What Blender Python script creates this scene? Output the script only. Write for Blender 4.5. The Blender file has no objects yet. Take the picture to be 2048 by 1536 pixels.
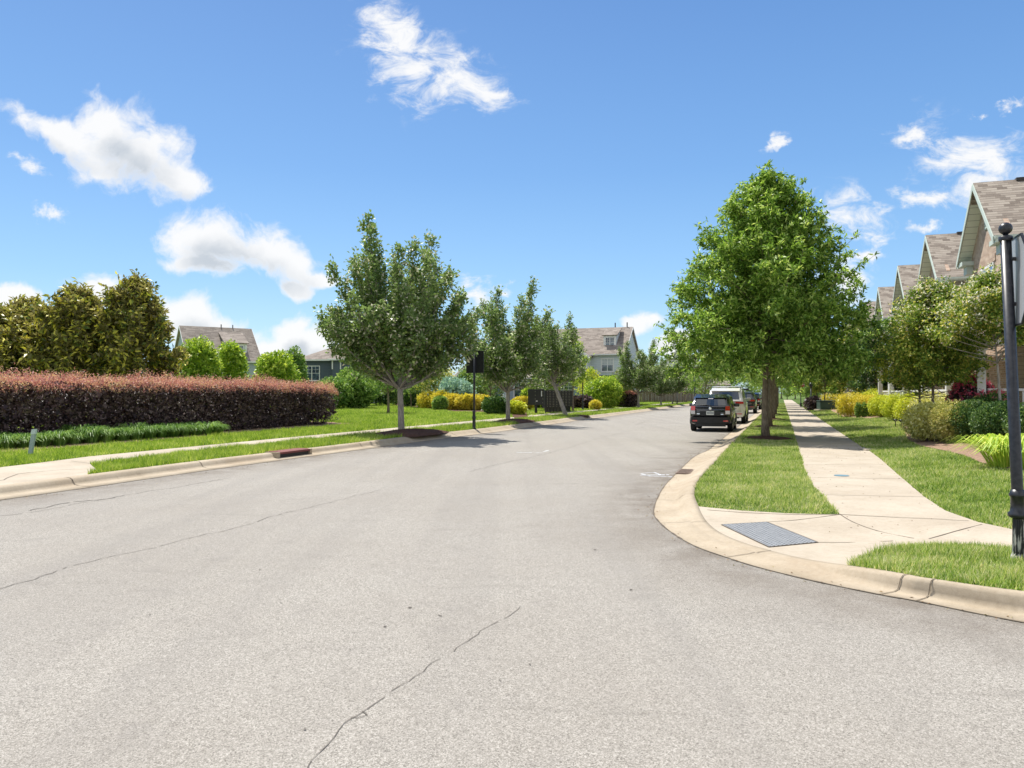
import bpy, bmesh, math, random
import numpy as np
from mathutils import Vector, Matrix
from mathutils.geometry import tessellate_polygon

R = math.radians
sc = bpy.context.scene
col = sc.collection

# ------------------------------------------------------------------ camera
CAMZ = 1.6
PITCH = math.atan(18 / 1500)
cam_data = bpy.data.cameras.new("camera")
cam = bpy.data.objects.new("camera", cam_data)
col.objects.link(cam)
cam.location = (0, 0, CAMZ)
cam.rotation_euler = (math.pi / 2 + PITCH, 0, 0)
cam_data.sensor_width = 36
cam_data.lens = 36 * 1500 / 2048
cam_data.clip_start = 0.05
cam_data.clip_end = 6000
sc.camera = cam

# ------------------------------------------------------------------ light
SUNV = Vector((0.29, -0.50, -1.0)).normalized()      # direction the sunlight travels
sun_el = math.asin(-SUNV.z)
sun_az = math.atan2(-SUNV.x, -SUNV.y)                # from +Y towards +X
sd = bpy.data.lights.new("sun", 'SUN')
sd.energy = 3.75
sd.angle = R(0.55)
sd.color = (1.0, 0.955, 0.88)
so = bpy.data.objects.new("sun", sd)
so.rotation_euler = SUNV.to_track_quat('-Z', 'Y').to_euler()
so.location = (-20, 40, 60)
col.objects.link(so)

sc.view_settings.view_transform = 'Standard'
sc.view_settings.look = 'None'
sc.view_settings.exposure = 0.93
sc.view_settings.gamma = 1.0
try:
    sc.cycles.max_bounces = 8
    sc.cycles.transparent_max_bounces = 8
    sc.cycles.diffuse_bounces = 4
    sc.cycles.sample_clamp_indirect = 6
except Exception:
    pass


class NT:
    """small helper round a node tree"""
    def __init__(self, tree):
        self.t = tree
        tree.nodes.clear()

    def n(self, kind, **kw):
        nd = self.t.nodes.new(kind)
        for k, v in kw.items():
            if k.startswith('i_'):
                key = k[2:]
                key = int(key) if key.isdigit() else key.replace('_', ' ')
                sock = nd.inputs[key]
                if hasattr(v, 'is_output') or isinstance(v, bpy.types.NodeSocket):
                    self.t.links.new(v, sock)
                else:
                    sock.default_value = v
            else:
                setattr(nd, k, v)
        return nd

    def math(self, op, a, b=0.0, c=0.0, clamp=False):
        nd = self.t.nodes.new('ShaderNodeMath')
        nd.operation = op
        nd.use_clamp = clamp
        for i, v in enumerate((a, b, c)):
            if isinstance(v, bpy.types.NodeSocket):
                self.t.links.new(v, nd.inputs[i])
            else:
                nd.inputs[i].default_value = v
        return nd.outputs[0]

    def mix(self, fac, a, b, blend='MIX'):
        nd = self.t.nodes.new('ShaderNodeMix')
        nd.data_type = 'RGBA'
        nd.blend_type = blend
        for s, v in ((nd.inputs[0], fac), (nd.inputs[6], a), (nd.inputs[7], b)):
            if isinstance(v, bpy.types.NodeSocket):
                self.t.links.new(v, s)
            elif isinstance(v, tuple) and len(v) == 3:
                s.default_value = (*v, 1)
            else:
                s.default_value = v
        return nd.outputs[2]

    def ramp(self, fac, stops, interp='LINEAR'):
        nd = self.t.nodes.new('ShaderNodeValToRGB')
        cr = nd.color_ramp
        cr.interpolation = interp
        while len(cr.elements) < len(stops):
            cr.elements.new(0.5)
        for e, (p, c) in zip(cr.elements, stops):
            e.position = p
            e.color = (*c, 1) if len(c) == 3 else c
        self.t.links.new(fac, nd.inputs[0])
        return nd.outputs[0]

    def link(self, a, b):
        self.t.links.new(a, b)


# ------------------------------------------------------------------ sky
def make_world():
    w = bpy.data.worlds.new("World")
    sc.world = w
    w.use_nodes = True
    g = NT(w.node_tree)
    sky = g.n('ShaderNodeTexSky')
    sky.sky_type = 'NISHITA'
    sky.sun_disc = False
    sky.sun_elevation = sun_el
    sky.sun_rotation = sun_az
    sky.altitude = 200
    sky.air_density = 1.0
    sky.dust_density = 0.6
    sky.ozone_density = 2.2
    hs = g.n('ShaderNodeHueSaturation', i_Saturation=1.12, i_Value=1.0, i_Color=sky.outputs[0])
    zz = g.n('ShaderNodeSeparateXYZ', i_0=g.n('ShaderNodeTexCoord').outputs['Generated']).outputs[2]
    grad = g.ramp(zz, [(0.0, (0.29, 0.42, 0.53)), (0.05, (0.225, 0.365, 0.505)), (0.14, (0.150, 0.290, 0.470)), (0.28, (0.092, 0.205, 0.400)), (0.48, (0.055, 0.138, 0.320)), (0.9, (0.035, 0.10, 0.26))])
    gs = g.n('ShaderNodeVectorMath', operation='SCALE', i_0=grad)
    gs.inputs['Scale'].default_value = 0.95 / SKYS
    skyc = g.mix(0.82, hs.outputs[0], gs.outputs[0])
    tc = g.n('ShaderNodeTexCoord')
    sep = g.n('ShaderNodeSeparateXYZ', i_0=tc.outputs['Generated'])
    y = g.math('MAXIMUM', sep.outputs[1], 0.08)
    u = g.math('DIVIDE', sep.outputs[0], y)
    v = g.math('DIVIDE', sep.outputs[2], y)
    uv = g.n('ShaderNodeCombineXYZ', i_0=u, i_1=v).outputs[0]
    # distortion
    n1 = g.n('ShaderNodeTexNoise', i_Vector=uv, i_Scale=7.0, i_Detail=5.0, i_Roughness=0.6)
    d1 = g.n('ShaderNodeVectorMath', operation='SUBTRACT', i_0=n1.outputs['Color'], i_1=(0.5, 0.5, 0.5))
    d2 = g.n('ShaderNodeVectorMath', operation='MULTIPLY', i_0=d1.outputs[0], i_1=(0.085, 0.06, 0))
    uvd = g.n('ShaderNodeVectorMath', operation='ADD', i_0=uv, i_1=d2.outputs[0]).outputs[0]
    solid = [(265, 300, 135, 96, -25), (215, 255, 60, 50, 0), (110, 262, 135, 36, -28), (350, 350, 85, 40, -25),
             (425, 480, 122, 66, -8), (530, 520, 145, 52, -12), (645, 562, 55, 18, 0), (585, 578, 40, 24, -10), (400, 525, 90, 30, -5),
             (30, 588, 85, 34, 0), (205, 582, 72, 44, 0), (370, 620, 56, 56, 0), (440, 668, 130, 44, -12), (620, 688, 105, 48, 15), (593, 662, 42, 40, 0), (240, 640, 120, 30, 0),
             (120, 640, 120, 40, 0), (520, 700, 160, 26, 0),
             (1290, 648, 44, 22, 10), (1370, 690, 90, 26, 0)]
    wisp = [(785, 62, 75, 72, -60), (825, 125, 110, 80, -40), (915, 150, 112, 72, -35), (975, 178, 75, 26, -20), 
            (70, 330, 58, 20, -25), (95, 438, 46, 18, -25),
            (1832, 277, 58, 20, -5), (1955, 325, 165, 78, -22), (2040, 370, 120, 90, -30), (1900, 300, 50, 30, 20), (1712, 440, 100, 48, -32),
            (1850, 400, 70, 20, 0), (1850, 452, 44, 15, 25), (1705, 560, 60, 66, 60), (1540, 286, 26, 14, 30),
            (962, 592, 55, 34, -20), (2030, 213, 40, 12, 15), (1962, 226, 30, 9, 0), (1740, 510, 70, 18, 20), (1000, 575, 30, 12, 0)]

    def blobs(lst, uvs):
        cur = None
        for (px_, py_, rx, ry, rot) in lst:
            m = g.n('ShaderNodeMapping', vector_type='TEXTURE', i_Vector=uvs, i_Location=((px_ - 1024) / 1500, (786 - py_) / 1500, 0),
                    i_Rotation=(0, 0, R(rot)), i_Scale=(rx / 1500, ry / 1500, 1))
            ln = g.n('ShaderNodeVectorMath', operation='LENGTH', i_0=m.outputs[0]).outputs['Value']
            val = g.math('SUBTRACT', 1.0, ln)
            cur = val if cur is None else g.math('SMOOTH_MAX', cur, val, 0.25)
        return cur
    bs = blobs(solid, uvd)
    n1b = g.n('ShaderNodeTexNoise', i_Vector=uv, i_Scale=22.0, i_Detail=6.0, i_Roughness=0.65)
    d1b = g.n('ShaderNodeVectorMath', operation='SUBTRACT', i_0=n1b.outputs['Color'], i_1=(0.5, 0.5, 0.5))
    d2b = g.n('ShaderNodeVectorMath', operation='MULTIPLY', i_0=d1b.outputs[0], i_1=(0.075, 0.05, 0))
    uvw = g.n('ShaderNodeVectorMath', operation='ADD', i_0=uvd, i_1=d2b.outputs[0]).outputs[0]
    bw = blobs(wisp, uvw)
    n2 = g.n('ShaderNodeTexNoise', i_Vector=uvd, i_Scale=15.0, i_Detail=8.0, i_Roughness=0.62, i_Distortion=0.3).outputs[0]
    mp3 = g.n('ShaderNodeMapping', i_Vector=uv, i_Rotation=(0, 0, R(35)), i_Scale=(1.0, 2.0, 1)).outputs[0]
    n3 = g.n('ShaderNodeTexNoise', i_Vector=mp3, i_Scale=16.0, i_Detail=9.0, i_Roughness=0.66, i_Distortion=0.6).outputs[0]
    ds = g.math('ADD', g.math('MULTIPLY', bs, 1.15), g.math('MULTIPLY', g.math('SUBTRACT', n2, 0.47), 2.5))
    dw = g.math('ADD', g.math('MULTIPLY', bw, 1.1), g.math('MULTIPLY', g.math('SUBTRACT', n3, 0.46), 4.6))
    def smooth(v_, a, b):
        return g.n('ShaderNodeMapRange', interpolation_type='SMOOTHSTEP', i_Value=v_, i_From_Min=a, i_From_Max=b).outputs[0]
    ms = smooth(ds, 0.0, 0.75)
    mw = g.math('MULTIPLY', smooth(dw, 0.0, 1.5), smooth(bw, -0.55, 0.35))
    mask = g.math('MAXIMUM', ms, mw)
    # unseen cloud cover behind the camera, added to throw fill light on the foliage
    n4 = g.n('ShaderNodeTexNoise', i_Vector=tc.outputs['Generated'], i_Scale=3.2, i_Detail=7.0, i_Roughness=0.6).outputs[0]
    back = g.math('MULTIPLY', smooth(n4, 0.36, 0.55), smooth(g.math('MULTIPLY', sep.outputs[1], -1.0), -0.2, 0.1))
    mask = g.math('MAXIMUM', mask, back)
    mask = g.math('MULTIPLY', mask, smooth(sep.outputs[2], -0.02, 0.03))
    # thick middle of a cumulus is greyer than its rim
    uvs2 = g.n('ShaderNodeVectorMath', operation='ADD', i_0=uvd, i_1=(0.0, 0.012, 0)).outputs[0]
    n5 = g.n('ShaderNodeTexNoise', i_Vector=uvs2, i_Scale=8.0, i_Detail=6.0, i_Roughness=0.55).outputs[0]
    bsu = blobs(solid, g.n('ShaderNodeVectorMath', operation='ADD', i_0=uvd, i_1=(-0.008, 0.030, 0)).outputs[0])
    thick = g.math('MULTIPLY', smooth(g.math('ADD', bsu, g.math('MULTIPLY', g.math('SUBTRACT', n5, 0.5), 1.3)), 0.12, 0.95), smooth(ds, 0.2, 0.9))
    cc = g.mix(thick, (1.0, 1.0, 1.0), (0.60, 0.65, 0.71))
    bright = g.n('ShaderNodeVectorMath', operation='SCALE', i_0=cc)
    bright.inputs['Scale'].default_value = CLOUD
    # sky: strength
    skyv = g.n('ShaderNodeVectorMath', operation='SCALE', i_0=skyc)
    skyv.inputs['Scale'].default_value = 1.0
    # pale veil close to the horizon
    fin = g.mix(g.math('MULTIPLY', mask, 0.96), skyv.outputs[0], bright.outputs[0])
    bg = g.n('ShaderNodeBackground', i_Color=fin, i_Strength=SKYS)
    out = g.n('ShaderNodeOutputWorld', i_Surface=bg.outputs[0])


SKYS = 0.14
CLOUD = 3.75
make_world()

# ------------------------------------------------------------------ street frame: s along the street, t across it
DX, DY = 0.3381, 0.9411
NX, NY = 0.9411, -0.3381


def st(s, t):
    return (s * DX + t * NX, s * DY + t * NY)


def to_st(x, y):
    return (x * DX + y * DY, x * NX + y * NY)


cp, sp_ = math.cos(PITCH), math.sin(PITCH)


def ray(px_, py_):
    a = (px_ - 1024) / 1500
    b = (768 - py_) / 1500
    # camera looks +Y, pitched up
    return (a, cp - b * sp_, sp_ + b * cp)


def onz(px_, py_, z):
    r = ray(px_, py_)
    k = (z - CAMZ) / r[2]
    return (r[0] * k, r[1] * k)


def aty(px_, py_, Y):
    r = ray(px_, py_)
    k = Y / r[1]
    return (r[0] * k, Y, CAMZ + r[2] * k)


def xat(px_, Y):
    return (px_ - 1024) / 1500 * Y


RAMPC = onz(1530, 1068, 0.04)


def smst(x, a, b):
    t = min(1, max(0, (x - a) / (b - a)))
    return t * t * (3 - 2 * t)


def G(x, y):
    """height of the land (kerb top, pavement, lawn)"""
    s, t = to_st(x, y)
    z = 0.14
    if t > 2.0:
        z += min(0.30, 0.065 * (t - 2.0))
    if t < -15.4:
        z += min(0.1, 0.012 * (-15.4 - t))
    d = math.hypot(x - RAMPC[0], y - RAMPC[1])
    w = 1 - smst(d, 0.9, 2.5)
    return z - 0.125 * w * (1 if t > -2.5 else 0)


def land(px_, py_):
    z = 0.14
    for _ in range(8):
        x, y = onz(px_, py_, z)
        z = G(x, y)
    return (x, y)


# ------------------------------------------------------------------ object helpers
def meshobj(name, me, mat=None, parent=None, smooth=False):
    o = bpy.data.objects.new(name, me)
    col.objects.link(o)
    if mat is not None:
        if isinstance(mat, (list, tuple)):
            for m in mat:
                me.materials.append(m)
        else:
            me.materials.append(mat)
    if parent is not None:
        o.parent = parent
    if smooth:
        me.shade_smooth()
    return o


def tag(o, label=None, cat=None, group=None, kind=None):
    if label:
        o['label'] = label
    if cat:
        o['category'] = cat
    if group:
        o['group'] = group
    if kind:
        o['kind'] = kind
    return o


def thing(name, label, cat, loc=(0, 0, 0), rz=0.0, group=None):
    o = bpy.data.objects.new(name, None)
    col.objects.link(o)
    o.empty_display_size = 0.2
    o.location = loc
    o.rotation_euler = (0, 0, rz)
    return tag(o, label, cat, group)


def dup(root, loc, rz=None, label=None, group=None, scale=None):
    r = root.copy()
    col.objects.link(r)
    r.location = loc
    if rz is not None:
        r.rotation_euler = (0, 0, rz)
    if label:
        r['label'] = label
    if group:
        r['group'] = group
    if scale is not None:
        r.scale = scale
    for ch in list(root.children):
        c = ch.copy()
        col.objects.link(c)
        c.parent = r
        for gch in list(ch.children):
            d = gch.copy()
            col.objects.link(d)
            d.parent = c
    return r


class MB:
    """collects polygons into one mesh"""
    def __init__(self):
        self.v = []
        self.f = []
        self.m = []
        self.mi = 0

    def add(self, vs, fs):
        b = len(self.v)
        self.v += [tuple(p) for p in vs]
        for f in fs:
            self.f.append(tuple(b + i for i in f))
            self.m.append(self.mi)
        return self

    def box(self, x0, x1, y0, y1, z0, z1):
        vs = [(x0, y0, z0), (x1, y0, z0), (x1, y1, z0), (x0, y1, z0), (x0, y0, z1), (x1, y0, z1), (x1, y1, z1), (x0, y1, z1)]
        return self.add(vs, [(0, 3, 2, 1), (4, 5, 6, 7), (0, 1, 5, 4), (1, 2, 6, 5), (2, 3, 7, 6), (3, 0, 4, 7)])

    def bbox(self, x0, x1, y0, y1, z0, z1, b=0.01):
        """box with chamfered vertical and horizontal edges"""
        bm = bmesh.new()
        bmesh.ops.create_cube(bm, size=1)
        for v in bm.verts:
            v.co = Vector(((x0 + x1) / 2 + v.co.x * (x1 - x0), (y0 + y1) / 2 + v.co.y * (y1 - y0), (z0 + z1) / 2 + v.co.z * (z1 - z0)))
        bmesh.ops.bevel(bm, geom=list(bm.edges), offset=b, segments=2, affect='EDGES', profile=0.6)
        bm.verts.index_update()
        self.add([v.co[:] for v in bm.verts], [[v.index for v in f.verts] for f in bm.faces])
        bm.free()
        return self

    def tube(self, pts, radii, n=8, cap=True):
        pts = [Vector(p) for p in pts]
        if not isinstance(radii, (list, tuple)):
            radii = [radii] * len(pts)
        vs, fs = [], []
        prev = None
        for i, p in enumerate(pts):
            a = pts[max(0, i - 1)]
            b = pts[min(len(pts) - 1, i + 1)]
            d = (b - a).normalized() if (b - a).length > 1e-9 else Vector((0, 0, 1))
            if prev is None:
                ref = Vector((1, 0, 0)) if abs(d.x) < 0.8 else Vector((0, 1, 0))
                u = d.cross(ref).normalized()
            else:
                u = (prev - d * prev.dot(d)).normalized()
            prev = u
            w = d.cross(u)
            for k in range(n):
                a_ = 2 * math.pi * k / n
                vs.append(p + (u * math.cos(a_) + w * math.sin(a_)) * radii[i])
        for i in range(len(pts) - 1):
            for k in range(n):
                k2 = (k + 1) % n
                fs.append((i * n + k, i * n + k2, (i + 1) * n + k2, (i + 1) * n + k))
        if cap:
            fs.append(tuple(range(n - 1, -1, -1)))
            fs.append(tuple((len(pts) - 1) * n + k for k in range(n)))
        return self.add(vs, fs)

    def lathe(self, prof, c=(0, 0, 0), n=20):
        """prof = list of (r, z) bottom to top"""
        vs, fs = [], []
        for (r, z) in prof:
            for k in range(n):
                a = 2 * math.pi * k / n
                vs.append((c[0] + r * math.cos(a), c[1] + r * math.sin(a), c[2] + z))
        for i in range(len(prof) - 1):
            for k in range(n):
                k2 = (k + 1) % n
                fs.append((i * n + k, i * n + k2, (i + 1) * n + k2, (i + 1) * n + k))
        fs.append(tuple(range(n - 1, -1, -1)))
        fs.append(tuple((len(prof) - 1) * n + k for k in range(n)))
        return self.add(vs, fs)

    def prism(self, poly, axis, a, b):
        """poly of 2D points extruded along axis ('x','y','z') from a to b"""
        def P(p, h):
            if axis == 'x':
                return (h, p[0], p[1])
            if axis == 'y':
                return (p[0], h, p[1])
            return (p[0], p[1], h)
        n = len(poly)
        vs = [P(p, a) for p in poly] + [P(p, b) for p in poly]
        fs = [tuple(range(n - 1, -1, -1)), tuple(range(n, 2 * n))]
        for i in range(n):
            j = (i + 1) % n
            fs.append((i, j, n + j, n + i))
        return self.add(vs, fs)

    def hexa(self, pts8):
        """8 corners: bottom 4 then top 4"""
        return self.add(pts8, [(0, 3, 2, 1), (4, 5, 6, 7), (0, 1, 5, 4), (1, 2, 6, 5), (2, 3, 7, 6), (3, 0, 4, 7)])

    def slab(self, a, b, c, d, th):
        """a sheet abcd given a thickness downwards along its normal"""
        a, b, c, d = map(Vector, (a, b, c, d))
        n = (b - a).cross(d - a).normalized()
        if n.z < 0:
            n = -n
        return self.hexa([p - n * th for p in (a, b, c, d)] + [a, b, c, d])

    def build(self, name, mat=None, parent=None, smooth=False, fix=True):
        me = bpy.data.meshes.new(name)
        me.from_pydata(self.v, [], self.f)
        if fix:
            bm = bmesh.new()
            bm.from_mesh(me)
            bmesh.ops.recalc_face_normals(bm, faces=bm.faces)
            bm.to_mesh(me)
            bm.free()
        o = meshobj(name, me, mat, parent, smooth)
        if isinstance(mat, (list, tuple)):
            me.polygons.foreach_set('material_index', self.m)
        me.update()
        return o


def np_mesh(name, V, k, mat, parent=None, mats=None, midx=None):
    """V: (n*k,3) vertices, every k of them one polygon"""
    n = len(V) // k
    me = bpy.data.meshes.new(name)
    me.vertices.add(n * k)
    me.vertices.foreach_set('co', np.asarray(V, dtype=np.float32).ravel())
    me.loops.add(n * k)
    me.loops.foreach_set('vertex_index', np.arange(n * k, dtype=np.int32))
    me.polygons.add(n)
    me.polygons.foreach_set('loop_start', np.arange(0, n * k, k, dtype=np.int32))
    me.polygons.foreach_set('loop_total', np.full(n, k, dtype=np.int32))
    me.update(calc_edges=True)
    o = meshobj(name, me, mats if mats else mat, parent)
    if midx is not None:
        me.polygons.foreach_set('material_index', np.asarray(midx, dtype=np.int32))
    return o


# ------------------------------------------------------------------ materials
MAT = {}


def pbr(name, base=(0.5, 0.5, 0.5), rough=0.6, metal=0.0, spec=0.5, build=None, coat=0.0):
    if name in MAT:
        return MAT[name]
    m = bpy.data.materials.new(name)
    m.use_nodes = True
    g = NT(m.node_tree)
    b = g.n('ShaderNodeBsdfPrincipled')
    b.inputs['Base Color'].default_value = (*base, 1)
    b.inputs['Roughness'].default_value = rough
    b.inputs['Metallic'].default_value = metal
    b.inputs['Specular IOR Level'].default_value = spec
    b.inputs['Coat Weight'].default_value = coat
    b.inputs['Coat Roughness'].default_value = 0.05
    o = g.n('ShaderNodeOutputMaterial', i_Surface=b.outputs[0])
    if build:
        build(g, b, o)
    MAT[name] = m
    return m


def objco(g, geo=False):
    if geo:
        return g.n('ShaderNodeNewGeometry').outputs['Position']
    return g.n('ShaderNodeTexCoord').outputs['Object']


def noise(g, co, scale, detail=4.0, rough=0.55, dist=0.0):
    return g.n('ShaderNodeTexNoise', i_Vector=co, i_Scale=scale, i_Detail=detail, i_Roughness=rough, i_Distortion=dist).outputs[0]


def bump(g, b, h, strength=0.3, dist=0.01):
    n = g.n('ShaderNodeBump', i_Strength=strength, i_Distance=dist, i_Height=h)
    g.link(n.outputs[0], b.inputs['Normal'])


def mottled(name, c1, c2, scale=6.0, rough=0.7, bs=0.2, bd=0.01, spec=0.3):
    def f(g, b, o):
        co = objco(g)
        n1 = noise(g, co, scale, 6)
        n2 = noise(g, co, scale * 7, 4)
        f1 = g.math('ADD', g.math('MULTIPLY', n1, 0.65), g.math('MULTIPLY', n2, 0.35))
        c = g.ramp(f1, [(0.32, c1), (0.68, c2)])
        g.link(c, b.inputs['Base Color'])
        bump(g, b, n2, bs, bd)
    return pbr(name, c1, rough, build=f, spec=spec)


def asphalt_b(g, b, o):
    co = objco(g, True)
    v1 = g.n('ShaderNodeTexVoronoi', i_Vector=co, i_Scale=210.0)
    v2 = g.n('ShaderNodeTexVoronoi', i_Vector=co, i_Scale=105.0)
    r1 = g.n('ShaderNodeSeparateColor', i_0=v1.outputs['Color']).outputs[0]
    r2 = g.n('ShaderNodeSeparateColor', i_0=v2.outputs['Color']).outputs[1]
    n0 = noise(g, co, 210.0, 2)
    f = g.math('ADD', g.math('MULTIPLY', r1, 0.5), g.math('MULTIPLY', r2, 0.25))
    f = g.math('ADD', f, g.math('MULTIPLY', n0, 0.25))
    c = g.ramp(f, [(0.12, (0.085, 0.076, 0.064)), (0.34, (0.225, 0.208, 0.180)), (0.56, (0.320, 0.298, 0.262)), (0.85, (0.50, 0.468, 0.42))])
    big = noise(g, co, 0.35, 6, 0.6)
    c = g.mix(g.math('MULTIPLY', g.ramp(big, [(0.38, (0, 0, 0)), (0.66, (1, 1, 1))]), 0.28), c, (0.225, 0.198, 0.165))
    mid = noise(g, co, 2.4, 5, 0.65)
    c = g.mix(g.ramp(mid, [(0.56, (0, 0, 0)), (0.80, (0.40, 0.40, 0.40))]), c, (0.17, 0.157, 0.143))
    # wheel tracks: stretched noise along the street
    mp = g.n('ShaderNodeMapping', i_Vector=co, i_Rotation=(0, 0, R(19.77)), i_Scale=(1.2, 0.05, 1))
    tr = noise(g, mp.outputs[0], 1.0, 3)
    c = g.mix(g.ramp(tr, [(0.45, (0, 0, 0)), (0.75, (0.42, 0.42, 0.42))]), c, (0.205, 0.19, 0.172))
    sk = noise(g, g.n('ShaderNodeMapping', i_Vector=co, i_Rotation=(0, 0, R(-38)), i_Scale=(0.5, 2.6, 1)).outputs[0], 0.9, 6, 0.7, 0.8)
    c = g.mix(g.ramp(sk, [(0.60, (0, 0, 0)), (0.74, (0.35, 0.35, 0.35))]), c, (0.15, 0.137, 0.118))
    # darker worn binder by the gutters: vertex colour painted as wear of its own
    at = g.n('ShaderNodeAttribute', attribute_name='wear')
    w = g.math('MULTIPLY', at.outputs['Fac'], g.ramp(noise(g, co, 1.7, 6, 0.65), [(0.35, (0.25, 0.25, 0.25)), (0.6, (1, 1, 1))]))
    c = g.mix(g.math('MULTIPLY', w, 0.8), c, (0.125, 0.100, 0.075))
    g.link(c, b.inputs['Base Color'])
    bump(g, b, f, 0.6, 0.006)


def conc_b(c1, c2, stain):
    def f(g, b, o):
        co = objco(g, True)
        n1 = noise(g, co, 1.3, 7, 0.62)
        n2 = noise(g, co, 24.0, 4)
        n3 = noise(g, co, 130.0, 2)
        f1 = g.math('ADD', g.math('MULTIPLY', n1, 0.55), g.math('ADD', g.math('MULTIPLY', n2, 0.25), g.math('MULTIPLY', n3, 0.2)))
        c = g.ramp(f1, [(0.33, c1), (0.62, c2)])
        n4 = noise(g, co, 0.7, 6, 0.7, 0.6)
        c = g.mix(g.ramp(n4, [(0.50, (0, 0, 0)), (0.78, (0.55, 0.55, 0.55))]), c, stain)
        n5 = noise(g, co, 7.0, 5, 0.7)
        c = g.mix(g.ramp(n5, [(0.58, (0, 0, 0)), (0.78, (0.5, 0.5, 0.5))]), c, (0.19, 0.15, 0.10))
        n6 = noise(g, co, 55.0, 2, 0.5)
        c = g.mix(g.ramp(n6, [(0.68, (0, 0, 0)), (0.76, (0.6, 0.6, 0.6))]), c, (0.14, 0.11, 0.08))
        g.link(c, b.inputs['Base Color'])
        bump(g, b, g.math('ADD', n3, n2), 0.25, 0.004)
    return f


M_ASPH = pbr('asphalt', rough=0.9, spec=0.25, build=asphalt_b)
M_PAVE = pbr('pavement_concrete', rough=0.85, spec=0.3, build=conc_b((0.34, 0.285, 0.215), (0.46, 0.40, 0.315), (0.30, 0.235, 0.165)))
M_KERB = pbr('kerb_concrete', rough=0.85, spec=0.3, build=conc_b((0.30, 0.24, 0.165), (0.44, 0.37, 0.275), (0.27, 0.18, 0.10)))
M_JOINT = mottled('joint_dirt', (0.075, 0.058, 0.04), (0.17, 0.135, 0.095), 9)
M_CRACK = mottled('crack_dirt', (0.085, 0.072, 0.058), (0.16, 0.14, 0.115), 9)
M_MULCH = mottled('mulch', (0.055, 0.028, 0.02), (0.17, 0.095, 0.07), 16, 0.95, 0.9, 0.03, 0.1)
M_STRAW = mottled('pine_straw', (0.20, 0.12, 0.08), (0.44, 0.31, 0.22), 18, 0.95, 0.9, 0.02, 0.1)
M_TURF = mottled('turf_soil', (0.05, 0.085, 0.018), (0.10, 0.15, 0.035), 5, 0.95, 0.5, 0.03, 0.1)
M_TURFFAR = mottled('turf_far', (0.13, 0.19, 0.04), (0.25, 0.31, 0.09), 1.2, 0.95, 0.5, 0.03, 0.1)
M_GROUND = mottled('ground_earth', (0.08, 0.13, 0.03), (0.14, 0.19, 0.05), 0.3, 0.95, 0.3, 0.03, 0.1)
M_BLACKM = pbr('black_paint', (0.012, 0.013, 0.016), 0.35, spec=0.5, build=lambda g, b, o: (g.link(g.ramp(noise(g, objco(g), 30, 4), [(0.4, (0.012, 0.013, 0.017)), (0.75, (0.035, 0.036, 0.042))]), b.inputs['Base Color'])))
M_WHITE = mottled('white_trim', (0.66, 0.66, 0.64), (0.78, 0.78, 0.76), 4, 0.6, 0.05)
M_STEEL = pbr('sign_back', (0.50, 0.51, 0.52), 0.42, 0.55)
M_DARKROUGH = pbr('dark_plastic', (0.02, 0.02, 0.022), 0.6)


def grass_mat(name, stops, tr=0.35):
    m = bpy.data.materials.new(name)
    m.use_nodes = True
    g = NT(m.node_tree)
    geo = g.n('ShaderNodeNewGeometry')
    big = g.math('ADD', g.math('MULTIPLY', noise(g, geo.outputs['Position'], 1.6, 4, 0.65), 0.6), g.math('MULTIPLY', noise(g, geo.outputs['Position'], 0.35, 3, 0.6), 0.4))
    big = g.math('ADD', g.math('MULTIPLY', g.math('SUBTRACT', big, 0.5), 1.7), 0.5)
    f = g.math('ADD', g.math('MULTIPLY', geo.outputs['Random Per Island'], 0.75), g.math('MULTIPLY', big, 0.95))
    f = g.math('SUBTRACT', f, 0.38)
    c = g.ramp(f, stops)
    d = g.n('ShaderNodeBsdfPrincipled', i_Roughness=0.55)
    d.inputs['Specular IOR Level'].default_value = 0.25
    g.link(c, d.inputs['Base Color'])
    t = g.n('ShaderNodeBsdfTranslucent')
    g.link(g.mix(1.0, c, (1.25, 1.2, 0.8), 'MULTIPLY'), t.inputs[0])
    mx = g.n('ShaderNodeMixShader', i_0=tr, i_1=d.outputs[0], i_2=t.outputs[0])
    g.n('ShaderNodeOutputMaterial', i_Surface=mx.outputs[0])
    return m


def leaf_mat(name, stops, back=None, tr=0.3, rough=0.45, patch=0.35, pscale=0.9, spec=0.25):
    """leaf colours: each leaf its own, with loose patches; back = colour of the underside"""
    stops = [(p_, tuple(min(0.85, x_ * 1.6) for x_ in c_)) for p_, c_ in stops]
    m = bpy.data.materials.new(name)
    m.use_nodes = True
    g = NT(m.node_tree)
    geo = g.n('ShaderNodeNewGeometry')
    big = noise(g, geo.outputs['Position'], pscale, 3, 0.6)
    f = g.math('ADD', g.math('MULTIPLY', geo.outputs['Random Per Island'], 1 - patch), g.math('MULTIPLY', g.math('SUBTRACT', g.math('MULTIPLY', big, 2.0), 0.5), patch))
    c = g.ramp(f, stops)
    if back is not None:
        c = g.mix(geo.outputs['Backfacing'], c, back)
    d = g.n('ShaderNodeBsdfPrincipled', i_Roughness=rough)
    d.inputs['Specular IOR Level'].default_value = spec
    g.link(c, d.inputs['Base Color'])
    t = g.n('ShaderNodeBsdfTranslucent')
    g.link(g.mix(1.0, c, (1.25, 1.2, 0.8), 'MULTIPLY'), t.inputs[0])
    mx = g.n('ShaderNodeMixShader', i_0=tr, i_1=d.outputs[0], i_2=t.outputs[0])
    g.n('ShaderNodeOutputMaterial', i_Surface=mx.outputs[0])
    return m


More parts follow.
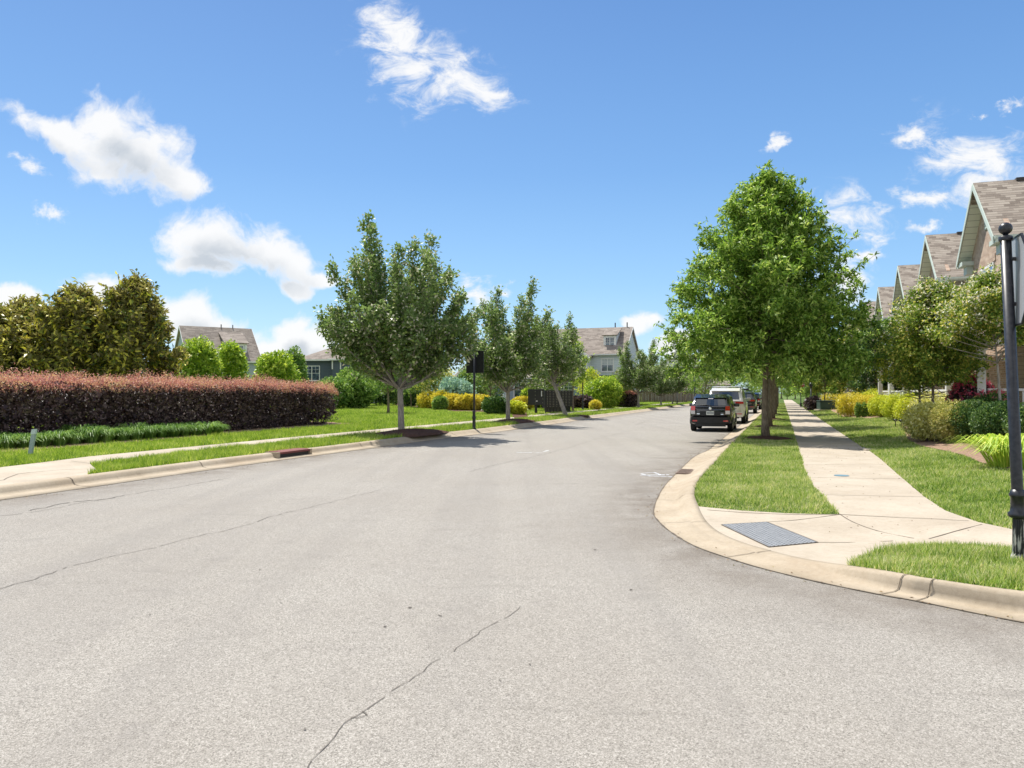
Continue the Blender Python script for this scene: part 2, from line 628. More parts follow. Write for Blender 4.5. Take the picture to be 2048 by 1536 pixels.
def bark_mat(name, c1, c2):
    def f(g, b, o):
        co = objco(g)
        mp = g.n('ShaderNodeMapping', i_Vector=co, i_Scale=(1, 1, 0.22)).outputs[0]
        n1 = noise(g, mp, 26, 6, 0.65)
        n2 = noise(g, co, 4, 3)
        c = g.ramp(g.math('ADD', g.math('MULTIPLY', n1, 0.7), g.math('MULTIPLY', n2, 0.3)), [(0.34, c1), (0.66, c2)])
        g.link(c, b.inputs['Base Color'])
        bump(g, b, n1, 0.9, 0.03)
    return pbr(name, c1, 0.9, build=f, spec=0.15)


M_BARK = bark_mat('bark_brown', (0.10, 0.075, 0.05), (0.34, 0.28, 0.21))
M_BARKG = bark_mat('bark_grey', (0.16, 0.14, 0.12), (0.46, 0.42, 0.37))

L_OAK = leaf_mat('oak_leaves', [(0.0, (0.030, 0.060, 0.008)), (0.3, (0.080, 0.155, 0.022)), (0.65, (0.19, 0.30, 0.05)), (0.88, (0.37, 0.45, 0.14)), (1.0, (0.50, 0.53, 0.30))], tr=0.36, rough=0.42, patch=0.2)
L_MAPLE = leaf_mat('maple_leaves', [(0.0, (0.024, 0.052, 0.010)), (0.34, (0.095, 0.155, 0.030)), (0.58, (0.23, 0.30, 0.075)), (0.74, (0.42, 0.40, 0.29)), (1.0, (0.58, 0.50, 0.44))], back=(0.20, 0.30, 0.12), tr=0.34, rough=0.45, patch=0.2)
L_MAG = leaf_mat('magnolia_leaves', [(0.0, (0.025, 0.045, 0.012)), (0.26, (0.070, 0.105, 0.018)), (0.42, (0.20, 0.23, 0.03)), (0.62, (0.46, 0.43, 0.05)), (1.0, (0.62, 0.48, 0.12))], back=(0.24, 0.22, 0.10), tr=0.34, rough=0.4, spec=0.3, patch=0.3, pscale=1.1)
L_LIME = leaf_mat('lime_leaves', [(0.0, (0.055, 0.11, 0.012)), (0.45, (0.17, 0.27, 0.03)), (0.8, (0.36, 0.45, 0.06)), (1.0, (0.52, 0.56, 0.14))], tr=0.3, patch=0.2)
L_GREEN = leaf_mat('green_leaves', [(0.0, (0.030, 0.07, 0.015)), (0.4, (0.09, 0.17, 0.035)), (0.8, (0.22, 0.32, 0.08)), (1.0, (0.42, 0.48, 0.18))], tr=0.3, patch=0.2)
L_DARK = leaf_mat('dark_leaves', [(0.0, (0.012, 0.035, 0.010)), (0.5, (0.035, 0.085, 0.02)), (0.85, (0.13, 0.20, 0.05)), (1.0, (0.34, 0.40, 0.15))], tr=0.2, rough=0.5, spec=0.35, patch=0.2)
L_BLUE = leaf_mat('blue_juniper_leaves', [(0.0, (0.09, 0.17, 0.13)), (0.5, (0.20, 0.32, 0.27)), (1.0, (0.36, 0.48, 0.40))], tr=0.2)
L_YELLOW = leaf_mat('yellow_leaves', [(0.0, (0.10, 0.13, 0.012)), (0.3, (0.34, 0.31, 0.03)), (0.7, (0.52, 0.44, 0.06)), (1.0, (0.53, 0.49, 0.19))], tr=0.3)
L_YGREEN = leaf_mat('yellow_green_leaves', [(0.0, (0.10, 0.17, 0.015)), (0.4, (0.32, 0.36, 0.03)), (1.0, (0.68, 0.62, 0.08))], tr=0.35)
L_ABELIA = leaf_mat('variegated_leaves', [(0.0, (0.13, 0.17, 0.03)), (0.35, (0.40, 0.38, 0.10)), (0.7, (0.68, 0.60, 0.25)), (1.0, (0.80, 0.66, 0.42))], tr=0.25)
L_PURPLE = leaf_mat('purple_leaves', [(0.0, (0.012, 0.009, 0.010)), (0.45, (0.042, 0.026, 0.030)), (0.75, (0.12, 0.085, 0.085)), (0.9, (0.20, 0.155, 0.135)), (1.0, (0.05, 0.075, 0.025))], tr=0.12, rough=0.5, spec=0.35, patch=0.2)
L_PINK = leaf_mat('pink_growth', [(0.0, (0.16, 0.045, 0.06)), (0.35, (0.34, 0.14, 0.15)), (0.65, (0.46, 0.28, 0.22)), (1.0, (0.42, 0.40, 0.18))], tr=0.3)
L_CREPE = leaf_mat('crepe_leaves', [(0.0, (0.030, 0.07, 0.012)), (0.35, (0.09, 0.16, 0.025)), (0.7, (0.24, 0.29, 0.05)), (0.88, (0.46, 0.42, 0.12)), (1.0, (0.58, 0.32, 0.10))], tr=0.3, patch=0.25)
L_BLOOM = leaf_mat('crepe_bloom', [(0.0, (0.45, 0.33, 0.24)), (0.5, (0.68, 0.55, 0.46)), (1.0, (0.78, 0.70, 0.62))], tr=0.3)
L_RED = leaf_mat('red_bloom', [(0.0, (0.45, 0.03, 0.08)), (1.0, (0.75, 0.16, 0.24))], tr=0.3)
L_LIRI = leaf_mat('liriope_leaves', [(0.0, (0.035, 0.085, 0.015)), (0.5, (0.10, 0.19, 0.035)), (1.0, (0.30, 0.40, 0.13))], tr=0.3)
L_LILY = leaf_mat('daylily_leaves', [(0.0, (0.10, 0.20, 0.02)), (0.5, (0.26, 0.36, 0.04)), (1.0, (0.55, 0.55, 0.12))], tr=0.3)
G_LEFT = grass_mat('grass_green', [(0.0, (0.075, 0.15, 0.015)), (0.35, (0.20, 0.33, 0.03)), (0.65, (0.38, 0.50, 0.07)), (0.88, (0.58, 0.62, 0.20)), (1.0, (0.66, 0.62, 0.32))])
G_RIGHT = grass_mat('grass_pale', [(0.0, (0.06, 0.13, 0.015)), (0.26, (0.19, 0.32, 0.04)), (0.52, (0.38, 0.49, 0.11)), (0.76, (0.64, 0.63, 0.32)), (1.0, (0.80, 0.72, 0.50))])
G_FAR = grass_mat('grass_far', [(0.0, (0.13, 0.22, 0.03)), (0.4, (0.28, 0.40, 0.06)), (0.7, (0.44, 0.50, 0.13)), (1.0, (0.64, 0.60, 0.30))])
# ================================================================== the land
def struct(name, o):
    o.name = name
    o['kind'] = 'structure'
    return o


def in_poly(px_, py_, poly):
    inside = np.zeros(len(px_), bool)
    n = len(poly)
    for i in range(n):
        x1, y1 = poly[i]
        x2, y2 = poly[(i + 1) % n]
        if y1 == y2:
            continue
        c = ((y1 > py_) != (y2 > py_)) & (px_ < (x2 - x1) * (py_ - y1) / (y2 - y1) + x1)
        inside ^= c
    return inside


def sheet(name, poly, mat, dz=0.0, cell=0.5, zf=None, cellmax=None, skirt=0.0, bumpy=0.0):
    """polygon (xy) draped over the land"""
    tris = tessellate_polygon([[Vector((p[0], p[1], 0)) for p in poly]])
    bm = bmesh.new()
    vs = [bm.verts.new((p[0], p[1], 0)) for p in poly]
    for t in tris:
        try:
            bm.faces.new([vs[i] for i in t])
        except ValueError:
            pass
    if cell:
        xs = [p[0] for p in poly]
        ys = [p[1] for p in poly]
        for k in np.arange(math.floor(min(xs) / cell) * cell, max(xs), cell):
            g_ = list(bm.verts) + list(bm.edges) + list(bm.faces)
            bmesh.ops.bisect_plane(bm, geom=g_, plane_co=(k + 0.0123, 0, 0), plane_no=(1, 0, 0))
        for k in np.arange(math.floor(min(ys) / cell) * cell, max(ys), cell):
            g_ = list(bm.verts) + list(bm.edges) + list(bm.faces)
            bmesh.ops.bisect_plane(bm, geom=g_, plane_co=(0, k + 0.0123, 0), plane_no=(0, 1, 0))
    rnd = random.Random(len(poly))
    for v in bm.verts:
        z = (zf or G)(v.co.x, v.co.y) + dz
        if bumpy and not v.is_boundary:
            z += rnd.uniform(0, bumpy)
        v.co.z = z
    if skirt:
        be = [e for e in bm.edges if e.is_boundary]
        r = bmesh.ops.extrude_edge_only(bm, edges=be)
        for v in [x for x in r['geom'] if isinstance(x, bmesh.types.BMVert)]:
            v.co.z -= skirt
    bmesh.ops.recalc_face_normals(bm, faces=bm.faces)
    up = sum(f.normal.z * f.calc_area() for f in bm.faces)
    if up < 0:
        bmesh.ops.reverse_faces(bm, faces=bm.faces)
    me = bpy.data.meshes.new(name)
    bm.to_mesh(me)
    bm.free()
    return struct(name, meshobj(name, me, mat))


def crom(pts, n=6):
    """catmull-rom through pts"""
    out = []
    P_ = [pts[0]] + list(pts) + [pts[-1]]
    for i in range(1, len(P_) - 2):
        p0, p1, p2, p3 = (np.array(P_[i + k], float) for k in (-1, 0, 1, 2))
        for k in range(n):
            t = k / n
            out.append(tuple(0.5 * ((2 * p1) + (-p0 + p2) * t + (2 * p0 - 5 * p1 + 4 * p2 - p3) * t * t + (-p0 + 3 * p1 - 3 * p2 + p3) * t ** 3)))
    out.append(tuple(map(float, P_[-1])))
    return out


# --- kerb lines on the right: (asphalt edge, back of kerb)
TR_O, TR_I = -1.94, -1.34
pairs = []
for s in (260, 200, 150, 110, 80, 60, 45, 35, 28, 24, 21.5):
    pairs.append((st(s, TR_O), st(s, TR_I)))
pxp = [((1389.5, 913), (1440.6, 914)), ((1362, 938), (1419, 936)), ((1331, 970), (1396, 962)), ((1314, 999), (1389, 988)), ((1307, 1026), (1397, 1014)),
       ((1321, 1047), (1414, 1044)), ((1344, 1066), (1438, 1064)), ((1388, 1092), (1482, 1084)), ((1453, 1115.6), (1543, 1102)), ((1519, 1136), (1610, 1118)),
       ((1629, 1163), (1695, 1131)), ((1760, 1190), (1818, 1150)), ((1833, 1203), (1872, 1159)), ((2048, 1246), (2048, 1183))]
for o_, i_ in pxp:
    pairs.append((onz(*o_, 0.0), land(*i_)))
lo, li = to_st(*pairs[-1][0]), to_st(*pairs[-1][1])
for (s_, t_) in ((5.72, 2.6), (5.5, 3.8), (5.42, 5.5), (5.4, 12), (5.4, 60)):
    pairs.append((st(s_, t_), st(s_ + 0.62, t_ + 0.05)))
oc = crom([p[0] for p in pairs], 6)
ic = crom([p[1] for p in pairs], 6)


def nearest0(lst, p):
    return min(range(len(lst)), key=lambda k: math.dist(lst[k], p))


def kerb(name, outer, inner, rolled):
    """gutter pan and kerb between two lines; rolled(i) 0 = upright kerb, 1 = rolled"""
    PU = [(0, 0.004, 0), (0.5, 0.012, 0), (0.62, 0.02, 0.04), (0.67, 0.0, 0.42), (0.72, 0, 0.78), (0.79, 0, 0.95), (0.88, 0, 1.0), (1.0, 0, 1.0)]
    PR = [(0, 0.004, 0), (0.3, 0.004, 0), (0.42, 0.0, 0.10), (0.54, 0.0, 0.30), (0.66, 0.0, 0.58), (0.78, 0, 0.84), (0.88, 0, 0.97), (1.0, 0, 1.0)]
    vs, fs = [], []
    m = len(PU) + 2
    for i, (a, b) in enumerate(zip(outer, inner)):
        h = G(*b) + 0.004
        r = rolled(i, a)
        row = [(a[0], a[1], -0.12)]
        for (u, v) in zip(PU, PR):
            f = u[0] * (1 - r) + v[0] * r
            z = (u[1] + u[2] * h) * (1 - r) + (v[1] + v[2] * h) * r
            row.append((a[0] + (b[0] - a[0]) * f, a[1] + (b[1] - a[1]) * f, z))
        row.append((b[0], b[1], h - 0.16))
        vs += row
    for i in range(len(outer) - 1):
        for k in range(m - 1):
            fs.append((i * m + k, i * m + k + 1, (i + 1) * m + k + 1, (i + 1) * m + k))
    mb = MB()
    mb.add(vs, fs)
    o = mb.build(name, M_KERB, smooth=True)
    struct(name, o)
    return vs, m


def kerb_joint(mb, outer, inner, idx, rolled, w=0.012):
    a, b = Vector((*outer[idx], 0)), Vector((*inner[idx], 0))
    h = G(*inner[idx]) + 0.004
    r = rolled(idx, outer[idx])
    PU = [(0, 0.004, 0), (0.5, 0.012, 0), (0.62, 0.02, 0.04), (0.67, 0.0, 0.42), (0.72, 0, 0.78), (0.79, 0, 0.95), (0.88, 0, 1.0), (1.0, 0, 1.0)]
    PR = [(0, 0.004, 0), (0.3, 0.004, 0), (0.42, 0.0, 0.10), (0.54, 0.0, 0.30), (0.66, 0.0, 0.58), (0.78, 0, 0.84), (0.88, 0, 0.97), (1.0, 0, 1.0)]
    d = (b - a)
    d.normalize()
    t = Vector((-d.y, d.x, 0)) * w / 2
    prev = None
    for (u, v) in zip(PU, PR):
        f = u[0] * (1 - r) + v[0] * r
        z = (u[1] + u[2] * h) * (1 - r) + (v[1] + v[2] * h) * r + 0.005
        p = a + (b - a) * f
        # move outwards from the face a little
        p = p - d * 0.004
        p.z = z
        if prev is not None:
            mb.add([prev - t, prev + t, p + t, p - t], [(0, 1, 2, 3)])
        prev = p


def roll_r(i, a):
    s, t = to_st(*a)
    return smst(s, 9, 14) if t < -0.8 else (0.35 if False else 0.0)


kerb('kerb_right', oc, ic, roll_r)

TL_O, TL_I = -11.1, -11.75
sl = [-30, -20, -10, -4] + list(np.arange(0, 60, 0.8)) + [64, 70, 80, 95, 110, 130, 150, 180, 220, 260]


def wob(s):
    return 0.10 * math.sin(s * 0.23 + 0.4) - 0.05 * math.sin(s * 0.6)


ol = [st(s, TL_O + (wob(s) if s < 45 else 0)) for s in sl]
il = [st(s, TL_I + (wob(s) if s < 45 else 0)) for s in sl]


def roll_l(i, a):
    s, t = to_st(*a)
    return smst(s, 20.2, 22.5)


kerb('kerb_left', ol, il, roll_l)

mb = MB()
acc = 0
for i in range(1, len(oc)):
    dseg = math.dist(oc[i], oc[i - 1])
    acc += dseg
    if acc > 3.0 and 20 < to_st(*oc[i])[0] < 70:
        kerb_joint(mb, oc, ic, i, roll_r)
        acc = 0
for q in ((1389.5, 913), (1314, 999), (1321, 1047), (1453, 1115.6), (1760, 1190), (1833, 1203)):
    kerb_joint(mb, oc, ic, nearest0(oc, onz(*q, 0)), roll_r, 0.009)
for i, s in enumerate(sl):
    if 3 < s < 60 and (i % 4 == 0):
        kerb_joint(mb, ol, il, i, roll_l, 0.014)
struct('kerb_joints', mb.build('kerb_joints', M_JOINT, fix=False))

# --- ground to the horizon and asphalt
mb = MB()
mb.add([(-2500, -2500, -0.06), (2500, -2500, -0.06), (2500, 2500, -0.06), (-2500, 2500, -0.06)], [(0, 1, 2, 3)])
struct('ground', mb.build('ground', M_GROUND))

road_poly = [st(-45, -11.5), st(270, -11.5), st(270, -1.6), st(18, -1.6), st(9.5, 0.4), st(6.0, 3.0), st(5.8, 62), st(-45, 62)]
road = sheet('road', road_poly, M_ASPH, cell=1.0, zf=lambda x, y: 0.0)
# wear attribute: distance to the kerb lines
me = road.data
at = me.attributes.new('wear', 'FLOAT', 'POINT')
oca = np.array([p for p in oc])
va = np.zeros(len(me.vertices) * 3)
me.vertices.foreach_get('co', va)
va = va.reshape(-1, 3)
wv = np.zeros(len(va))
for i, v in enumerate(va):
    s, t = to_st(v[0], v[1])
    dl = abs(t - TL_O)
    dr = np.sqrt(((oca - v[:2]) ** 2).sum(1)).min()
    wv[i] = max(0, 1 - min(dl / 1.2, dr / 1.1))
at.data.foreach_set('value', wv.astype(np.float32))

# --- right hand land
i_ramp0 = [k for k, p in enumerate(ic) if to_st(*p)[0] < 60]
icL = ic[:]                                     # from far to near, then along the side street
A = land(1398.6, 1014.4)                        # kerb end of the grass front edge
B = land(1680, 1029.7)
swl = [land(*p) for p in ((1605, 918), (1608, 935), (1617, 955), (1628, 973), (1645, 990), (1660, 1009), (1680, 1029.7))]
swr = [land(*p) for p in ((1727, 893), (1760, 917), (1793, 946), (1848, 993), (1891, 1021), (1957, 1044), (2032, 1060))]


def nearest(lst, p):
    return min(range(len(lst)), key=lambda k: math.dist(lst[k], p))


kA = nearest(icL, A)
kFar = nearest(icL, st(17, TR_I))
kC = nearest(icL, land(1695, 1131))
# strip between kerb and pavement
strip_near = [icL[k] for k in range(kFar, kA + 1)] + swl[::-1] + [st(19, 0.42)]
strip_far = [st(17.0 if False else to_st(*icL[kFar])[0], TR_I), st(19, 0.42), st(240, 0.42), st(240, TR_I)]
strip_right = strip_near + [st(240, 0.42), st(240, TR_I)]
strip_right = [icL[k] for k in range(kFar, kA + 1)] + swl[::-1] + [st(19, 0.42), st(240, 0.42), st(240, TR_I), st(to_st(*icL[kFar])[0] + 0.01, TR_I)]
sheet('lawn_strip_right', strip_right, M_TURF, dz=-0.012, cell=1.0)
# the lower grass patch at the corner
pt = [land(*p) for p in ((1716, 1117), (1745, 1104), (1800, 1091), (1870, 1087), (1950, 1089), (2040, 1096))]
patch = [icL[kC]] + pt + [st(7.7, 4.0), st(7.55, 8), st(7.5, 60)]
kEnd = len(icL) - 1
patch = patch + [icL[k] for k in range(kEnd, kC, -1)]
sheet('lawn_corner', patch, M_TURF, dz=-0.012, cell=1.0)
# pavement right
pave_r = [icL[k] for k in range(kA, kC + 1)] + pt + [st(7.7, 4.0), st(7.55, 8), st(7.5, 60)] + \
         [st(9.2, 60), st(9.25, 8), st(9.25, 4.5)] + swr[::-1] + [st(22, 2.04), st(170, 2.04), st(170, 0.42), st(19, 0.42)] + swl
sheet('pavement_right', pave_r, M_PAVE, dz=0.0, cell=0.5)
lawn_r = [st(22, 2.04), st(200, 2.04), st(200, 60), st(9.2, 60), st(9.25, 8), st(9.25, 4.5)] + swr[::-1]
sheet('lawn_right', lawn_r, M_TURF, dz=-0.012, cell=2.0)

# pavement joints on the right
mb = MB()


def strip3(mb, p, q, w, dz=0.004, n=6, z=None):
    p, q = Vector((*p, 0)), Vector((*q, 0))
    d = (q - p).normalized()
    t = Vector((-d.y, d.x, 0)) * w / 2
    pts = []
    for k in range(n + 1):
        m_ = p.lerp(q, k / n)
        zz = (G(m_.x, m_.y) if z is None else z) + dz
        pts.append((m_, zz))
    for (a, za), (b, zb) in zip(pts, pts[1:]):
        mb.add([(a.x - t.x, a.y - t.y, za), (a.x + t.x, a.y + t.y, za), (b.x + t.x, b.y + t.y, zb), (b.x - t.x, b.y - t.y, zb)], [(0, 1, 2, 3)])


for (p, q) in [((1617, 955), (1805, 958)), ((1645, 989.6), (1849, 994)), ((1608, 929), (1778, 930)), ((1680, 1030), (1938, 1042)),
               ((1414, 1021), (1680, 1030)), ((1533.7, 1044.4), (1680, 1030)), ((1636, 1085), (1786, 1082)), ((1858, 1078), (1964, 1049))]:
    strip3(mb, land(*p), land(*q), 0.014)
arc = crom([land(*p) for p in ((1680, 1030), (1705, 1044), (1755, 1062), (1828, 1077))], 5)
for a, b in zip(arc, arc[1:]):
    strip3(mb, a, b, 0.013, n=1)
s = 18.2
while s < 110:
    strip3(mb, st(s, 0.42), st(s, 2.04), 0.012 if s < 45 else 0.02, n=2)
    s += 1.52
for t_ in (4.2, 5.8, 7.4):
    strip3(mb, st(7.65, t_), st(9.25, t_), 0.014)
struct('pavement_joints', mb.build('pavement_joints', M_JOINT, fix=False))

# --- left hand land: kerb, strip, pavement, lawn.  beyond the kerb the ground is one lawn
aps = 12.15
LA = land(180, 927)
LB = land(194, 940)
LC = land(226, 952)
inner_l = [p for p, s in zip(il, sl)]


def il_at(s):
    return st(s, TL_I + (wob(s) if s < 45 else 0))


sB = to_st(*LC)[0]
strip_l = [il_at(sB)] + [il_at(s) for s in np.arange(sB + 0.5, 44, 1.0)] + [il_at(45.5), il_at(240), st(240, -13.75), st(60, -13.75), st(30, -13.75), st(20, -13.85), st(15, -13.95), LA, LB]
sheet('lawn_strip_left', strip_l, M_TURF, dz=-0.012, cell=1.0)
up_l = [st(-25, -14.1), st(4, -14.1), land(-60, 940), land(0, 934.5), land(90, 924), land(181, 912.5), st(20, -15.25), st(30, -15.3), st(150, -15.3)]
pave_l = [il_at(-25)] + [il_at(s) for s in np.arange(-20, sB, 1.0)] + [il_at(sB), LB, LA, st(15, -13.95), st(20, -13.85), st(30, -13.75), st(60, -13.75), st(150, -13.75)] + up_l[::-1]
sheet('pavement_left', pave_l, M_PAVE, dz=0.0, cell=1.0)
lawn_l = up_l + [st(150, -120), st(-25, -120)]
sheet('lawn_left', lawn_l, M_TURFFAR, dz=-0.012, cell=4.0)
sheet('lawn_far', [st(150, -13.76), st(240, -13.76), st(240, -120), st(150, -120)], M_TURFFAR, dz=-0.012, cell=8.0)

mb = MB()
strip3(mb, land(142, 922), LA, 0.014)
ck = [land(*p) for p in ((-20, 964), (8, 960), (14, 956), (36, 948), (60, 945), (110, 941), (150, 938))]
for a, b in zip(ck, ck[1:]):
    strip3(mb, a, b, 0.02, n=1)
s = 16.0
while s < 60:
    strip3(mb, st(s, -15.3), st(s, -13.8), 0.014, n=1)
    s += 1.52
struct('pavement_cracks_left', mb.build('pavement_cracks_left', M_JOINT, fix=False))


# --- cracks and marks in the asphalt
def crack(mb, pxs, w, seed, amp=0.02, z=0.004):
    rnd = random.Random(seed)
    pts = [Vector((*onz(*p, 0), z)) for p in pxs]
    fine = []
    for a, b in zip(pts, pts[1:]):
        n = max(2, int((b - a).length / 0.07))
        d = (b - a).normalized()
        t = Vector((-d.y, d.x, 0))
        off = 0
        for k in range(n):
            off = off * 0.8 + rnd.uniform(-1, 1) * amp
            fine.append(a.lerp(b, k / n) + t * off * math.sin(math.pi * k / n) ** 0.5)
    fine.append(pts[-1])
    for i, (a, b) in enumerate(zip(fine, fine[1:])):
        d = (b - a)
        if d.length < 1e-6 or rnd.random() < 0.05:
            continue
        d.normalize()
        wa = w * rnd.uniform(0.4, 1.15) / 2
        t = Vector((-d.y, d.x, 0)) * wa
        mb.add([a - t, a + t, b + t, b - t], [(0, 1, 2, 3)])


mb = MB()
crack(mb, [(600, 1560), (640, 1505), (690, 1445), (735, 1418), (800, 1372), (880, 1318), (960, 1262), (1040, 1214)], 0.0055, 1)
crack(mb, [(725, 1424), (718, 1436), (702, 1442)], 0.007, 2)
crack(mb, [(-40, 1188), (0, 1178), (90, 1150), (160, 1128), (260, 1106), (330, 1090), (450, 1062), (600, 1020), (760, 980)], 0.011, 3, 0.03)
crack(mb, [(930, 945), (1000, 928), (1060, 915), (1110, 903), (1160, 888), (1240, 866), (1330, 845)], 0.014, 4, 0.03)
crack(mb, [(-60, 1040), (0, 1032), (60, 1026), (140, 1010), (200, 1000), (280, 986), (400, 966), (460, 956)], 0.015, 5, 0.04)
crack(mb, [(60, 1022), (120, 1008), (160, 1003), (215, 998), (250, 992)], 0.035, 6, 0.05)
crack(mb, [(1270, 850), (1300, 840), (1370, 843)], 0.03, 7, 0.03)
for k, (x, y) in enumerate(((562, 1207), (820, 1216), (880, 1232), (770, 1254), (610, 1460), (1000, 1362), (440, 1000), (1060, 1330), (1190, 1100), (300, 1230), (700, 1300), (240, 985), (1250, 1045), (1262, 1180), (520, 1140))):
    p = onz(x, y, 0)
    rr = random.Random(k)
    a = rr.uniform(0, 3)
    w_ = rr.uniform(0.008, 0.02)
    mb.add([(p[0] + w_ * math.cos(a), p[1] + w_ * math.sin(a), 0.006), (p[0] - w_ * 0.6, p[1] + w_, 0.006), (p[0] - w_ * math.cos(a), p[1] - w_ * math.sin(a), 0.006), (p[0] + w_ * 0.5, p[1] - w_ * .7, 0.006)], [(0, 1, 2, 3)])
struct('road_cracks', mb.build('road_cracks', M_CRACK, fix=False))
# thin dark line where asphalt meets the gutter
mb = MB()
for ln in (oc, ol):
    rnd = random.Random(5)
    for a, b in zip(ln, ln[1:]):
        if to_st(*a)[0] > 90:
            continue
        L = math.dist(a, b)
        n = max(1, int(L / 0.15))
        for k in range(n):
            p = Vector((*a, 0.0065)).lerp(Vector((*b, 0.0065)), k / n)
            q = Vector((*a, 0.0065)).lerp(Vector((*b, 0.0065)), (k + 1) / n)
            d = (q - p).normalized()
            w = rnd.uniform(0.008, 0.028)
            t = Vector((-d.y, d.x, 0)) * w / 2
            mb.add([p - t, p + t, q + t, q - t], [(0, 1, 2, 3)])
struct('gutter_seam', mb.build('gutter_seam', M_JOINT, fix=False))

M_PAINT = mottled('road_paint', (0.55, 0.58, 0.62), (0.80, 0.82, 0.84), 12, 0.7, 0.1)
mb = MB()


def stroke(mb, a, b, w):
    crack(mb, [a, b], w, int(a[0] + a[1]), 0.008, 0.005)


for a, b, w in (((1280, 951), (1338, 950), 0.07), ((1284, 947), (1312, 945.5), 0.06), ((1300, 953), (1346, 954), 0.05), ((1282, 948), (1300, 953), 0.05), ((1310, 946), (1325, 951), 0.05)):
    stroke(mb, a, b, w)
tag(mb.build('utility_mark', M_PAINT, fix=False), 'white sprayed locator scrawl on the asphalt by the drain grate', 'paint mark')
mb = MB()
for a, b, w in (((1033, 905), (1064, 905.5), 0.07), ((1068, 906), (1086, 906), 0.06), ((1088, 903.5), (1098, 901), 0.06)):
    stroke(mb, a, b, w)
tag(mb.build('utility_mark', M_PAINT, fix=False), 'faint white dashes sprayed mid-road beyond the junction', 'paint mark')

# --- drain grates, kerb inlet, tactile pad, utility lids
M_IRON = mottled('cast_iron', (0.12, 0.085, 0.065), (0.24, 0.17, 0.13), 14, 0.8, 0.4)
M_REDIRON = mottled('red_iron', (0.13, 0.035, 0.030), (0.22, 0.07, 0.055), 10, 0.7, 0.3)
M_PAD = mottled('tactile_grey', (0.18, 0.19, 0.20), (0.27, 0.28, 0.29), 18, 0.7, 0.2)


def frame_rz(a, b):
    return math.atan2(b[1] - a[1], b[0] - a[0])


# grates: lie in the gutter pan
ga = onz(1357, 947, 0.01)
gb = onz(1405, 950, 0.02)
gc = Vector(((ga[0] + gb[0]) / 2 - 0.02, (ga[1] + gb[1]) / 2 + 0.25, 0.0))
gc = Vector((*onz(1383, 943.5, 0.015), 0.0))
t_ = thing('drain_grate', 'rusty twin storm drain grate set in the kerb gutter', 'drain grate', (gc.x, gc.y, 0.012), math.atan2(DY, DX))
t_.scale = (1.45, 1.0, 1.0)
for k in (-1, 1):
    mb = MB()
    y0 = 0.135 * k
    mb.box(-0.30, 0.30, y0 - 0.125, y0 - 0.11, 0.0, 0.012)
    mb.box(-0.30, 0.30, y0 + 0.11, y0 + 0.125, 0.0, 0.012)
    mb.box(-0.30, -0.28, y0 - 0.11, y0 + 0.11, 0.0, 0.012)
    mb.box(0.28, 0.30, y0 - 0.11, y0 + 0.11, 0.0, 0.012)
    for j in range(13):
        x = -0.262 + j * 0.0425
        mb.box(x - 0.011, x + 0.011, y0 - 0.11, y0 + 0.11, 0.001, 0.011)
    mb.build('grate', M_IRON, t_)
    MB().box(-0.28, 0.28, y0 - 0.11, y0 + 0.11, -0.004, 0.0005).build('pit', M_DARKROUGH, t_)

# curb inlet on the left
si = to_st(*land(684, 905))[0]
p = st(si, TL_I + wob(si) + 0.02)
t_ = thing('kerb_inlet', 'reddish iron storm inlet hood let into the left kerb', 'storm inlet', (p[0], p[1], 0), math.atan2(DY, DX))
mb = MB()
# local x along the street, local -y towards the road
mb.prism([(-0.30, 0.105), (-0.285, 0.15), (-0.22, 0.168), (0.12, 0.168), (0.12, 0.12), (-0.24, 0.115)], 'x', -0.62, 0.62)
mb.build('hood', M_REDIRON, t_)
MB().box(-0.6, 0.6, -0.262, -0.20, 0.018, 0.108).build('opening', M_DARKROUGH, t_)
MB().box(-0.70, -0.62, -0.30, 0.10, 0.0, 0.155).build('cheek', M_KERB, t_)
MB().box(0.62, 0.70, -0.30, 0.10, 0.0, 0.155).build('cheek', M_KERB, t_)

# tactile pad, from its four corners
pc = [land(1442.4, 1049.8), land(1533.7, 1044.4), land(1636, 1085.3), land(1537.4, 1094.8)]
o0 = Vector((*pc[0], 0))
mb = MB()
nU, nV = 12, 24


def bil(u, v):
    a = Vector((*pc[0], 0)).lerp(Vector((*pc[1], 0)), u)
    b = Vector((*pc[3], 0)).lerp(Vector((*pc[2], 0)), u)
    r = a.lerp(b, v)
    r.z = G(r.x, r.y)
    return r


for i in range(6):
    for j in range(8):
        q = [bil(i / 6, j / 8), bil((i + 1) / 6, j / 8), bil((i + 1) / 6, (j + 1) / 8), bil(i / 6, (j + 1) / 8)]
        mb.add([(c.x, c.y, c.z + 0.006) for c in q], [(0, 1, 2, 3)])
for i in range(nU):
    for j in range(nV):
        c = bil((i + 0.5) / nU, (j + 0.5) / nV)
        mb.lathe([(0.0135, 0.005), (0.012, 0.010), (0.006, 0.0125)], (c.x, c.y, c.z), 7)
tag(mb.build('tactile_pad', M_PAD, fix=True), 'grey studded tactile plate set in the pale kerb ramp', 'tactile pad')
# dark seam round the pad
mb = MB()
for a, b in zip(pc, pc[1:] + pc[:1]):
    strip3(mb, a, b, 0.012, dz=0.0075, n=4)
struct('pad_joint', mb.build('pad_joint', M_JOINT, fix=False))

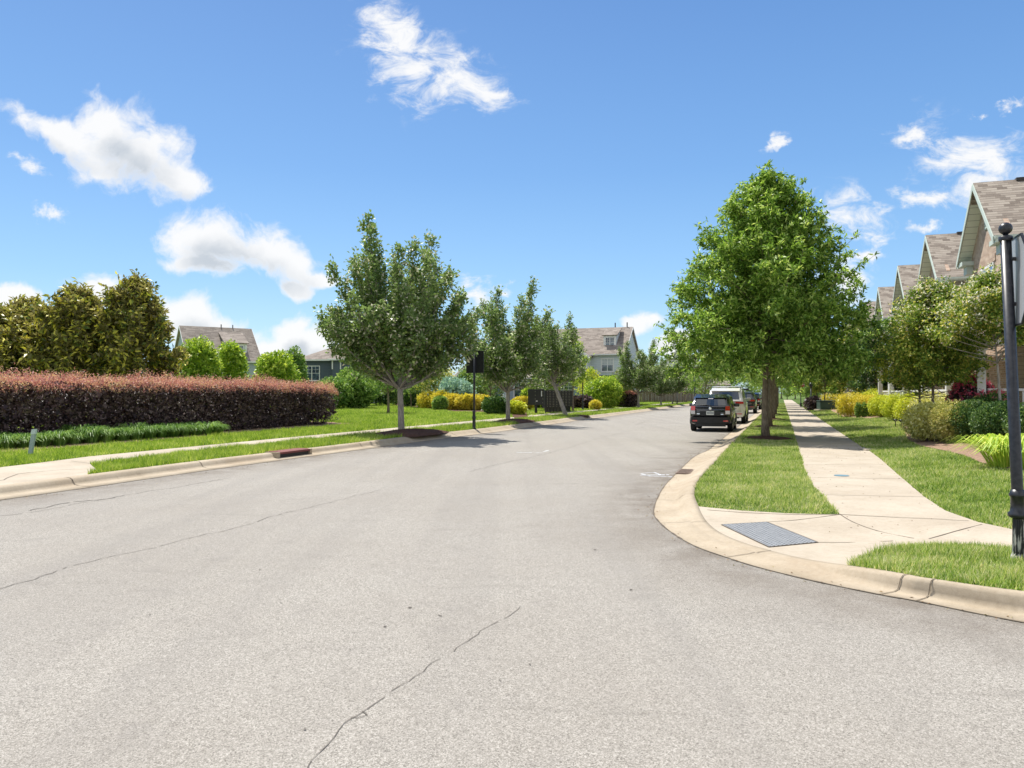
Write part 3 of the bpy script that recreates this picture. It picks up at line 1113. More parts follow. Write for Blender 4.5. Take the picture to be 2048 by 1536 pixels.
p = land(1683, 951.5)
mb = MB()
mb.lathe([(0.125, 0.003), (0.125, 0.008), (0.10, 0.010), (0.09, 0.009)], (p[0], p[1], G(*p)), 28)
mb.mi = 0
tag(mb.build('valve_cover', mottled('blue_lid', (0.07, 0.16, 0.22), (0.16, 0.28, 0.34), 20)), 'round blue-green utility lid set in the right-hand pavement', 'utility lid')
p = land(1736, 900)
mb = MB()
mb.bbox(p[0] - 0.16, p[0] + 0.16, p[1] - 0.22, p[1] + 0.22, G(*p) - 0.02, G(*p) + 0.035, 0.012)
tag(mb.build('meter_box_lid', M_PAVE), 'small pale concrete meter box lid at the pavement edge in the lawn', 'meter box')


# ------------------------------------------------------------------ grass blades
rng = np.random.default_rng(7)


def Gv(x, y):
    s = x * DX + y * DY
    t = x * NX + y * NY
    z = np.full(len(x), 0.14)
    z += np.where(t > 2.0, np.minimum(0.30, 0.065 * (t - 2.0)), 0)
    z += np.where(t < -15.4, np.minimum(0.1, 0.012 * (-15.4 - t)), 0)
    d = np.hypot(x - RAMPC[0], y - RAMPC[1])
    u = np.clip((d - 0.9) / 1.6, 0, 1)
    w = 1 - u * u * (3 - 2 * u)
    return z - 0.125 * w * (t > -2.5)


def blades(name, poly, dens0, d0, power, h0, w0, mat, label, exclude=(), maxY=200, edge=0.05):
    poly = np.array(poly)
    x0, y0 = poly.min(0)
    x1, y1 = poly.max(0)
    X, Y = [], []
    # bands in distance with falling density
    yb = [max(3.5, y0)]
    while yb[-1] < min(maxY, y1):
        yb.append(yb[-1] * 1.12)
    for a, b in zip(yb, yb[1:]):
        b = min(b, min(maxY, y1))
        xl = max(x0, -0.78 * b - 1)
        xr = min(x1, 0.78 * b + 1)
        if xr <= xl or b <= a:
            continue
        dens = dens0 * min(1.0, (d0 / ((a + b) / 2)) ** power)
        n = int(dens * (b - a) * (xr - xl))
        if n <= 0:
            continue
        x = rng.uniform(xl, xr, n)
        y = rng.uniform(a, b, n)
        k = in_poly(x, y, [tuple(p) for p in poly])
        for e in exclude:
            k &= ~in_poly(x, y, e)
        X.append(x[k])
        Y.append(y[k])
    X = np.concatenate(X)
    Y = np.concatenate(Y)
    n = len(X)
    Z = Gv(X, Y) - 0.012
    sc_ = np.maximum(1, (Y / d0)) ** (power / 2 * 0.9)
    clump = 0.6 + 0.8 * (np.sin(X * 3.1 + np.cos(Y * 2.3) * 2) * np.sin(Y * 2.7 + X) * 0.5 + 0.5)
    H = h0 * rng.uniform(0.55, 1.25, n) * clump * np.minimum(sc_, 1.8) ** 0.5
    W = w0 * rng.uniform(0.7, 1.3, n) * sc_
    az = rng.uniform(0, 2 * np.pi, n)
    lean = rng.uniform(0.15, 0.95, n) * H
    sx, sy = -np.sin(az) * W / 2, np.cos(az) * W / 2
    la = az + rng.normal(0, 0.5, n)
    V = np.empty((n, 3, 3))
    V[:, 0] = np.stack([X - sx, Y - sy, Z], 1)
    V[:, 1] = np.stack([X + sx, Y + sy, Z], 1)
    V[:, 2] = np.stack([X + np.cos(la) * lean, Y + np.sin(la) * lean, Z + H], 1)
    o = np_mesh(name, V.reshape(-1, 3), 3, mat)
    tag(o, label, kind='stuff')
    print(name, n)
    return o


RB = [land(*p) for p in ((1655, 812), (1663, 822), (1686, 834), (1740, 838), (1780, 832), (1797, 834), (1800, 841), (1816, 880), (1834, 891), (1886, 901), (1928, 911.5), (1964.6, 927), (2016, 937.6))]
RBs = [to_st(*p) for p in RB]
bed_r = RB + [st(RBs[-1][0] - 1.5, 6.0), st(13, 12), st(75, 12), st(75, 5.2), st(62, 5.2)]
sheet('mulch_bed_right', bed_r, M_STRAW, dz=0.012, cell=0.35, bumpy=0.035)
HB0, HB1 = 9.0, 30.2
bed_l = [st(8, -17.55), st(14, -17.6), st(19, -17.75), st(22, -18.2), st(26, -18.35), st(30.2, -18.4), st(30.6, -21.8), st(8, -21.8)]
sheet('mulch_bed_left', bed_l, M_STRAW, dz=0.012, cell=0.4, bumpy=0.04)


def ring(name, c, rx, ry, rz, mat=M_MULCH, h=0.07, seed=0):
    """mulch mound"""
    rnd = random.Random(seed)
    n, m = 30, 7
    vs, fs = [], []
    ph = rnd.uniform(0, 6)
    for j in range(m + 1):
        f = j / m
        for i in range(n):
            a = 2 * math.pi * i / n
            w_ = 1 + 0.10 * math.sin(3 * a + ph) + 0.06 * math.sin(7 * a + ph * 2)
            x = rx * f * w_ * math.cos(a)
            y = ry * f * w_ * math.sin(a)
            xr = c[0] + x * math.cos(rz) - y * math.sin(rz)
            yr = c[1] + x * math.sin(rz) + y * math.cos(rz)
            s, t = to_st(xr, yr)
            z = G(xr, yr) + h * (1 - f * f) + rnd.uniform(0, 0.02) * (f < 0.99) - 0.004 * (f > .99)
            vs.append((xr, yr, z))
    for j in range(m):
        for i in range(n):
            i2 = (i + 1) % n
            fs.append((j * n + i, j * n + i2, (j + 1) * n + i2, (j + 1) * n + i))
    mb = MB()
    mb.add(vs, fs)
    o = mb.build(name, mat, fix=False)
    struct(name, o)
    # outline polygon for grass exclusion
    return [(v[0], v[1]) for v in vs[m * n:(m + 1) * n]]


def along(s, t):
    return st(s, t)


street_rz = math.atan2(DY, DX)
OAKS = [st(25.75, -0.50), st(34.2, -0.48), st(43.6, -0.45), st(53.5, -0.45), st(63.5, -0.45), st(73.5, -0.45), st(84, -0.45), st(95, -0.45), st(108, -0.45)]
MAPS = [(xat(803, 27.0), 27.0), (xat(1016, 37.6), 37.6), (xat(1131, 48.0), 48.0), (xat(1277, 73.5), 73.5), (xat(1322, 84), 84.0), (xat(1345, 94), 94.0)]
mring = []
mring.append(ring('mulch_ring', st(25.4, -0.45), 1.05, 0.8, street_rz, seed=1))
for i, p in enumerate(OAKS[1:4]):
    mring.append(ring('mulch_ring', p, 0.8, 0.7, street_rz, seed=2 + i))
s0, t0 = to_st(*MAPS[0])
mring.append(ring('mulch_ring', st(s0 - 0.05, t0 + 0.40), 1.9, 1.15, street_rz, seed=11, h=0.17))
s0, t0 = to_st(*MAPS[1])
mring.append(ring('mulch_ring', st(s0 - 0.1, t0 + 0.35), 1.9, 1.0, street_rz, seed=12, h=0.17))
s0, t0 = to_st(*MAPS[2])
mring.append(ring('mulch_ring', st(s0, t0 + 0.8), 1.2, 0.8, street_rz, seed=13))
for k in (3, 4):
    s0, t0 = to_st(*MAPS[k])
    mring.append(ring('mulch_ring', st(s0, t0 + 0.8), 1.0, 0.8, street_rz, seed=14 + k))
# bed under the yellow shrubs mid left
bed_m = [land(*p) for p in ((742, 812), (800, 813), (850, 818), (900, 824), (980, 826), (1040, 826), (1062, 829), (1058, 838), (1036, 838), (1020, 829), (1090, 812), (1000, 803), (742, 804))]
bed_m = [land(*p) for p in ((790, 812), (850, 817), (900, 823), (975, 826), (1022, 829), (1030, 837), (1058, 837.5), (1052, 824), (1080, 812), (790, 805))]
sheet('mulch_bed_middle', bed_m, M_MULCH, dz=0.012, cell=1.0, bumpy=0.03)

blades('grass_strip_right', strip_right, 4200, 9, 1.25, 0.050, 0.0085, G_RIGHT, 'short pale green grass between kerb and pavement on the right', exclude=mring[:4], maxY=110)
blades('grass_corner', patch, 4600, 9, 1.2, 0.066, 0.0085, G_RIGHT, 'tufted grass patch at the street corner')
blades('grass_lawn_right', lawn_r, 3200, 10, 1.3, 0.052, 0.010, G_RIGHT, 'patchy pale lawn in front of the brick houses', exclude=[bed_r], maxY=80)
blades('grass_strip_left', strip_l, 1700, 14, 1.25, 0.105, 0.012, G_LEFT, 'bright green grass strip between left kerb and pavement', exclude=mring[4:], maxY=130)
lawn_l_near = up_l + [st(150, -60), st(0, -60)]
blades('grass_lawn_left', lawn_l_near, 1300, 15, 1.45, 0.095, 0.013, G_LEFT, 'bright green lawn beyond the left pavement', exclude=[bed_l, bed_m], maxY=150)
# ================================================================== plants
def unit(v):
    return v / np.maximum(1e-9, np.linalg.norm(v, axis=-1, keepdims=True))


def leaf_quads(P, D, L, W, rg, fold=0.25, flat=0.0):
    """one pointed leaf per row; flat>0 turns leaf faces upwards"""
    n = len(P)
    D = unit(D)
    rv = rg.normal(size=(n, 3))
    S = rv - D * (rv * D).sum(1, keepdims=True)
    S = unit(S)
    if flat > 0:
        up = np.cross(D, np.array([0, 0, 1.0]))
        k = rg.uniform(size=(n, 1)) < flat
        S = np.where(k & (np.linalg.norm(up, axis=1, keepdims=True) > 0.1), unit(up + 0.35 * rg.normal(size=(n, 3))), S)
    N = unit(np.cross(S, D))
    fl = (N[:, 2:3] < 0) & (rg.uniform(size=(n, 1)) < 0.85)
    # keep the upper side up for most leaves, so undersides show only from below
    S = np.where(fl, -S, S)
    N = np.where(fl, -N, N)
    L = L * rg.uniform(0.65, 1.3, (n, 1))
    W = W * rg.uniform(0.75, 1.25, (n, 1))
    V = np.empty((n, 4, 3))
    V[:, 0] = P
    V[:, 1] = P + D * L * 0.45 + S * W / 2 + N * W * fold
    V[:, 2] = P + D * L - N * L * 0.12
    V[:, 3] = P + D * L * 0.5 - S * W / 2 + N * W * fold
    return V


def curve_pts(p0, d0, length, droop, n, rg, wig=0.08):
    """a limb: starts along d0, bends up (droop<0) or down"""
    pts = [np.array(p0, float)]
    d = np.array(d0, float)
    for _ in range(n):
        d = d + np.array([0, 0, -droop / n]) + rg.normal(size=3) * wig
        d /= np.linalg.norm(d)
        pts.append(pts[-1] + d * length / n)
    return pts


def tree(name, label, cat, loc, H, base, prof, trunk_r, leafmat, barkmat, seed, n_limb=60, elev=(20, 65), twigs=10, twig_len=0.6,
         per=22, ll=0.10, lw=0.04, spread=0.10, flat=0.5, droop=0.0, group=None, lean=(0, 0), start=0.30, wander=0.12, extra=None, fork=None, rz=0.0,
         tpitch=0.6, fork_h=None, lowbias=1.15, var=(0.72, 1.12), whorl=3, sprig=0, cut=None):
    """prof = [(height fraction of crown, radius)], leaves sit on twigs of limbs"""
    rg = np.random.default_rng(seed)
    t_ = thing(name, label, cat, (loc[0], loc[1], loc[2] if len(loc) > 2 else G(loc[0], loc[1]) - 0.03), rz, group)
    mb = MB()
    hs, rs = zip(*prof)

    def axis(z):
        f = z / H
        return np.array([lean[0] * f + 0.03 * math.sin(z * 1.7 + seed), lean[1] * f + 0.03 * math.cos(z * 1.3 + seed), z])
    zs = np.linspace(0, H * 0.97, 14)
    tr = [trunk_r * (1.25 if i == 0 else 1.0) * max(0.06, (1 - (z / H) ** 0.85)) for i, z in enumerate(zs)]
    mb.tube([tuple(axis(z)) for z in zs], tr, 10)
    P, D = [], []
    ga = rg.uniform(0, 6)
    for i in range(n_limb):
        f = (i + rg.uniform(0, 0.8)) / n_limb
        f = f ** lowbias
        f = min(f, 0.97)
        z = base + (H - base) * f
        rad = np.interp(f, hs, rs) * rg.uniform(*var)
        el = R(elev[0] + (elev[1] - elev[0]) * f + rg.normal() * 7)
        ga += 2.39996
        a = ga + rg.normal() * 0.25
        d = np.array([math.cos(a) * math.cos(el), math.sin(a) * math.cos(el), math.sin(el)])
        ln = rad / max(0.25, math.cos(el))
        z0 = z - ln * math.sin(el) * 0.55
        z0 = max(base * 0.82, min(z0, H * 0.93)) if fork_h is None else max(fork_h * rg.uniform(0.92, 1.15), min(z0, H * 0.9))
        p0 = axis(z0)
        ln = min(ln, (H * 1.0 - z0) / max(0.2, math.sin(el))) if math.sin(el) > 0.2 else ln
        rmx = max(rs)
        for _ in range(14):
            re = min(ln * math.cos(el), rmx)
            fz = 1.0
            while fz > 0 and np.interp(fz, hs, rs) < re:
                fz -= 0.04
            if z0 + ln * math.sin(el) + max(0, -droop) * ln * 0.35 + twig_len * 0.45 <= base + (H - base) * (fz + 0.06):
                break
            ln *= 0.92
        pts = curve_pts(p0, d, ln, droop, 6, rg, wander * 0.5)
        r0 = min(trunk_r * 0.42, trunk_r * 0.16 + 0.011 * ln) * max(0.35, 1 - z0 / H)
        if i % 2 == 0 or n_limb < 60:
            mb.tube([tuple(p) for p in pts], [r0 * (1 - k / 7) + 0.004 for k in range(7)], 5, cap=False)
        pa = np.array(pts)
        nt = max(3, int(twigs * (0.45 + 0.55 * ln / max(rs))))
        for j in range(nt):
            u = start + (1 - start) * (j + rg.uniform(0, 1)) / nt
            k = min(5, int(u * 6))
            q = pa[k] + (pa[k + 1] - pa[k]) * (u * 6 - k)
            ax = unit(pa[k + 1] - pa[k])
            td = unit(ax * 0.7 + rg.normal(size=3) * tpitch + np.array([0, 0, 0.12]))
            tl = twig_len * rg.uniform(0.5, 1.25) * (1.15 - 0.4 * u)
            m = int(per * rg.uniform(0.6, 1.3))
            w = rg.uniform(0.05, 1.0, (m, 1))
            pp = q + td * tl * w + rg.normal(size=(m, 3)) * spread * (0.6 + 0.6 * w)
            P.append(pp)
            D.append(unit(td * 0.7 + rg.normal(size=(m, 3)) * 0.75))
        # leaves at the very tip
        m = int(per * 0.6)
        P.append(pa[-1] + rg.normal(size=(m, 3)) * spread * 0.8 + unit(pa[-1] - pa[-2]) * rg.uniform(-0.3, 0.35, (m, 1)) * twig_len)
        D.append(unit(unit(pa[-1] - pa[-2]) + rg.normal(size=(m, 3)) * 0.6))
    # a few long shoots standing clear of the crown
    for i in range(sprig):
        f = rg.uniform(0.1, 1.0)
        z = base + (H - base) * f
        a = rg.uniform(0, 6.28)
        el = R(15 + 50 * f)
        d = np.array([math.cos(a) * math.cos(el), math.sin(a) * math.cos(el), math.sin(el)])
        r_ = np.interp(f, hs, rs) * 0.9
        q0 = axis(z) + np.array([math.cos(a) * r_, math.sin(a) * r_, -0.2])
        pts = curve_pts(q0, d, rg.uniform(0.7, 1.15), -0.1, 5, rg, 0.05)
        mb.tube([tuple(p) for p in pts], [0.009 - 0.0012 * k for k in range(6)], 4, cap=False)
        pa = np.array(pts)
        u = rg.uniform(0, 4.99, 40)
        kk = u.astype(int)
        P.append(pa[kk] + (pa[kk + 1] - pa[kk]) * (u - kk)[:, None])
        D.append(unit(d + rg.normal(size=(40, 3)) * 0.9))
    mb.build('trunk', barkmat, t_, smooth=True, fix=False)
    P = np.concatenate(P)
    D = np.concatenate(D)
    if whorl > 1:
        k = rg.permutation(len(P))[:len(P) // whorl]
        P = np.repeat(P[k], whorl, 0) + rg.normal(size=(len(k) * whorl, 3)) * ll * 0.12
        D = np.repeat(D[k], whorl, 0) * 0.55 + rg.normal(size=(len(k) * whorl, 3)) * 0.8
    k = (P[:, 2] > (base * 0.62 if cut is None else cut) + 0.25 * np.sin(P[:, 0] * 4 + seed))
    P, D = P[k], D[k]
    V = leaf_quads(P, D, ll, lw, rg, flat=flat)
    mats, midx = [leafmat], None
    if extra:
        mats = [leafmat, extra[0]]
        top = P[:, 2] / H
        rr = np.hypot(P[:, 0], P[:, 1])
        prob = extra[1] * np.clip((top - extra[2]) * 2.2, 0, 1)
        # blooms come in clusters
        cl = np.sin(P[:, 0] * 5 + seed) * np.sin(P[:, 1] * 5.3) * np.sin(P[:, 2] * 4.7 + 1)
        midx = ((rg.uniform(size=len(P)) < prob) & (cl > -0.1)).astype(np.int32)
    np_mesh('crown', V.reshape(-1, 3), 4, None, t_, mats=mats, midx=midx)
    return t_


def lump(d, seed, k=3.0):
    return (np.sin(d[:, 0] * k + seed) * np.cos(d[:, 1] * k * 1.1 + seed * 1.7) + np.sin(d[:, 2] * k * 1.3 + seed * 0.6 + d[:, 0] * k) * 0.7) / 1.7


def bush(name, label, cat, loc, rx, ry, rz_, n, ll, lw, mat, seed, rz=0.0, box=2.0, lumpy=0.10, base=0.0, group=None, top=None, shell=0.72, flat=0.35,
         stems=True, spiky=0.0, lk=3.0, zc=0.5, stemr=0.02, outward=0.8, top_h=0.12):
    """a shrub or clipped hedge: leaves through the outer part of a rounded body; rz_ = full height"""
    rg = np.random.default_rng(seed)
    t_ = thing(name, label, cat, (loc[0], loc[1], loc[2] if len(loc) > 2 else G(loc[0], loc[1]) - 0.02), rz, group)
    hz = (rz_ - base) / 2
    # points over a superellipsoid, area-weighted by rejection on a box
    d = rg.normal(size=(int(n * 1.6), 3))
    if box > 2.2:
        # sample on box faces so long hedges are covered evenly
        A = np.array([ry * hz, rx * hz, rx * ry])
        ax = rg.choice(3, size=len(d), p=A / A.sum())
        q = rg.uniform(-1, 1, (len(d), 3))
        sgn = np.where(rg.uniform(size=len(d)) < 0.5, -1, 1)
        q[np.arange(len(d)), ax] = sgn
        d = q
    e = box
    nr = (np.abs(d) ** e).sum(1, keepdims=True) ** (1 / e)
    d = d / nr
    rad = 1 - (1 - shell) * rg.uniform(0, 1, (len(d), 1)) ** 1.6
    pos_dir = d * np.array([rx, ry, hz])
    lm = 1 + lumpy * lump(pos_dir * lk / 3.0 * 2.2, seed, 1.0)[:, None] + spiky * np.abs(rg.normal(size=(len(d), 1))) * (rg.uniform(size=(len(d), 1)) < 0.15)
    P = pos_dir * rad * lm
    P[:, 2] += base + hz
    k = P[:, 2] > 0.02
    P, dd = P[k], unit(pos_dir[k] / np.array([rx, ry, hz]) ** 2)
    P, dd = P[:n], dd[:n]
    D = unit(dd * outward + rg.normal(size=P.shape) * 0.7 + np.array([0, 0, 0.25]))
    V = leaf_quads(P, D, ll, lw, rg, flat=flat)
    np_mesh('foliage', V.reshape(-1, 3), 4, mat, t_)
    # inner big dull leaves close the body like twigs and old leaves do
    m = max(60, int(n * 0.16))
    d2 = rg.uniform(-1, 1, (m, 3))
    nr = (np.abs(d2) ** e).sum(1, keepdims=True) ** (1 / e)
    rm = min(rx, ry, hz)
    d2 = d2 / np.maximum(nr, 1)
    P2 = d2 * np.array([rx - 0.26 * rm, ry - 0.26 * rm, hz - 0.26 * rm]) + np.array([0, 0, base + hz])
    V2 = leaf_quads(P2, rg.normal(size=(m, 3)), ll * 2.6, lw * 3.2, rg)
    np_mesh('inner_foliage', V2.reshape(-1, 3), 4, mat, t_)
    if stems:
        mb = MB()
        ns = 5 if box <= 2.2 else max(5, int(rx * 2 / 0.6))
        for i in range(ns):
            x = (i - (ns - 1) / 2) / max(1, ns - 1) * rx * 1.5 if box > 2.2 else rg.uniform(-0.3, 0.3) * rx
            y = rg.uniform(-0.3, 0.3) * ry
            mb.tube([(x * 0.6 if box <= 2.2 else x, y * 0.6, -0.02), (x, y, rz_ * 0.35), (x * 1.2 if box <= 2.2 else x + 0.1, y * 1.3, rz_ * 0.7)], [stemr, stemr * 0.7, stemr * 0.3], 5)
        mb.build('stem', M_BARK, t_, fix=False)
    if top:
        # fresh shoots standing out of the top
        tm, tn, th, tl, tw = top
        sx = rg.uniform(-0.97, 0.97, (tn, 1)) * rx
        sy = rg.uniform(-0.97, 0.97, (tn, 1)) * ry
        fx = (np.abs(sx / rx) ** e + np.abs(sy / ry) ** e)
        k = (fx[:, 0] < 0.97)
        sx, sy, fx = sx[k], sy[k], fx[k]
        sz = base + hz + hz * (1 - fx) ** (1 / e)
        hh = th * rg.uniform(0.12, 1.0, sx.shape) ** 1.5 * (0.85 + 0.55 * np.sin(sx * 2.1 + seed) * np.cos(sx * 0.9 + sy * 3) + 0.3 * np.sin(sx * 5.3))
        vals = []
        dirs = []
        for j in range(9):
            u = (j + 0.5) / 9
            off = rg.normal(size=(len(sx), 3)) * 0.022
            vals.append(np.concatenate([sx, sy, sz - 0.06 + hh * u], 1) + off)
            dirs.append(rg.normal(size=(len(sx), 3)) + np.array([0, 0, 0.8]))
        PP = np.concatenate(vals)
        DD = np.concatenate(dirs)
        V3 = leaf_quads(PP, DD, tl, tw, rg)
        np_mesh('new_growth', V3.reshape(-1, 3), 4, tm, t_)
    return t_


def tuft(name, label, cat, loc, r, h, n, w, mat, seed, group=None, arch=1.0):
    """arching strap leaves from one crown (three segments each)"""
    rg = np.random.default_rng(seed)
    t_ = thing(name, label, cat, (loc[0], loc[1], G(loc[0], loc[1]) - 0.02), rg.uniform(0, 6), group)
    az = rg.uniform(0, 2 * np.pi, n)
    b = rg.uniform(0, 0.35, n) * r
    P0 = np.stack([np.cos(az) * b, np.sin(az) * b, np.zeros(n)], 1)
    reach = r * rg.uniform(0.35, 1.1, n)
    top = h * rg.uniform(0.65, 1.1, n)
    dirn = np.stack([np.cos(az), np.sin(az), np.zeros(n)], 1)
    side = np.stack([-np.sin(az), np.cos(az), np.zeros(n)], 1) * (w / 2)
    us = [0, 0.4, 0.75, 1.0]
    hz = [0, 0.75, 1.0, 0.72 if arch > 0.5 else 0.98]
    prev = None
    quads = []
    for u, hh, ww in zip(us, hz, (0.8, 1.0, 0.8, 0.12)):
        c = P0 + dirn * (reach * u ** 1.3)[:, None] + np.array([0, 0, 1.0]) * (top * hh)[:, None]
        l_, r_ = c - side * ww, c + side * ww
        if prev is not None:
            quads.append(np.stack([prev[0], prev[1], r_, l_], 1))
        prev = (l_, r_)
    V = np.concatenate(quads)
    np_mesh('leaves', V.reshape(-1, 3), 4, mat, t_)
    return t_


print('plants')
# --------------------------------------------------------------- street oaks on the right
OPROF = [(0, 2.9), (0.10, 3.2), (0.25, 3.28), (0.40, 3.1), (0.54, 2.65), (0.68, 2.15), (0.81, 1.55), (0.92, 0.9), (1.0, 0.3)]
SP = 'pin oaks in the right-hand strip'
oak1 = tree('street_oak', 'tall feathery green oak, foremost in the row beside the black parked hatchback', 'tree', OAKS[0], 8.45, 2.4, OPROF, 0.122, L_OAK, M_BARK, 3,
            n_limb=190, elev=(-9, 60), twigs=19, twig_len=0.62, per=36, ll=0.16, lw=0.055, spread=0.075, flat=0.45, droop=-0.08, group=SP, lean=(0.1, 0), start=0.2, lowbias=1.45, var=(0.72, 1.12), whorl=5, sprig=14)
oak2 = tree('street_oak', 'second street oak back, trunk just behind that of the foremost oak', 'tree', OAKS[1], 7.2, 2.7, [(a, b * 0.85) for a, b in OPROF], 0.125, L_OAK, M_BARK, 4,
            n_limb=100, elev=(-8, 60), lowbias=1.4, twigs=13, twig_len=0.66, per=24, ll=0.16, lw=0.055, spread=0.10, flat=0.35, droop=-0.1, group=SP)
for i, p in enumerate(OAKS[2:]):
    ords = ['third', 'fourth', 'fifth', 'sixth', 'seventh', 'eighth', 'ninth'][i]
    s_ = 0.95 - 0.02 * (i % 3)
    dup(oak2, (p[0], p[1], G(*p) - 0.03), i * 1.9 + 0.7, ords + ' street oak along the strip, its trunk overlapping the one before', SP, (s_, s_, s_ * 1.0))

# --------------------------------------------------------------- maples on the left strip
def maple(name, label, cat, loc, leaders, trunk_r, fork, leafmat, barkmat, seed, group=None, ll=0.135, lw=0.095, sub=(0.85, 0.36), per=22, nsub=15, cut=2.3, lean=0.0):
    """upright maple: long leaders from a fork, each one feathered with short side shoots"""
    rg = np.random.default_rng(seed)
    t_ = thing(name, label, cat, (loc[0], loc[1], G(loc[0], loc[1]) - 0.03), 0, group)
    mb = MB()
    hi = max(l[2] * math.sin(R(l[1])) for l in leaders) + fork
    mb.tube([(0, 0, 0), (0.0, 0, 0.12), (lean * 0.25, 0, fork * 0.6), (lean * 0.45, 0, fork), (lean * 0.8, 0.03, fork + 1.3), (lean, 0.0, fork + 2.6)],
            [trunk_r * 1.35, trunk_r * 1.05, trunk_r * 0.92, trunk_r * 0.85, trunk_r * 0.5, trunk_r * 0.25], 12)
    P, D = [], []
    for (az, el, ln) in leaders:
        a = R(az)
        e = R(el)
        lowfork = rg.uniform() < 0.22
        z0 = fork * rg.uniform(0.92, 1.0) if (el < 60 and lowfork) else fork + rg.uniform(0.25, 1.0 if el > 60 else 1.5)
        if el < 60 and not lowfork:
            z0 = min(z0, fork + 0.25 + (60 - el) * 0.035)
            el -= (z0 - fork) * 9
            ln *= 0.96
        e = R(el)
        lx_ = lean * (0.45 + 0.12 * (z0 - fork))
        low = R(max(12, el - 16))
        d = np.array([math.cos(a) * math.cos(low), math.sin(a) * math.cos(low), math.sin(low)])
        d1 = np.array([math.cos(a) * math.cos(e), math.sin(a) * math.cos(e), math.sin(e)])
        pts = [np.array([lx_, 0, z0])]
        n = 9
        for k in range(n):
            u = k / (n - 1)
            dd = unit(d * (1 - u) + (d1 + np.array([0, 0, 0.25])) * u + rg.normal(size=3) * 0.06)
            pts.append(pts[-1] + dd * ln / n)
        mb.tube([tuple(p) for p in pts], [trunk_r * (0.42 if lowfork else 0.24) * (1 - k / (n + 0.6)) + 0.004 for k in range(n + 1)], 6, cap=False)
        pa = np.array(pts)
        m_sub = int(nsub * ln / 3.2)
        for j in range(m_sub):
            u = 0.20 + 0.80 * (j + rg.uniform(0, 1)) / m_sub
            k = min(n - 1, int(u * n))
            q = pa[k] + (pa[k + 1] - pa[k]) * (u * n - k)
            ax = unit(pa[k + 1] - pa[k])
            sd_ = rg.normal(size=3)
            sd_ = unit(sd_ - ax * (sd_ * ax).sum())
            td = unit(ax * 0.9 + sd_ * 0.85 + np.array([0, 0, 0.35]))
            tl = (sub[0] + (sub[1] - sub[0]) * u) * rg.uniform(0.6, 1.25)
            pts2 = curve_pts(q, td, tl, -0.25, 4, rg, 0.06)
            mb.tube([tuple(p) for p in pts2], [0.012, 0.009, 0.007, 0.005, 0.003], 4, cap=False)
            p2 = np.array(pts2)
            m = int(per * (0.5 + tl) * rg.uniform(0.8, 1.3) * 2)
            w = rg.uniform(0.1, 3.99, m)
            kk = w.astype(int)
            pp = p2[kk] + (p2[kk + 1] - p2[kk]) * (w - kk)[:, None]
            off = rg.normal(size=(m, 3)) * 0.085
            P.append(pp + off)
            D.append(unit(off * 4 + td * 0.4 + rg.normal(size=(m, 3)) * 0.5))
        m = 26
        P.append(pa[-1] + rg.normal(size=(m, 3)) * np.array([0.07, 0.07, 0.2]))
        D.append(rg.normal(size=(m, 3)) + np.array([0, 0, 0.6]))
    mb.build('trunk', barkmat, t_, smooth=True, fix=False)
    P = np.concatenate(P)
    D = np.concatenate(D)
    k = P[:, 2] > cut - 0.12 + 0.34 * np.sin(P[:, 0] * 3.1 + seed) * np.cos(P[:, 1] * 2.7) + 0.12 * rg.normal(size=len(P))
    P, D = P[k], D[k]
    V = leaf_quads(P, D, ll, lw, rg, flat=0.5)
    np_mesh('crown', V.reshape(-1, 3), 4, leafmat, t_)
    return t_


def leader_set(seed, k, shape):
    rg = np.random.default_rng(seed)
    out = []
    for (n, el, ln) in shape:
        a0 = rg.uniform(0, 360)
        for i in range(n):
            out.append((a0 + 360 * i / n + rg.normal() * 11, el + rg.normal() * 3, ln * k * rg.uniform(0.86, 1.08)))
    return out


SM = 'maples in the left-hand strip'
shapeM = [(3, 83, 4.9), (7, 75, 4.5), (9, 66, 4.15), (12, 55, 3.65), (13, 42, 3.25), (13, 31, 2.85), (7, 24, 2.3), (9, 52, 2.4)]
L1 = leader_set(21, 1.0, shapeM)
L1 += [(178, 36, 3.1), (196, 30, 3.0), (168, 44, 3.1), (5, 34, 3.2), (-8, 42, 3.3), (165, 84, 5.45), (200, 87, 5.3)]
maple('street_maple', 'large upright maple with grey forked trunk on the mulch mound by the left kerb', 'tree', MAPS[0], L1, 0.115, 1.75, L_MAPLE, M_BARKG, 21, SM, lean=-0.12)
mp2 = maple('street_maple', 'second maple, upright and silvery, just right of the black sign post', 'tree', MAPS[1], leader_set(22, 0.76, [(2, 86, 6.2), (5, 77, 5.4), (7, 67, 4.6), (9, 55, 3.7), (11, 42, 3.0), (9, 29, 2.6)]),
            0.11, 1.6, L_MAPLE, M_BARKG, 22, SM, ll=0.14, lw=0.10, cut=2.1)
maple('street_maple', 'leaning grey-trunked maple in front of the black mailboxes', 'tree', MAPS[2], leader_set(23, 0.76, [(2, 86, 5.2), (6, 76, 4.8), (8, 66, 4.2), (10, 50, 3.4), (10, 34, 3.0)]),
      0.13, 1.9, L_MAPLE, M_BARKG, 23, SM, ll=0.15, lw=0.11, per=12, lean=-1.5)
for k, (p, lab, s_) in enumerate([(MAPS[3], 'dark full maple in front of the end of the purple hedge', 0.95), (MAPS[4], 'small maple in front of the brown fence, between two others', 0.72), (MAPS[5], 'far maple before the fence, nearest the parked cars', 0.85)]):
    dup(mp2, (p[0], p[1], G(*p) - 0.03), 1.3 * k + 0.6, lab, SM, (s_ * 1.15, s_ * 1.15, s_))

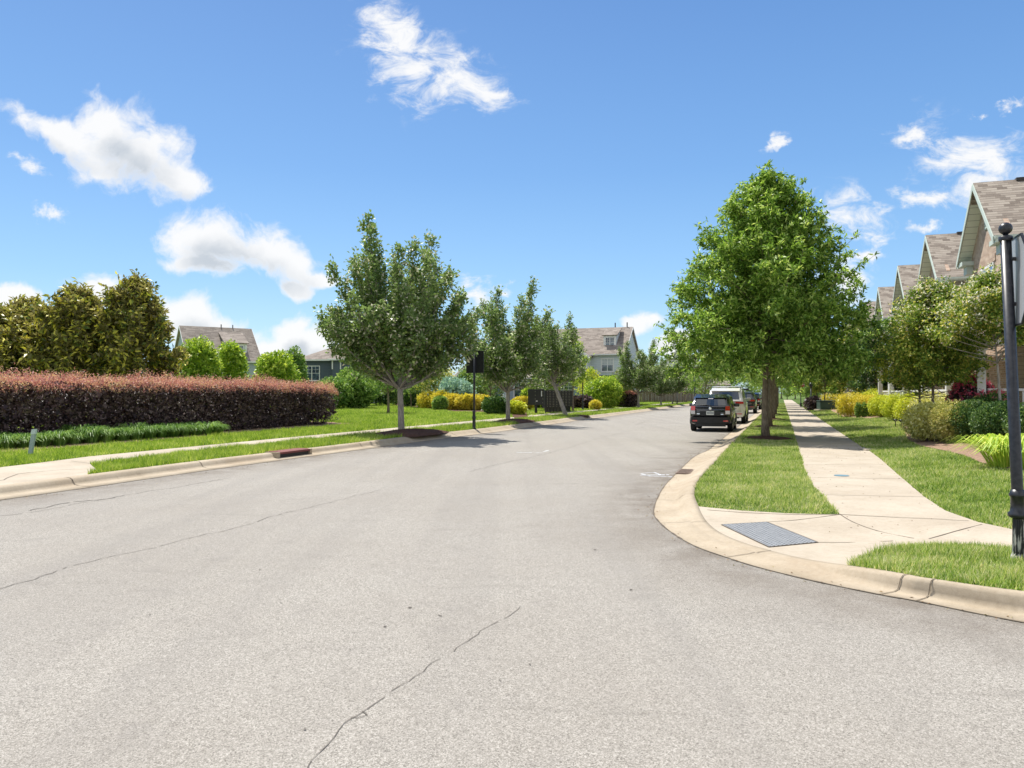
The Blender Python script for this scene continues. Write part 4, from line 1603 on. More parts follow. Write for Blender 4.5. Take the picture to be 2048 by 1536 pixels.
# --------------------------------------------------------------- magnolias behind the hedge
MG = 'magnolias behind the purple hedge'
for k, (px_, Y, r, h, lab) in enumerate([(-40, 33, 2.2, 5.4, 'bronze-green magnolia at the far left edge of the picture'),
                                         (60, 35, 2.0, 5.7, 'lower bronze-green magnolia between the edge one and the twin-topped one'),
                                         (152, 34, 1.75, 6.1, 'glossy magnolia of middle height in the row behind the hedge'),
                                         (268, 34, 1.65, 6.45, 'tallest magnolia, yellow-green tips, right end of the row behind the hedge')]):
    x = xat(px_, Y)
    pf = [(0, r * 1.2), (0.15, r * 1.35), (0.45, r * 1.35), (0.65, r * 1.2), (0.82, r * 0.95), (0.94, r * 0.62), (1, 0.35)]
    tree('magnolia', lab, 'tree', (x, Y), h, 0.5, pf, 0.12, L_MAG, M_BARKG, 40 + k, n_limb=110, elev=(5, 66), twigs=13, twig_len=0.50, per=20, ll=0.27, lw=0.11, spread=0.10, var=(0.6, 1.2),
         flat=0.15, droop=-0.5, group=MG, start=0.4)

# --------------------------------------------------------------- purple hedge with pink growth
hc = st((HB0 + HB1) / 2, -20.05)
bush('purple_hedge', 'long clipped purple hedge with pinkish new growth along the left lawn', 'hedge', hc, (HB1 - HB0) / 2, 1.15, 1.70, 62000, 0.075, 0.048, L_PURPLE, 51, rz=street_rz,
     box=6.0, lumpy=0.055, shell=0.80, flat=0.3, top=(L_PINK, 15000, 0.40, 0.052, 0.026), lk=5, stemr=0.03)

# liriope clumps
GL = 'liriope clumps edging the purple hedge'
pro = [tuft('liriope_clump', 'x', 'plant', (0, 0), 0.46, 0.42, 260, 0.020, L_LIRI, 60 + k, GL) for k in range(3)]
cl = []
rr = random.Random(4)
s = 9.4
while s < 21.3:
    cl.append((s, -18.30 + rr.uniform(-0.05, 0.05)))
    s += 0.50
s = 9.7
while s < 20.6:
    cl.append((s, -18.78 + rr.uniform(-0.06, 0.06)))
    s += 0.62
for i, (s, t) in enumerate(cl):
    p = st(s, t)
    x_pix = 1024 + 1500 * p[0] / p[1]
    loc = (p[0], p[1], G(*p) - 0.02)
    sc_ = rr.uniform(0.85, 1.15)
    lb = 'grassy green clump in the row edging the purple hedge'
    if i < 3:
        pro[i].location = loc
        pro[i]['label'] = lb
    else:
        dup(pro[i % 3], loc, rr.uniform(0, 6), lb, GL, (sc_, sc_, sc_ * rr.uniform(0.9, 1.1)))

# --------------------------------------------------------------- lime and green shrubs behind the hedge
bush('lime_shrub', 'bright lime-green rounded shrub before the gable of the grey house', 'shrub', (xat(398, 45), 45), 1.30, 1.3, 4.75, 5200, 0.17, 0.09, L_LIME, 70, lumpy=0.14, shell=0.6)
bush('lime_shrub', 'bright green shrub partly hiding the grey house below its dormer', 'shrub', (xat(462, 47), 47), 0.98, 1.0, 4.7, 3600, 0.17, 0.09, L_LIME, 71, lumpy=0.16, shell=0.6)
bush('lime_shrub', 'round green shrub between the two left houses', 'shrub', (xat(552, 45), 45), 1.35, 1.3, 4.0, 5200, 0.17, 0.09, L_LIME, 72, lumpy=0.14, shell=0.6)
bush('lime_shrub', 'taller dark-tinged shrub touching the round one between the left houses', 'shrub', (xat(588, 50), 50), 0.85, 0.9, 4.45, 3000, 0.17, 0.09, L_GREEN, 73, lumpy=0.16, shell=0.6)
bush('low_shrub', 'low lime shrub between grey house corner and the hedge', 'shrub', (xat(350, 43), 43), 0.9, 0.9, 2.9, 2200, 0.16, 0.09, L_LIME, 74, lumpy=0.2, shell=0.6)

# mid distance mass between the hedge end and the mailboxes
mid = [  # px, Y, rx, h, mat, label
    (662, 62, 1.6, 2.6, L_GREEN, 'leafy green shrub right of the hedge end, under the dark house'),
    (700, 66, 1.5, 3.6, L_GREEN, 'fluffy light green tree below the hip roof'),
    (716, 64, 1.5, 3.2, L_GREEN, 'grey-green shrub behind the left lawn'),
    (880, 82, 1.9, 4.3, L_ABELIA, 'bronze-tinted shrub under the blue gabled house'),
    (912, 62, 1.65, 2.6, L_BLUE, 'spiky blue-green juniper behind the yellow shrubs'),
    (950, 80, 2.0, 4.6, L_GREEN, 'green shrub behind the black sign panel post'),
    (1075, 66, 0.75, 2.8, L_LIME, 'lime cone evergreen rising behind the left mailboxes'),
    (1103, 66, 0.75, 2.8, L_LIME, 'lime cone evergreen rising behind the right mailboxes'),
    (1060, 66, 0.7, 2.0, L_LIME, 'lime shrub at the left side of the mailboxes'),
    (1206, 72, 1.75, 2.95, L_LIME, 'large lime-green rounded shrub beside the far purple hedge'),
    (1225, 78, 1.5, 3.2, L_LIME, 'lime shrub above the far purple hedge'),
    (1166, 68, 0.95, 1.15, L_PURPLE, 'low dark purple shrub by the slim black lamp post'),
]
for k, (px_, Y, rx, h, m, lab) in enumerate(mid):
    bush('shrub', lab, 'shrub', (xat(px_, Y), Y), rx, rx * 0.95, h, int(2200 + rx * 1300), 0.19, 0.11, m, 90 + k, lumpy=0.16, shell=0.6, spiky=0.25 if m is L_BLUE else 0.05)

# small trees with trunks in the lawn and behind
smalls = [
    (776, 50, 4.4, 1.7, 0.10, L_GREEN, 'small dark-trunked tree standing on the left lawn behind the big maple'),
    (822, 68, 4.5, 1.8, 0.06, L_GREEN, 'slim young tree left of the yellow shrubs'),
    (852, 74, 5.2, 1.8, 0.06, L_MAPLE, 'slim tree rising from the yellow shrubs, left of the pair'),
    (862, 64, 4.6, 1.6, 0.06, L_CREPE, 'thin-stemmed tree rising out of the yellow shrubs'),
    (735, 76, 4.9, 2.4, 0.12, L_GREEN, 'broad green tree at the far edge of the lawn'),
    (812, 92, 5.6, 2.6, 0.14, L_DARK, 'dark evergreen tree beyond the lawn behind the big maple'),
    (980, 66, 5.0, 2.0, 0.10, L_GREEN, 'green tree between the sign post and second maple'),
    (1045, 88, 6.5, 2.4, 0.14, L_MAPLE, 'silvery tree behind the mailboxes and second maple'),
    (1090, 60, 6.6, 2.0, 0.10, L_MAPLE, 'dense grey-green tree behind the mailbox bank'),
    (1146, 60, 5.9, 1.5, 0.09, L_LIME, 'open-crowned bright green tree before the beige roof'),
    (1150, 84, 4.6, 2.0, 0.10, L_GREEN, 'young tree behind the right end of the mailboxes'),
    (1180, 78, 3.9, 1.6, 0.08, L_YGREEN, 'rusty-green small tree below the pale blue house'),
    (1242, 86, 4.0, 1.6, 0.08, L_YGREEN, 'bronze-leaved small tree below the upper window of the pale blue house'),
    (1258, 92, 6.0, 1.8, 0.10, L_MAPLE, 'tall narrow tree at the right corner of the pale blue house'),
    (1300, 118, 6.2, 2.6, 0.10, L_GREEN, 'tree peering over the brown fence at its left end'),
    (1372, 112, 6.6, 3.2, 0.12, L_OAK, 'light green tree over the fence corner'),
    (1410, 90, 5.6, 3.4, 0.12, L_OAK, 'light green tree across the road behind the black hatchback roof'),
]
for k, (px_, Y, h, r, tr_, m, lab) in enumerate(smalls):
    pf = [(0, r * 0.75), (0.25, r), (0.5, r * 0.95), (0.75, r * 0.65), (1, 0.25)]
    q = 1.0 if Y < 70 else 0.7
    tree('small_tree', lab, 'tree', (xat(px_, Y), Y), h, h * (0.36 if r < 2.0 else 0.22), pf, tr_, m, M_BARKG if m is L_MAPLE else M_BARK, 120 + k, n_limb=int(34 * (1 + (r > 2.2) * 0.6)), elev=(18, 66), twigs=7, twig_len=0.6,
         per=int(15 * q + 2), ll=0.17, lw=0.10, spread=0.15, flat=0.45, group=None)

# yellow shrubs mid left
ys = [(862, 63, 1.15, 1.5), (885, 61, 0.95, 1.55), (905, 60, 1.0, 1.35), (935, 59, 1.0, 1.3), (960, 60, 0.95, 1.25)]
labs = ['leftmost golden shrub of the mid-lawn bed', 'tallest golden shrub in the mid-lawn bed', 'golden shrub left of the sign post, touching a green one', 'golden shrub behind the sign post', 'golden shrub at the right end beside the dark shrub']
for k, (px_, Y, r, h) in enumerate(ys):
    bush('golden_shrub', labs[k], 'shrub', (xat(px_, Y), Y), r, r * 0.8, h, 2600, 0.13, 0.085, L_YELLOW, 160 + k, lumpy=0.18, spiky=0.15, shell=0.7, group='golden shrubs in the mid-lawn bed')
bush('clipped_shrub', 'rounded green shrub set among the golden ones', 'shrub', (xat(880, 58), 58), 0.6, 0.5, 1.15, 1400, 0.11, 0.07, L_GREEN, 170, lumpy=0.05)
bush('golden_shrub', 'small golden shrub left of the bed, apart from the rest', 'shrub', (xat(844, 66), 66), 0.4, 0.4, 1.2, 1000, 0.12, 0.08, L_YGREEN, 171)
bush('dark_shrub', 'dark glossy round shrub left of the second maple trunk', 'shrub', (xat(990, 49), 49), 0.85, 0.8, 1.25, 3200, 0.12, 0.08, L_DARK, 172, lumpy=0.12)
bush('yellow_green_shrub', 'yellow-green low shrub right of the second maple trunk', 'shrub', (xat(1030, 50), 50), 0.85, 0.7, 0.95, 2400, 0.11, 0.07, L_YGREEN, 173, lumpy=0.2)
bush('yellow_green_shrub', 'low yellowish shrub against the left side of the mailboxes', 'shrub', (xat(1046, 60), 60), 0.9, 0.6, 1.2, 1900, 0.12, 0.08, L_YELLOW, 174, lumpy=0.12)
bush('yellow_green_shrub', 'small golden ball shrub right of the slim black lamp post', 'shrub', (xat(1191, 66), 66), 0.55, 0.5, 0.85, 1100, 0.11, 0.07, L_YELLOW, 175, lumpy=0.12)
bush('dark_shrub', 'dark shrub behind the big maple trunk on the lawn edge', 'shrub', (xat(822, 72), 72), 1.0, 0.9, 1.9, 1800, 0.14, 0.09, L_DARK, 176, lumpy=0.15)
bush('dark_shrub', 'dark green shrub at the left lawn edge beside the small tree', 'shrub', (xat(722, 78), 78), 1.5, 1.2, 2.3, 2200, 0.16, 0.1, L_DARK, 177, lumpy=0.2)
bush('dark_shrub', 'dark evergreen clump straight behind the small lawn tree', 'shrub', (xat(768, 80), 80), 1.6, 1.2, 3.0, 2400, 0.16, 0.1, L_DARK, 178, lumpy=0.2)
# arborvitae column row at far lawn edge
for k, (px_, Y, r, h, lab) in enumerate([(706, 86, 0.7, 2.9, 'narrow upright evergreen, left one at the far lawn edge'), (726, 86, 0.6, 2.4, 'short upright evergreen, right one at the far lawn edge'),
                                         (790, 84, 0.9, 3.2, 'upright evergreen seen just left of the big maple trunk'), (838, 96, 2.2, 3.6, 'broad dark shrub mass right of the big maple trunk')]):
    bush('evergreen', lab, 'shrub', (xat(px_, Y), Y), r, r, h, 1700, 0.15, 0.08, L_GREEN if k != 3 else L_DARK, 190 + k, lumpy=0.1)
# far purple hedge
hp = (xat(1248, 78), 78)
bush('far_purple_hedge', 'small far purple hedge beside the brown fence', 'hedge', hp, 1.35, 0.9, 1.65, 4200, 0.13, 0.08, L_PURPLE, 200, box=5.0, lumpy=0.05, top=(L_PINK, 1300, 0.22, 0.09, 0.05))

# far tree wall at the end of the street and behind the houses: single trees
far = []
rf = random.Random(9)
protoA = tree('background_tree', 'x', 'tree', (0, 0), 9.0, 1.8, [(0, 2.4), (0.3, 3.4), (0.6, 3.0), (0.85, 1.8), (1, 0.4)], 0.2, L_GREEN, M_BARK, 300, n_limb=60, elev=(12, 66), twigs=9, twig_len=0.9, per=15, ll=0.26, lw=0.16, spread=0.25, flat=0.4)
protoB = tree('background_tree', 'x', 'tree', (0, 0), 8.0, 1.5, [(0, 2.2), (0.3, 3.0), (0.6, 2.6), (0.85, 1.6), (1, 0.3)], 0.2, L_OAK, M_BARK, 301, n_limb=60, elev=(12, 66), twigs=9, twig_len=0.9, per=15, ll=0.26, lw=0.14, spread=0.25, flat=0.4)
FB = 'trees closing the far end of the street'
spots = [(st(185, 3), 0.8, 0), (st(178, -4), 0.9, 1), (st(190, 9), 0.9, 0), (st(172, 14), 0.8, 1), (st(200, -12), 1.0, 0), (st(195, -20), 0.9, 1), (st(180, 1.2), 0.55, 1),
         (st(120, 5.0), 0.42, 0), (st(135, 4.6), 0.5, 1), (st(150, 5.2), 0.55, 0), (st(165, 5), 0.6, 1), (st(160, -24), 0.8, 0), (st(145, -30), 0.8, 1),
         (st(188, 6), 0.7, 1), (st(205, 0), 1.0, 0), (st(176, 8.5), 0.6, 0), (st(196, -7), 0.8, 0), (st(210, -16), 0.9, 1)]
for i, (p, s_, kind) in enumerate(spots):
    o = protoA if kind == 0 else protoB
    lab = 'green tree among those closing the far end of the street'
    first = (i == 0 and kind == 0) or (i == 1 and kind == 1)
    loc = (p[0], p[1], 0.1)
    if first:
        o.location = loc
        o['label'] = lab
        o['group'] = FB
        o.scale = (s_, s_, s_)
    else:
        dup(o, loc, rf.uniform(0, 6), lab, FB, (s_, s_, s_ * rf.uniform(0.85, 1.1)))
FB2 = 'trees beyond the left houses'
for i, (px_, Y, s_) in enumerate([(20, 120, 0.8), (110, 130, 0.8), (250, 118, 0.75), (530, 118, 0.45), (650, 112, 0.6), (705, 108, 0.7), (760, 112, 0.75), (800, 106, 0.72), (850, 125, 0.75), (960, 112, 0.8), (1010, 118, 0.8),
                                  (1060, 112, 0.8), (1110, 116, 0.7), (1300, 150, 0.8), (1420, 150, 0.8), (1450, 140, 0.75)]):
    dup(protoA if i % 2 else protoB, (xat(px_, Y), Y, 0.15), rf.uniform(0, 6), 'background tree beyond the left-hand houses and lawn', FB2, (s_ * 1.1, s_ * 1.1, s_))

# --------------------------------------------------------------- right-hand gardens
CP = [(0, 1.0), (0.2, 1.5), (0.45, 1.65), (0.7, 1.4), (0.88, 0.85), (1, 0.3)]
tree('crepe_myrtle', 'pale-blooming crepe myrtle with bare curved stems, behind the black stop sign post', 'tree', (xat(2006, 19.8), 19.8), 4.35, 2.1, [(a, b * 0.95) for a, b in CP], 0.055, L_CREPE, M_BARKG, 401,
     n_limb=95, elev=(6, 66), twigs=13, twig_len=0.42, per=40, ll=0.072, lw=0.048, spread=0.075, flat=0.4, var=(0.55, 1.2), cut=2.72, fork_h=1.3, extra=(L_BLOOM, 0.42, 0.50), lean=(-0.35, 0))
tree('crepe_myrtle', 'orange-tinged crepe myrtle left of the pale-blooming one, above the railings', 'tree', (xat(1862, 22.0), 22.0), 4.45, 1.6, [(a, b * 0.92) for a, b in CP], 0.06, L_CREPE, M_BARK, 402,
     n_limb=100, elev=(4, 64), twigs=14, twig_len=0.5, per=40, ll=0.08, lw=0.05, spread=0.085, flat=0.4, var=(0.55, 1.2), cut=1.45, extra=(L_BLOOM, 0.35, 0.55), lean=(0.1, 0))
tree('japanese_maple', 'feathery yellow-green low tree below the orange-tinged crepe myrtle', 'tree', (xat(1838, 22.6), 22.6), 3.2, 1.2, [(0, 0.9), (0.3, 1.45), (0.6, 1.3), (0.85, 0.8), (1, 0.2)], 0.06, L_YGREEN, M_BARK, 403,
     n_limb=44, elev=(2, 40), twigs=10, twig_len=0.45, per=22, ll=0.085, lw=0.022, spread=0.06, flat=0.7, cut=1.95)
for k, (px_, Y, h, r, m, lab, b) in enumerate([
    (1752, 47, 5.6, 2.2, L_DARK, 'dark round-headed tree between the foremost oak and the crepe myrtles', 1.1),
    (1790, 49, 6.0, 2.0, L_GREEN, 'green garden tree before the third brick gable', 1.5),
    (1705, 52, 5.6, 2.2, L_CREPE, 'garden tree right of the foremost oak crown', 1.5),
    (1668, 72, 5.4, 2.0, L_DARK, 'dark garden tree above the green transformer box', 1.4),
    (1720, 55, 6.6, 1.9, L_CREPE, 'tall crepe myrtle before the farther brick gables', 1.8),
    (1650, 68, 5.0, 1.9, L_CREPE, 'garden tree beyond the transformer box, right of the far stop sign', 1.6),
    (1632, 84, 4.8, 1.9, L_GREEN, 'garden tree above the short black post', 1.5),
    (1612, 104, 4.6, 1.9, L_OAK, 'small garden tree near the far stop sign top', 1.4),
]):
    tree('garden_tree', lab, 'tree', (xat(px_, Y), Y), h, b, [(0, r * 0.7), (0.25, r), (0.55, r * 0.95), (0.8, r * 0.6), (1, 0.2)], 0.07, m, M_BARK, 420 + k, n_limb=52, elev=(8, 64), twigs=9, twig_len=0.5,
         per=26, ll=0.11 if Y < 45 else 0.16, lw=0.065 if Y < 45 else 0.10, spread=0.11, flat=0.4, extra=(L_BLOOM, 0.25, 0.55) if m is L_CREPE else None)

GY = 'golden shrubs edging the right-hand lawn'
yl = [(1700, 42.6, 0.80, 1.35, L_YELLOW, 'boxy golden shrub just right of the green transformer box'),
      (1735, 41.5, 0.72, 1.2, L_YELLOW, 'golden shrub, second right of the transformer box'),
      (1766, 38.5, 0.75, 1.2, L_YGREEN, 'golden-green shrub in the middle of the right-hand row'),
      (1798, 34.5, 0.75, 1.25, L_YGREEN, 'golden-green shrub by the porch railing, right of the row middle'),
      (1668, 70.0, 1.3, 1.35, L_YELLOW, 'golden shrub behind the transformer box'),
      (1752, 44.5, 1.0, 1.5, L_YGREEN, 'back-row golden-green shrub beneath the dark round tree'),
      (1828, 30.0, 0.72, 1.3, L_YGREEN, 'golden-green shrub right end of the row, by the creamy abelia')]
for k, (px_, Y, r, h, m, lab) in enumerate(yl):
    bush('golden_shrub', lab, 'shrub', (xat(px_, Y), Y), r, r * 0.9, h, 4200, 0.062, 0.036, m, 440 + k, lumpy=0.16, spiky=0.22, shell=0.72, group=GY, box=2.6 if k < 2 else 2.0)
GE = 'dark clipped evergreens at the foot of the golden shrub'
for k, px_ in enumerate((1716, 1728, 1740)):
    bush('small_evergreen', 'upright dark green little shrub at the foot of the golden shrubs', 'shrub', (xat(px_, 40.3), 40.3), 0.17, 0.17, 0.85, 900, 0.05, 0.03, L_GREEN, 450 + k, group=GE, stems=False, lumpy=0.05)
bush('abelia', 'creamy variegated rounded shrub at the bed corner by the path lights', 'shrub', (xat(1858, 20.6), 20.6), 0.72, 0.65, 1.12, 7500, 0.055, 0.032, L_ABELIA, 460, lumpy=0.2, shell=0.62, spiky=0.3)
bush('abelia', 'variegated shrub left of the dark hollies, greener than its neighbour', 'shrub', (xat(1908, 19.6), 19.6), 0.6, 0.6, 1.08, 6000, 0.048, 0.028, leaf_mat('abelia_green', [(0.0, (0.10, 0.14, 0.03)), (0.4, (0.26, 0.27, 0.07)), (0.8, (0.50, 0.44, 0.20)), (1.0, (0.7, 0.55, 0.36))]), 461, lumpy=0.16, shell=0.7, spiky=0.15)
bush('abelia', 'tall creamy shrub behind, below the railing', 'shrub', (xat(1876, 24.0), 24.0), 0.85, 0.7, 1.3, 6500, 0.055, 0.032, L_ABELIA, 462, lumpy=0.2, shell=0.65, spiky=0.15)
bush('holly', 'low dark glossy holly, left of the pair by the black sign post', 'shrub', (xat(1952, 19.2), 19.2), 0.66, 0.6, 1.12, 7500, 0.045, 0.03, L_DARK, 463, lumpy=0.10, shell=0.75)
bush('holly', 'low dark glossy holly directly behind the black sign post', 'shrub', (xat(2008, 18.3), 18.3), 0.72, 0.6, 1.05, 8000, 0.045, 0.03, L_DARK, 464, lumpy=0.10, shell=0.75)
bush('holly', 'back holly between the pair and the porch', 'shrub', (xat(1985, 20.6), 20.6), 0.8, 0.7, 1.25, 6000, 0.05, 0.034, L_DARK, 465, lumpy=0.10, shell=0.75)
bush('holly', 'dark holly beyond the right side of the sign post', 'shrub', (xat(2085, 17.0), 17.0), 0.8, 0.6, 1.1, 6000, 0.045, 0.03, L_DARK, 466, lumpy=0.10, shell=0.75)
bush('loropetalum', 'dark leafy shrub topped with red blooms by the white column', 'shrub', (xat(1945, 22.2), 22.2), 0.72, 0.6, 1.75, 6500, 0.055, 0.035, L_PURPLE, 467, lumpy=0.1, top=(L_RED, 260, 0.13, 0.06, 0.045), shell=0.7)
bush('loropetalum', 'small red-flowered shrub beneath the porch railing', 'shrub', (xat(1992, 20.6), 20.6), 0.4, 0.4, 1.35, 1800, 0.05, 0.03, L_GREEN, 468, top=(L_RED, 60, 0.12, 0.05, 0.04), shell=0.7)
bush('far_maroon_shrub', 'maroon shrub beyond the short black post', 'shrub', (xat(1626, 62), 62), 0.7, 0.7, 1.2, 1200, 0.12, 0.08, L_PURPLE, 469, lumpy=0.2)
tuft('daylily', 'yellow-green arching daylily clump right beside the black sign post', 'plant', (xat(2012, 13.6), 13.6), 0.80, 0.55, 420, 0.024, L_LILY, 470)
tuft('daylily', 'second daylily clump just beyond the right edge by the sign post', 'plant', (xat(2062, 13.0), 13.0), 0.55, 0.58, 260, 0.026, L_LILY, 471)

# fallen leaves and mulch crumbs along the gutter and on the pavement
rl = np.random.default_rng(77)
pts = []
for i in range(1, len(oc)):
    s_, t_ = to_st(*oc[i])
    if s_ < 45:
        n = int(math.dist(oc[i], oc[i - 1]) * 16)
        for _ in range(n):
            u, w = rl.uniform(), abs(rl.normal()) * 0.16
            f = rl.uniform(0, 1)
            p = np.array(oc[i - 1]) * (1 - u) + np.array(oc[i]) * u
            q = np.array(ic[i - 1]) * (1 - u) + np.array(ic[i]) * u
            r_ = p + (p - q) * w if rl.uniform() < 0.75 else p + (q - p) * 0.3 * f
            pts.append((r_[0], r_[1], 0.012))
for _ in range(260):
    s_, t_ = rl.uniform(9, 40), rl.uniform(0.45, 2.0)
    x, y = st(s_, t_)
    pts.append((x, y, G(x, y) + 0.004))
for _ in range(420):
    s_, t_ = rl.uniform(6, 40), -11.0 + abs(rl.normal()) * 0.25
    x, y = st(s_, t_)
    pts.append((x, y, 0.008))
P_ = np.array(pts)
D_ = rl.normal(size=P_.shape) * np.array([1, 1, 0.12])
V_ = leaf_quads(P_, D_, 0.028, 0.014, rl, flat=1.0)
L_LIT = leaf_mat('litter', [(0.0, (0.05, 0.035, 0.02)), (0.6, (0.16, 0.10, 0.05)), (1.0, (0.20, 0.22, 0.06))], tr=0.05)
o_ = np_mesh('leaf_litter', V_.reshape(-1, 3), 4, L_LIT)
tag(o_, 'dry leaves and crumbs lying along the gutters and pavement', kind='stuff')
# ================================================================== buildings
def shingle_mat(name, c1, c2, c3, sx=0.32, sz=0.145, axis=0):
    """courses of shingles in object space; u runs along the course, v up the slope"""
    def f(g, b, o):
        tc = g.n('ShaderNodeTexCoord').outputs['Object']
        geo = g.n('ShaderNodeNewGeometry')
        sep = g.n('ShaderNodeSeparateXYZ', i_0=tc)
        # rows by height
        row = g.math('FLOOR', g.math('DIVIDE', sep.outputs[2], sz * 0.72))
        u = g.math('ADD', sep.outputs[axis], 0.0)
        uo = g.math('ADD', g.math('DIVIDE', u, sx), g.math('MULTIPLY', row, 0.37))
        cell = g.n('ShaderNodeCombineXYZ', i_0=g.math('FLOOR', uo), i_1=row)
        wn = g.n('ShaderNodeTexWhiteNoise', noise_dimensions='2D', i_Vector=cell.outputs[0])
        c = g.ramp(wn.outputs[0], [(0.0, c1), (0.5, c2), (1.0, c3)])
        fr = g.math('FRACT', g.math('DIVIDE', sep.outputs[2], sz * 0.72))
        ln = g.math('LESS_THAN', fr, 0.17)
        c = g.mix(g.math('MULTIPLY', ln, 0.7), c, (0.045, 0.038, 0.033))
        n = noise(g, tc, 40, 3)
        c = g.mix(0.25, c, g.ramp(n, [(0.3, (0.10, 0.085, 0.07)), (0.7, (0.42, 0.37, 0.31))]))
        g.link(c, b.inputs['Base Color'])
        bump(g, b, fr, 0.4, 0.02)
    return pbr(name, c2, 0.9, build=f, spec=0.15)


def siding_mat(name, c, lap=0.15):
    def f(g, b, o):
        tc = g.n('ShaderNodeTexCoord').outputs['Object']
        z = g.n('ShaderNodeSeparateXYZ', i_0=tc).outputs[2]
        fr = g.math('FRACT', g.math('DIVIDE', z, lap))
        ln = g.math('LESS_THAN', fr, 0.10)
        n = noise(g, tc, 3, 4)
        cc = g.mix(g.math('MULTIPLY', n, 0.25), c, tuple(x * 0.8 for x in c))
        cc = g.mix(g.math('MULTIPLY', ln, 0.55), cc, tuple(x * 0.35 for x in c))
        g.link(cc, b.inputs['Base Color'])
        bump(g, b, fr, 0.5, 0.015)
    return pbr(name, c, 0.65, build=f, spec=0.3)


def brick_b(g, b, o):
    tc = g.n('ShaderNodeTexCoord').outputs['Object']
    sp = g.n('ShaderNodeSeparateXYZ', i_0=tc)
    uv = g.n('ShaderNodeCombineXYZ', i_0=g.math('ADD', sp.outputs[0], sp.outputs[1]), i_1=sp.outputs[2]).outputs[0]
    br = g.n('ShaderNodeTexBrick', i_Vector=uv, i_Scale=1.0)
    br.inputs['Brick Width'].default_value = 0.22
    br.inputs['Row Height'].default_value = 0.075
    br.inputs['Mortar Size'].default_value = 0.010
    br.inputs['Color1'].default_value = (0.36, 0.22, 0.145, 1)
    br.inputs['Color2'].default_value = (0.62, 0.46, 0.34, 1)
    br.inputs['Mortar'].default_value = (0.52, 0.47, 0.40, 1)
    n = noise(g, tc, 5, 5)
    c = g.mix(g.ramp(n, [(0.4, (0, 0, 0)), (0.7, (0.5, 0.5, 0.5))]), br.outputs[0], (0.24, 0.15, 0.11))
    g.link(c, b.inputs['Base Color'])
    bump(g, b, br.outputs[1], -0.4, 0.01)


M_SH = shingle_mat('shingles_tan', (0.17, 0.135, 0.11), (0.32, 0.27, 0.225), (0.46, 0.40, 0.335))
M_SHF = shingle_mat('shingles_far', (0.18, 0.15, 0.13), (0.27, 0.23, 0.20), (0.36, 0.31, 0.27), 0.5, 0.2)
M_SHY = shingle_mat('shingles_tan_side', (0.17, 0.135, 0.11), (0.32, 0.27, 0.225), (0.46, 0.40, 0.335), axis=1)
M_SHFY = shingle_mat('shingles_far_side', (0.18, 0.15, 0.13), (0.27, 0.23, 0.20), (0.36, 0.31, 0.27), 0.5, 0.2, axis=1)
M_BRICK = pbr('brick_tan', rough=0.85, build=brick_b, spec=0.2)
M_SAGE = mottled('sage_trim', (0.46, 0.53, 0.47), (0.56, 0.62, 0.56), 3, 0.6, 0.05)


def soffit_b(g, b, o):
    tc = g.n('ShaderNodeTexCoord').outputs['Object']
    z = g.n('ShaderNodeSeparateXYZ', i_0=tc).outputs[2]
    fr = g.math('FRACT', g.math('DIVIDE', z, 0.2))
    c = g.mix(g.math('LESS_THAN', fr, 0.07), (0.66, 0.70, 0.60), (0.25, 0.28, 0.24))
    g.link(c, b.inputs['Base Color'])


M_SOFF = pbr('soffit_boards', rough=0.6, build=soffit_b)
M_CREAM = siding_mat('siding_cream', (0.62, 0.58, 0.46))
M_YELLW = siding_mat('siding_ochre', (0.60, 0.42, 0.13))
M_BGREY = siding_mat('siding_blue_grey', (0.36, 0.42, 0.47), 0.2)
M_PALEB = siding_mat('siding_pale_blue', (0.60, 0.66, 0.68), 0.2)
M_SLATE = siding_mat('siding_slate', (0.085, 0.11, 0.14), 0.2)
M_WHS = siding_mat('siding_white', (0.70, 0.71, 0.70), 0.2)


def glass_b(g, b, o):
    co = objco(g, True)
    n = noise(g, co, 1.6, 3)
    c = g.ramp(n, [(0.4, (0.015, 0.025, 0.035)), (0.62, (0.09, 0.13, 0.16))])
    g.link(c, b.inputs['Base Color'])


M_GLASS = pbr('window_glass', (0.03, 0.045, 0.06), 0.06, spec=1.0, coat=0.6, build=glass_b)
M_BLIND = mottled('window_blind', (0.42, 0.45, 0.46), (0.55, 0.58, 0.58), 3, 0.4)
M_PIPE = pbr('vent_pipe', (0.08, 0.08, 0.08), 0.6)
M_ROOFW = pbr('ridge_vent', (0.055, 0.05, 0.05), 0.8)
M_DOOR = mottled('door_paint', (0.14, 0.045, 0.03), (0.20, 0.07, 0.045), 5, 0.45)


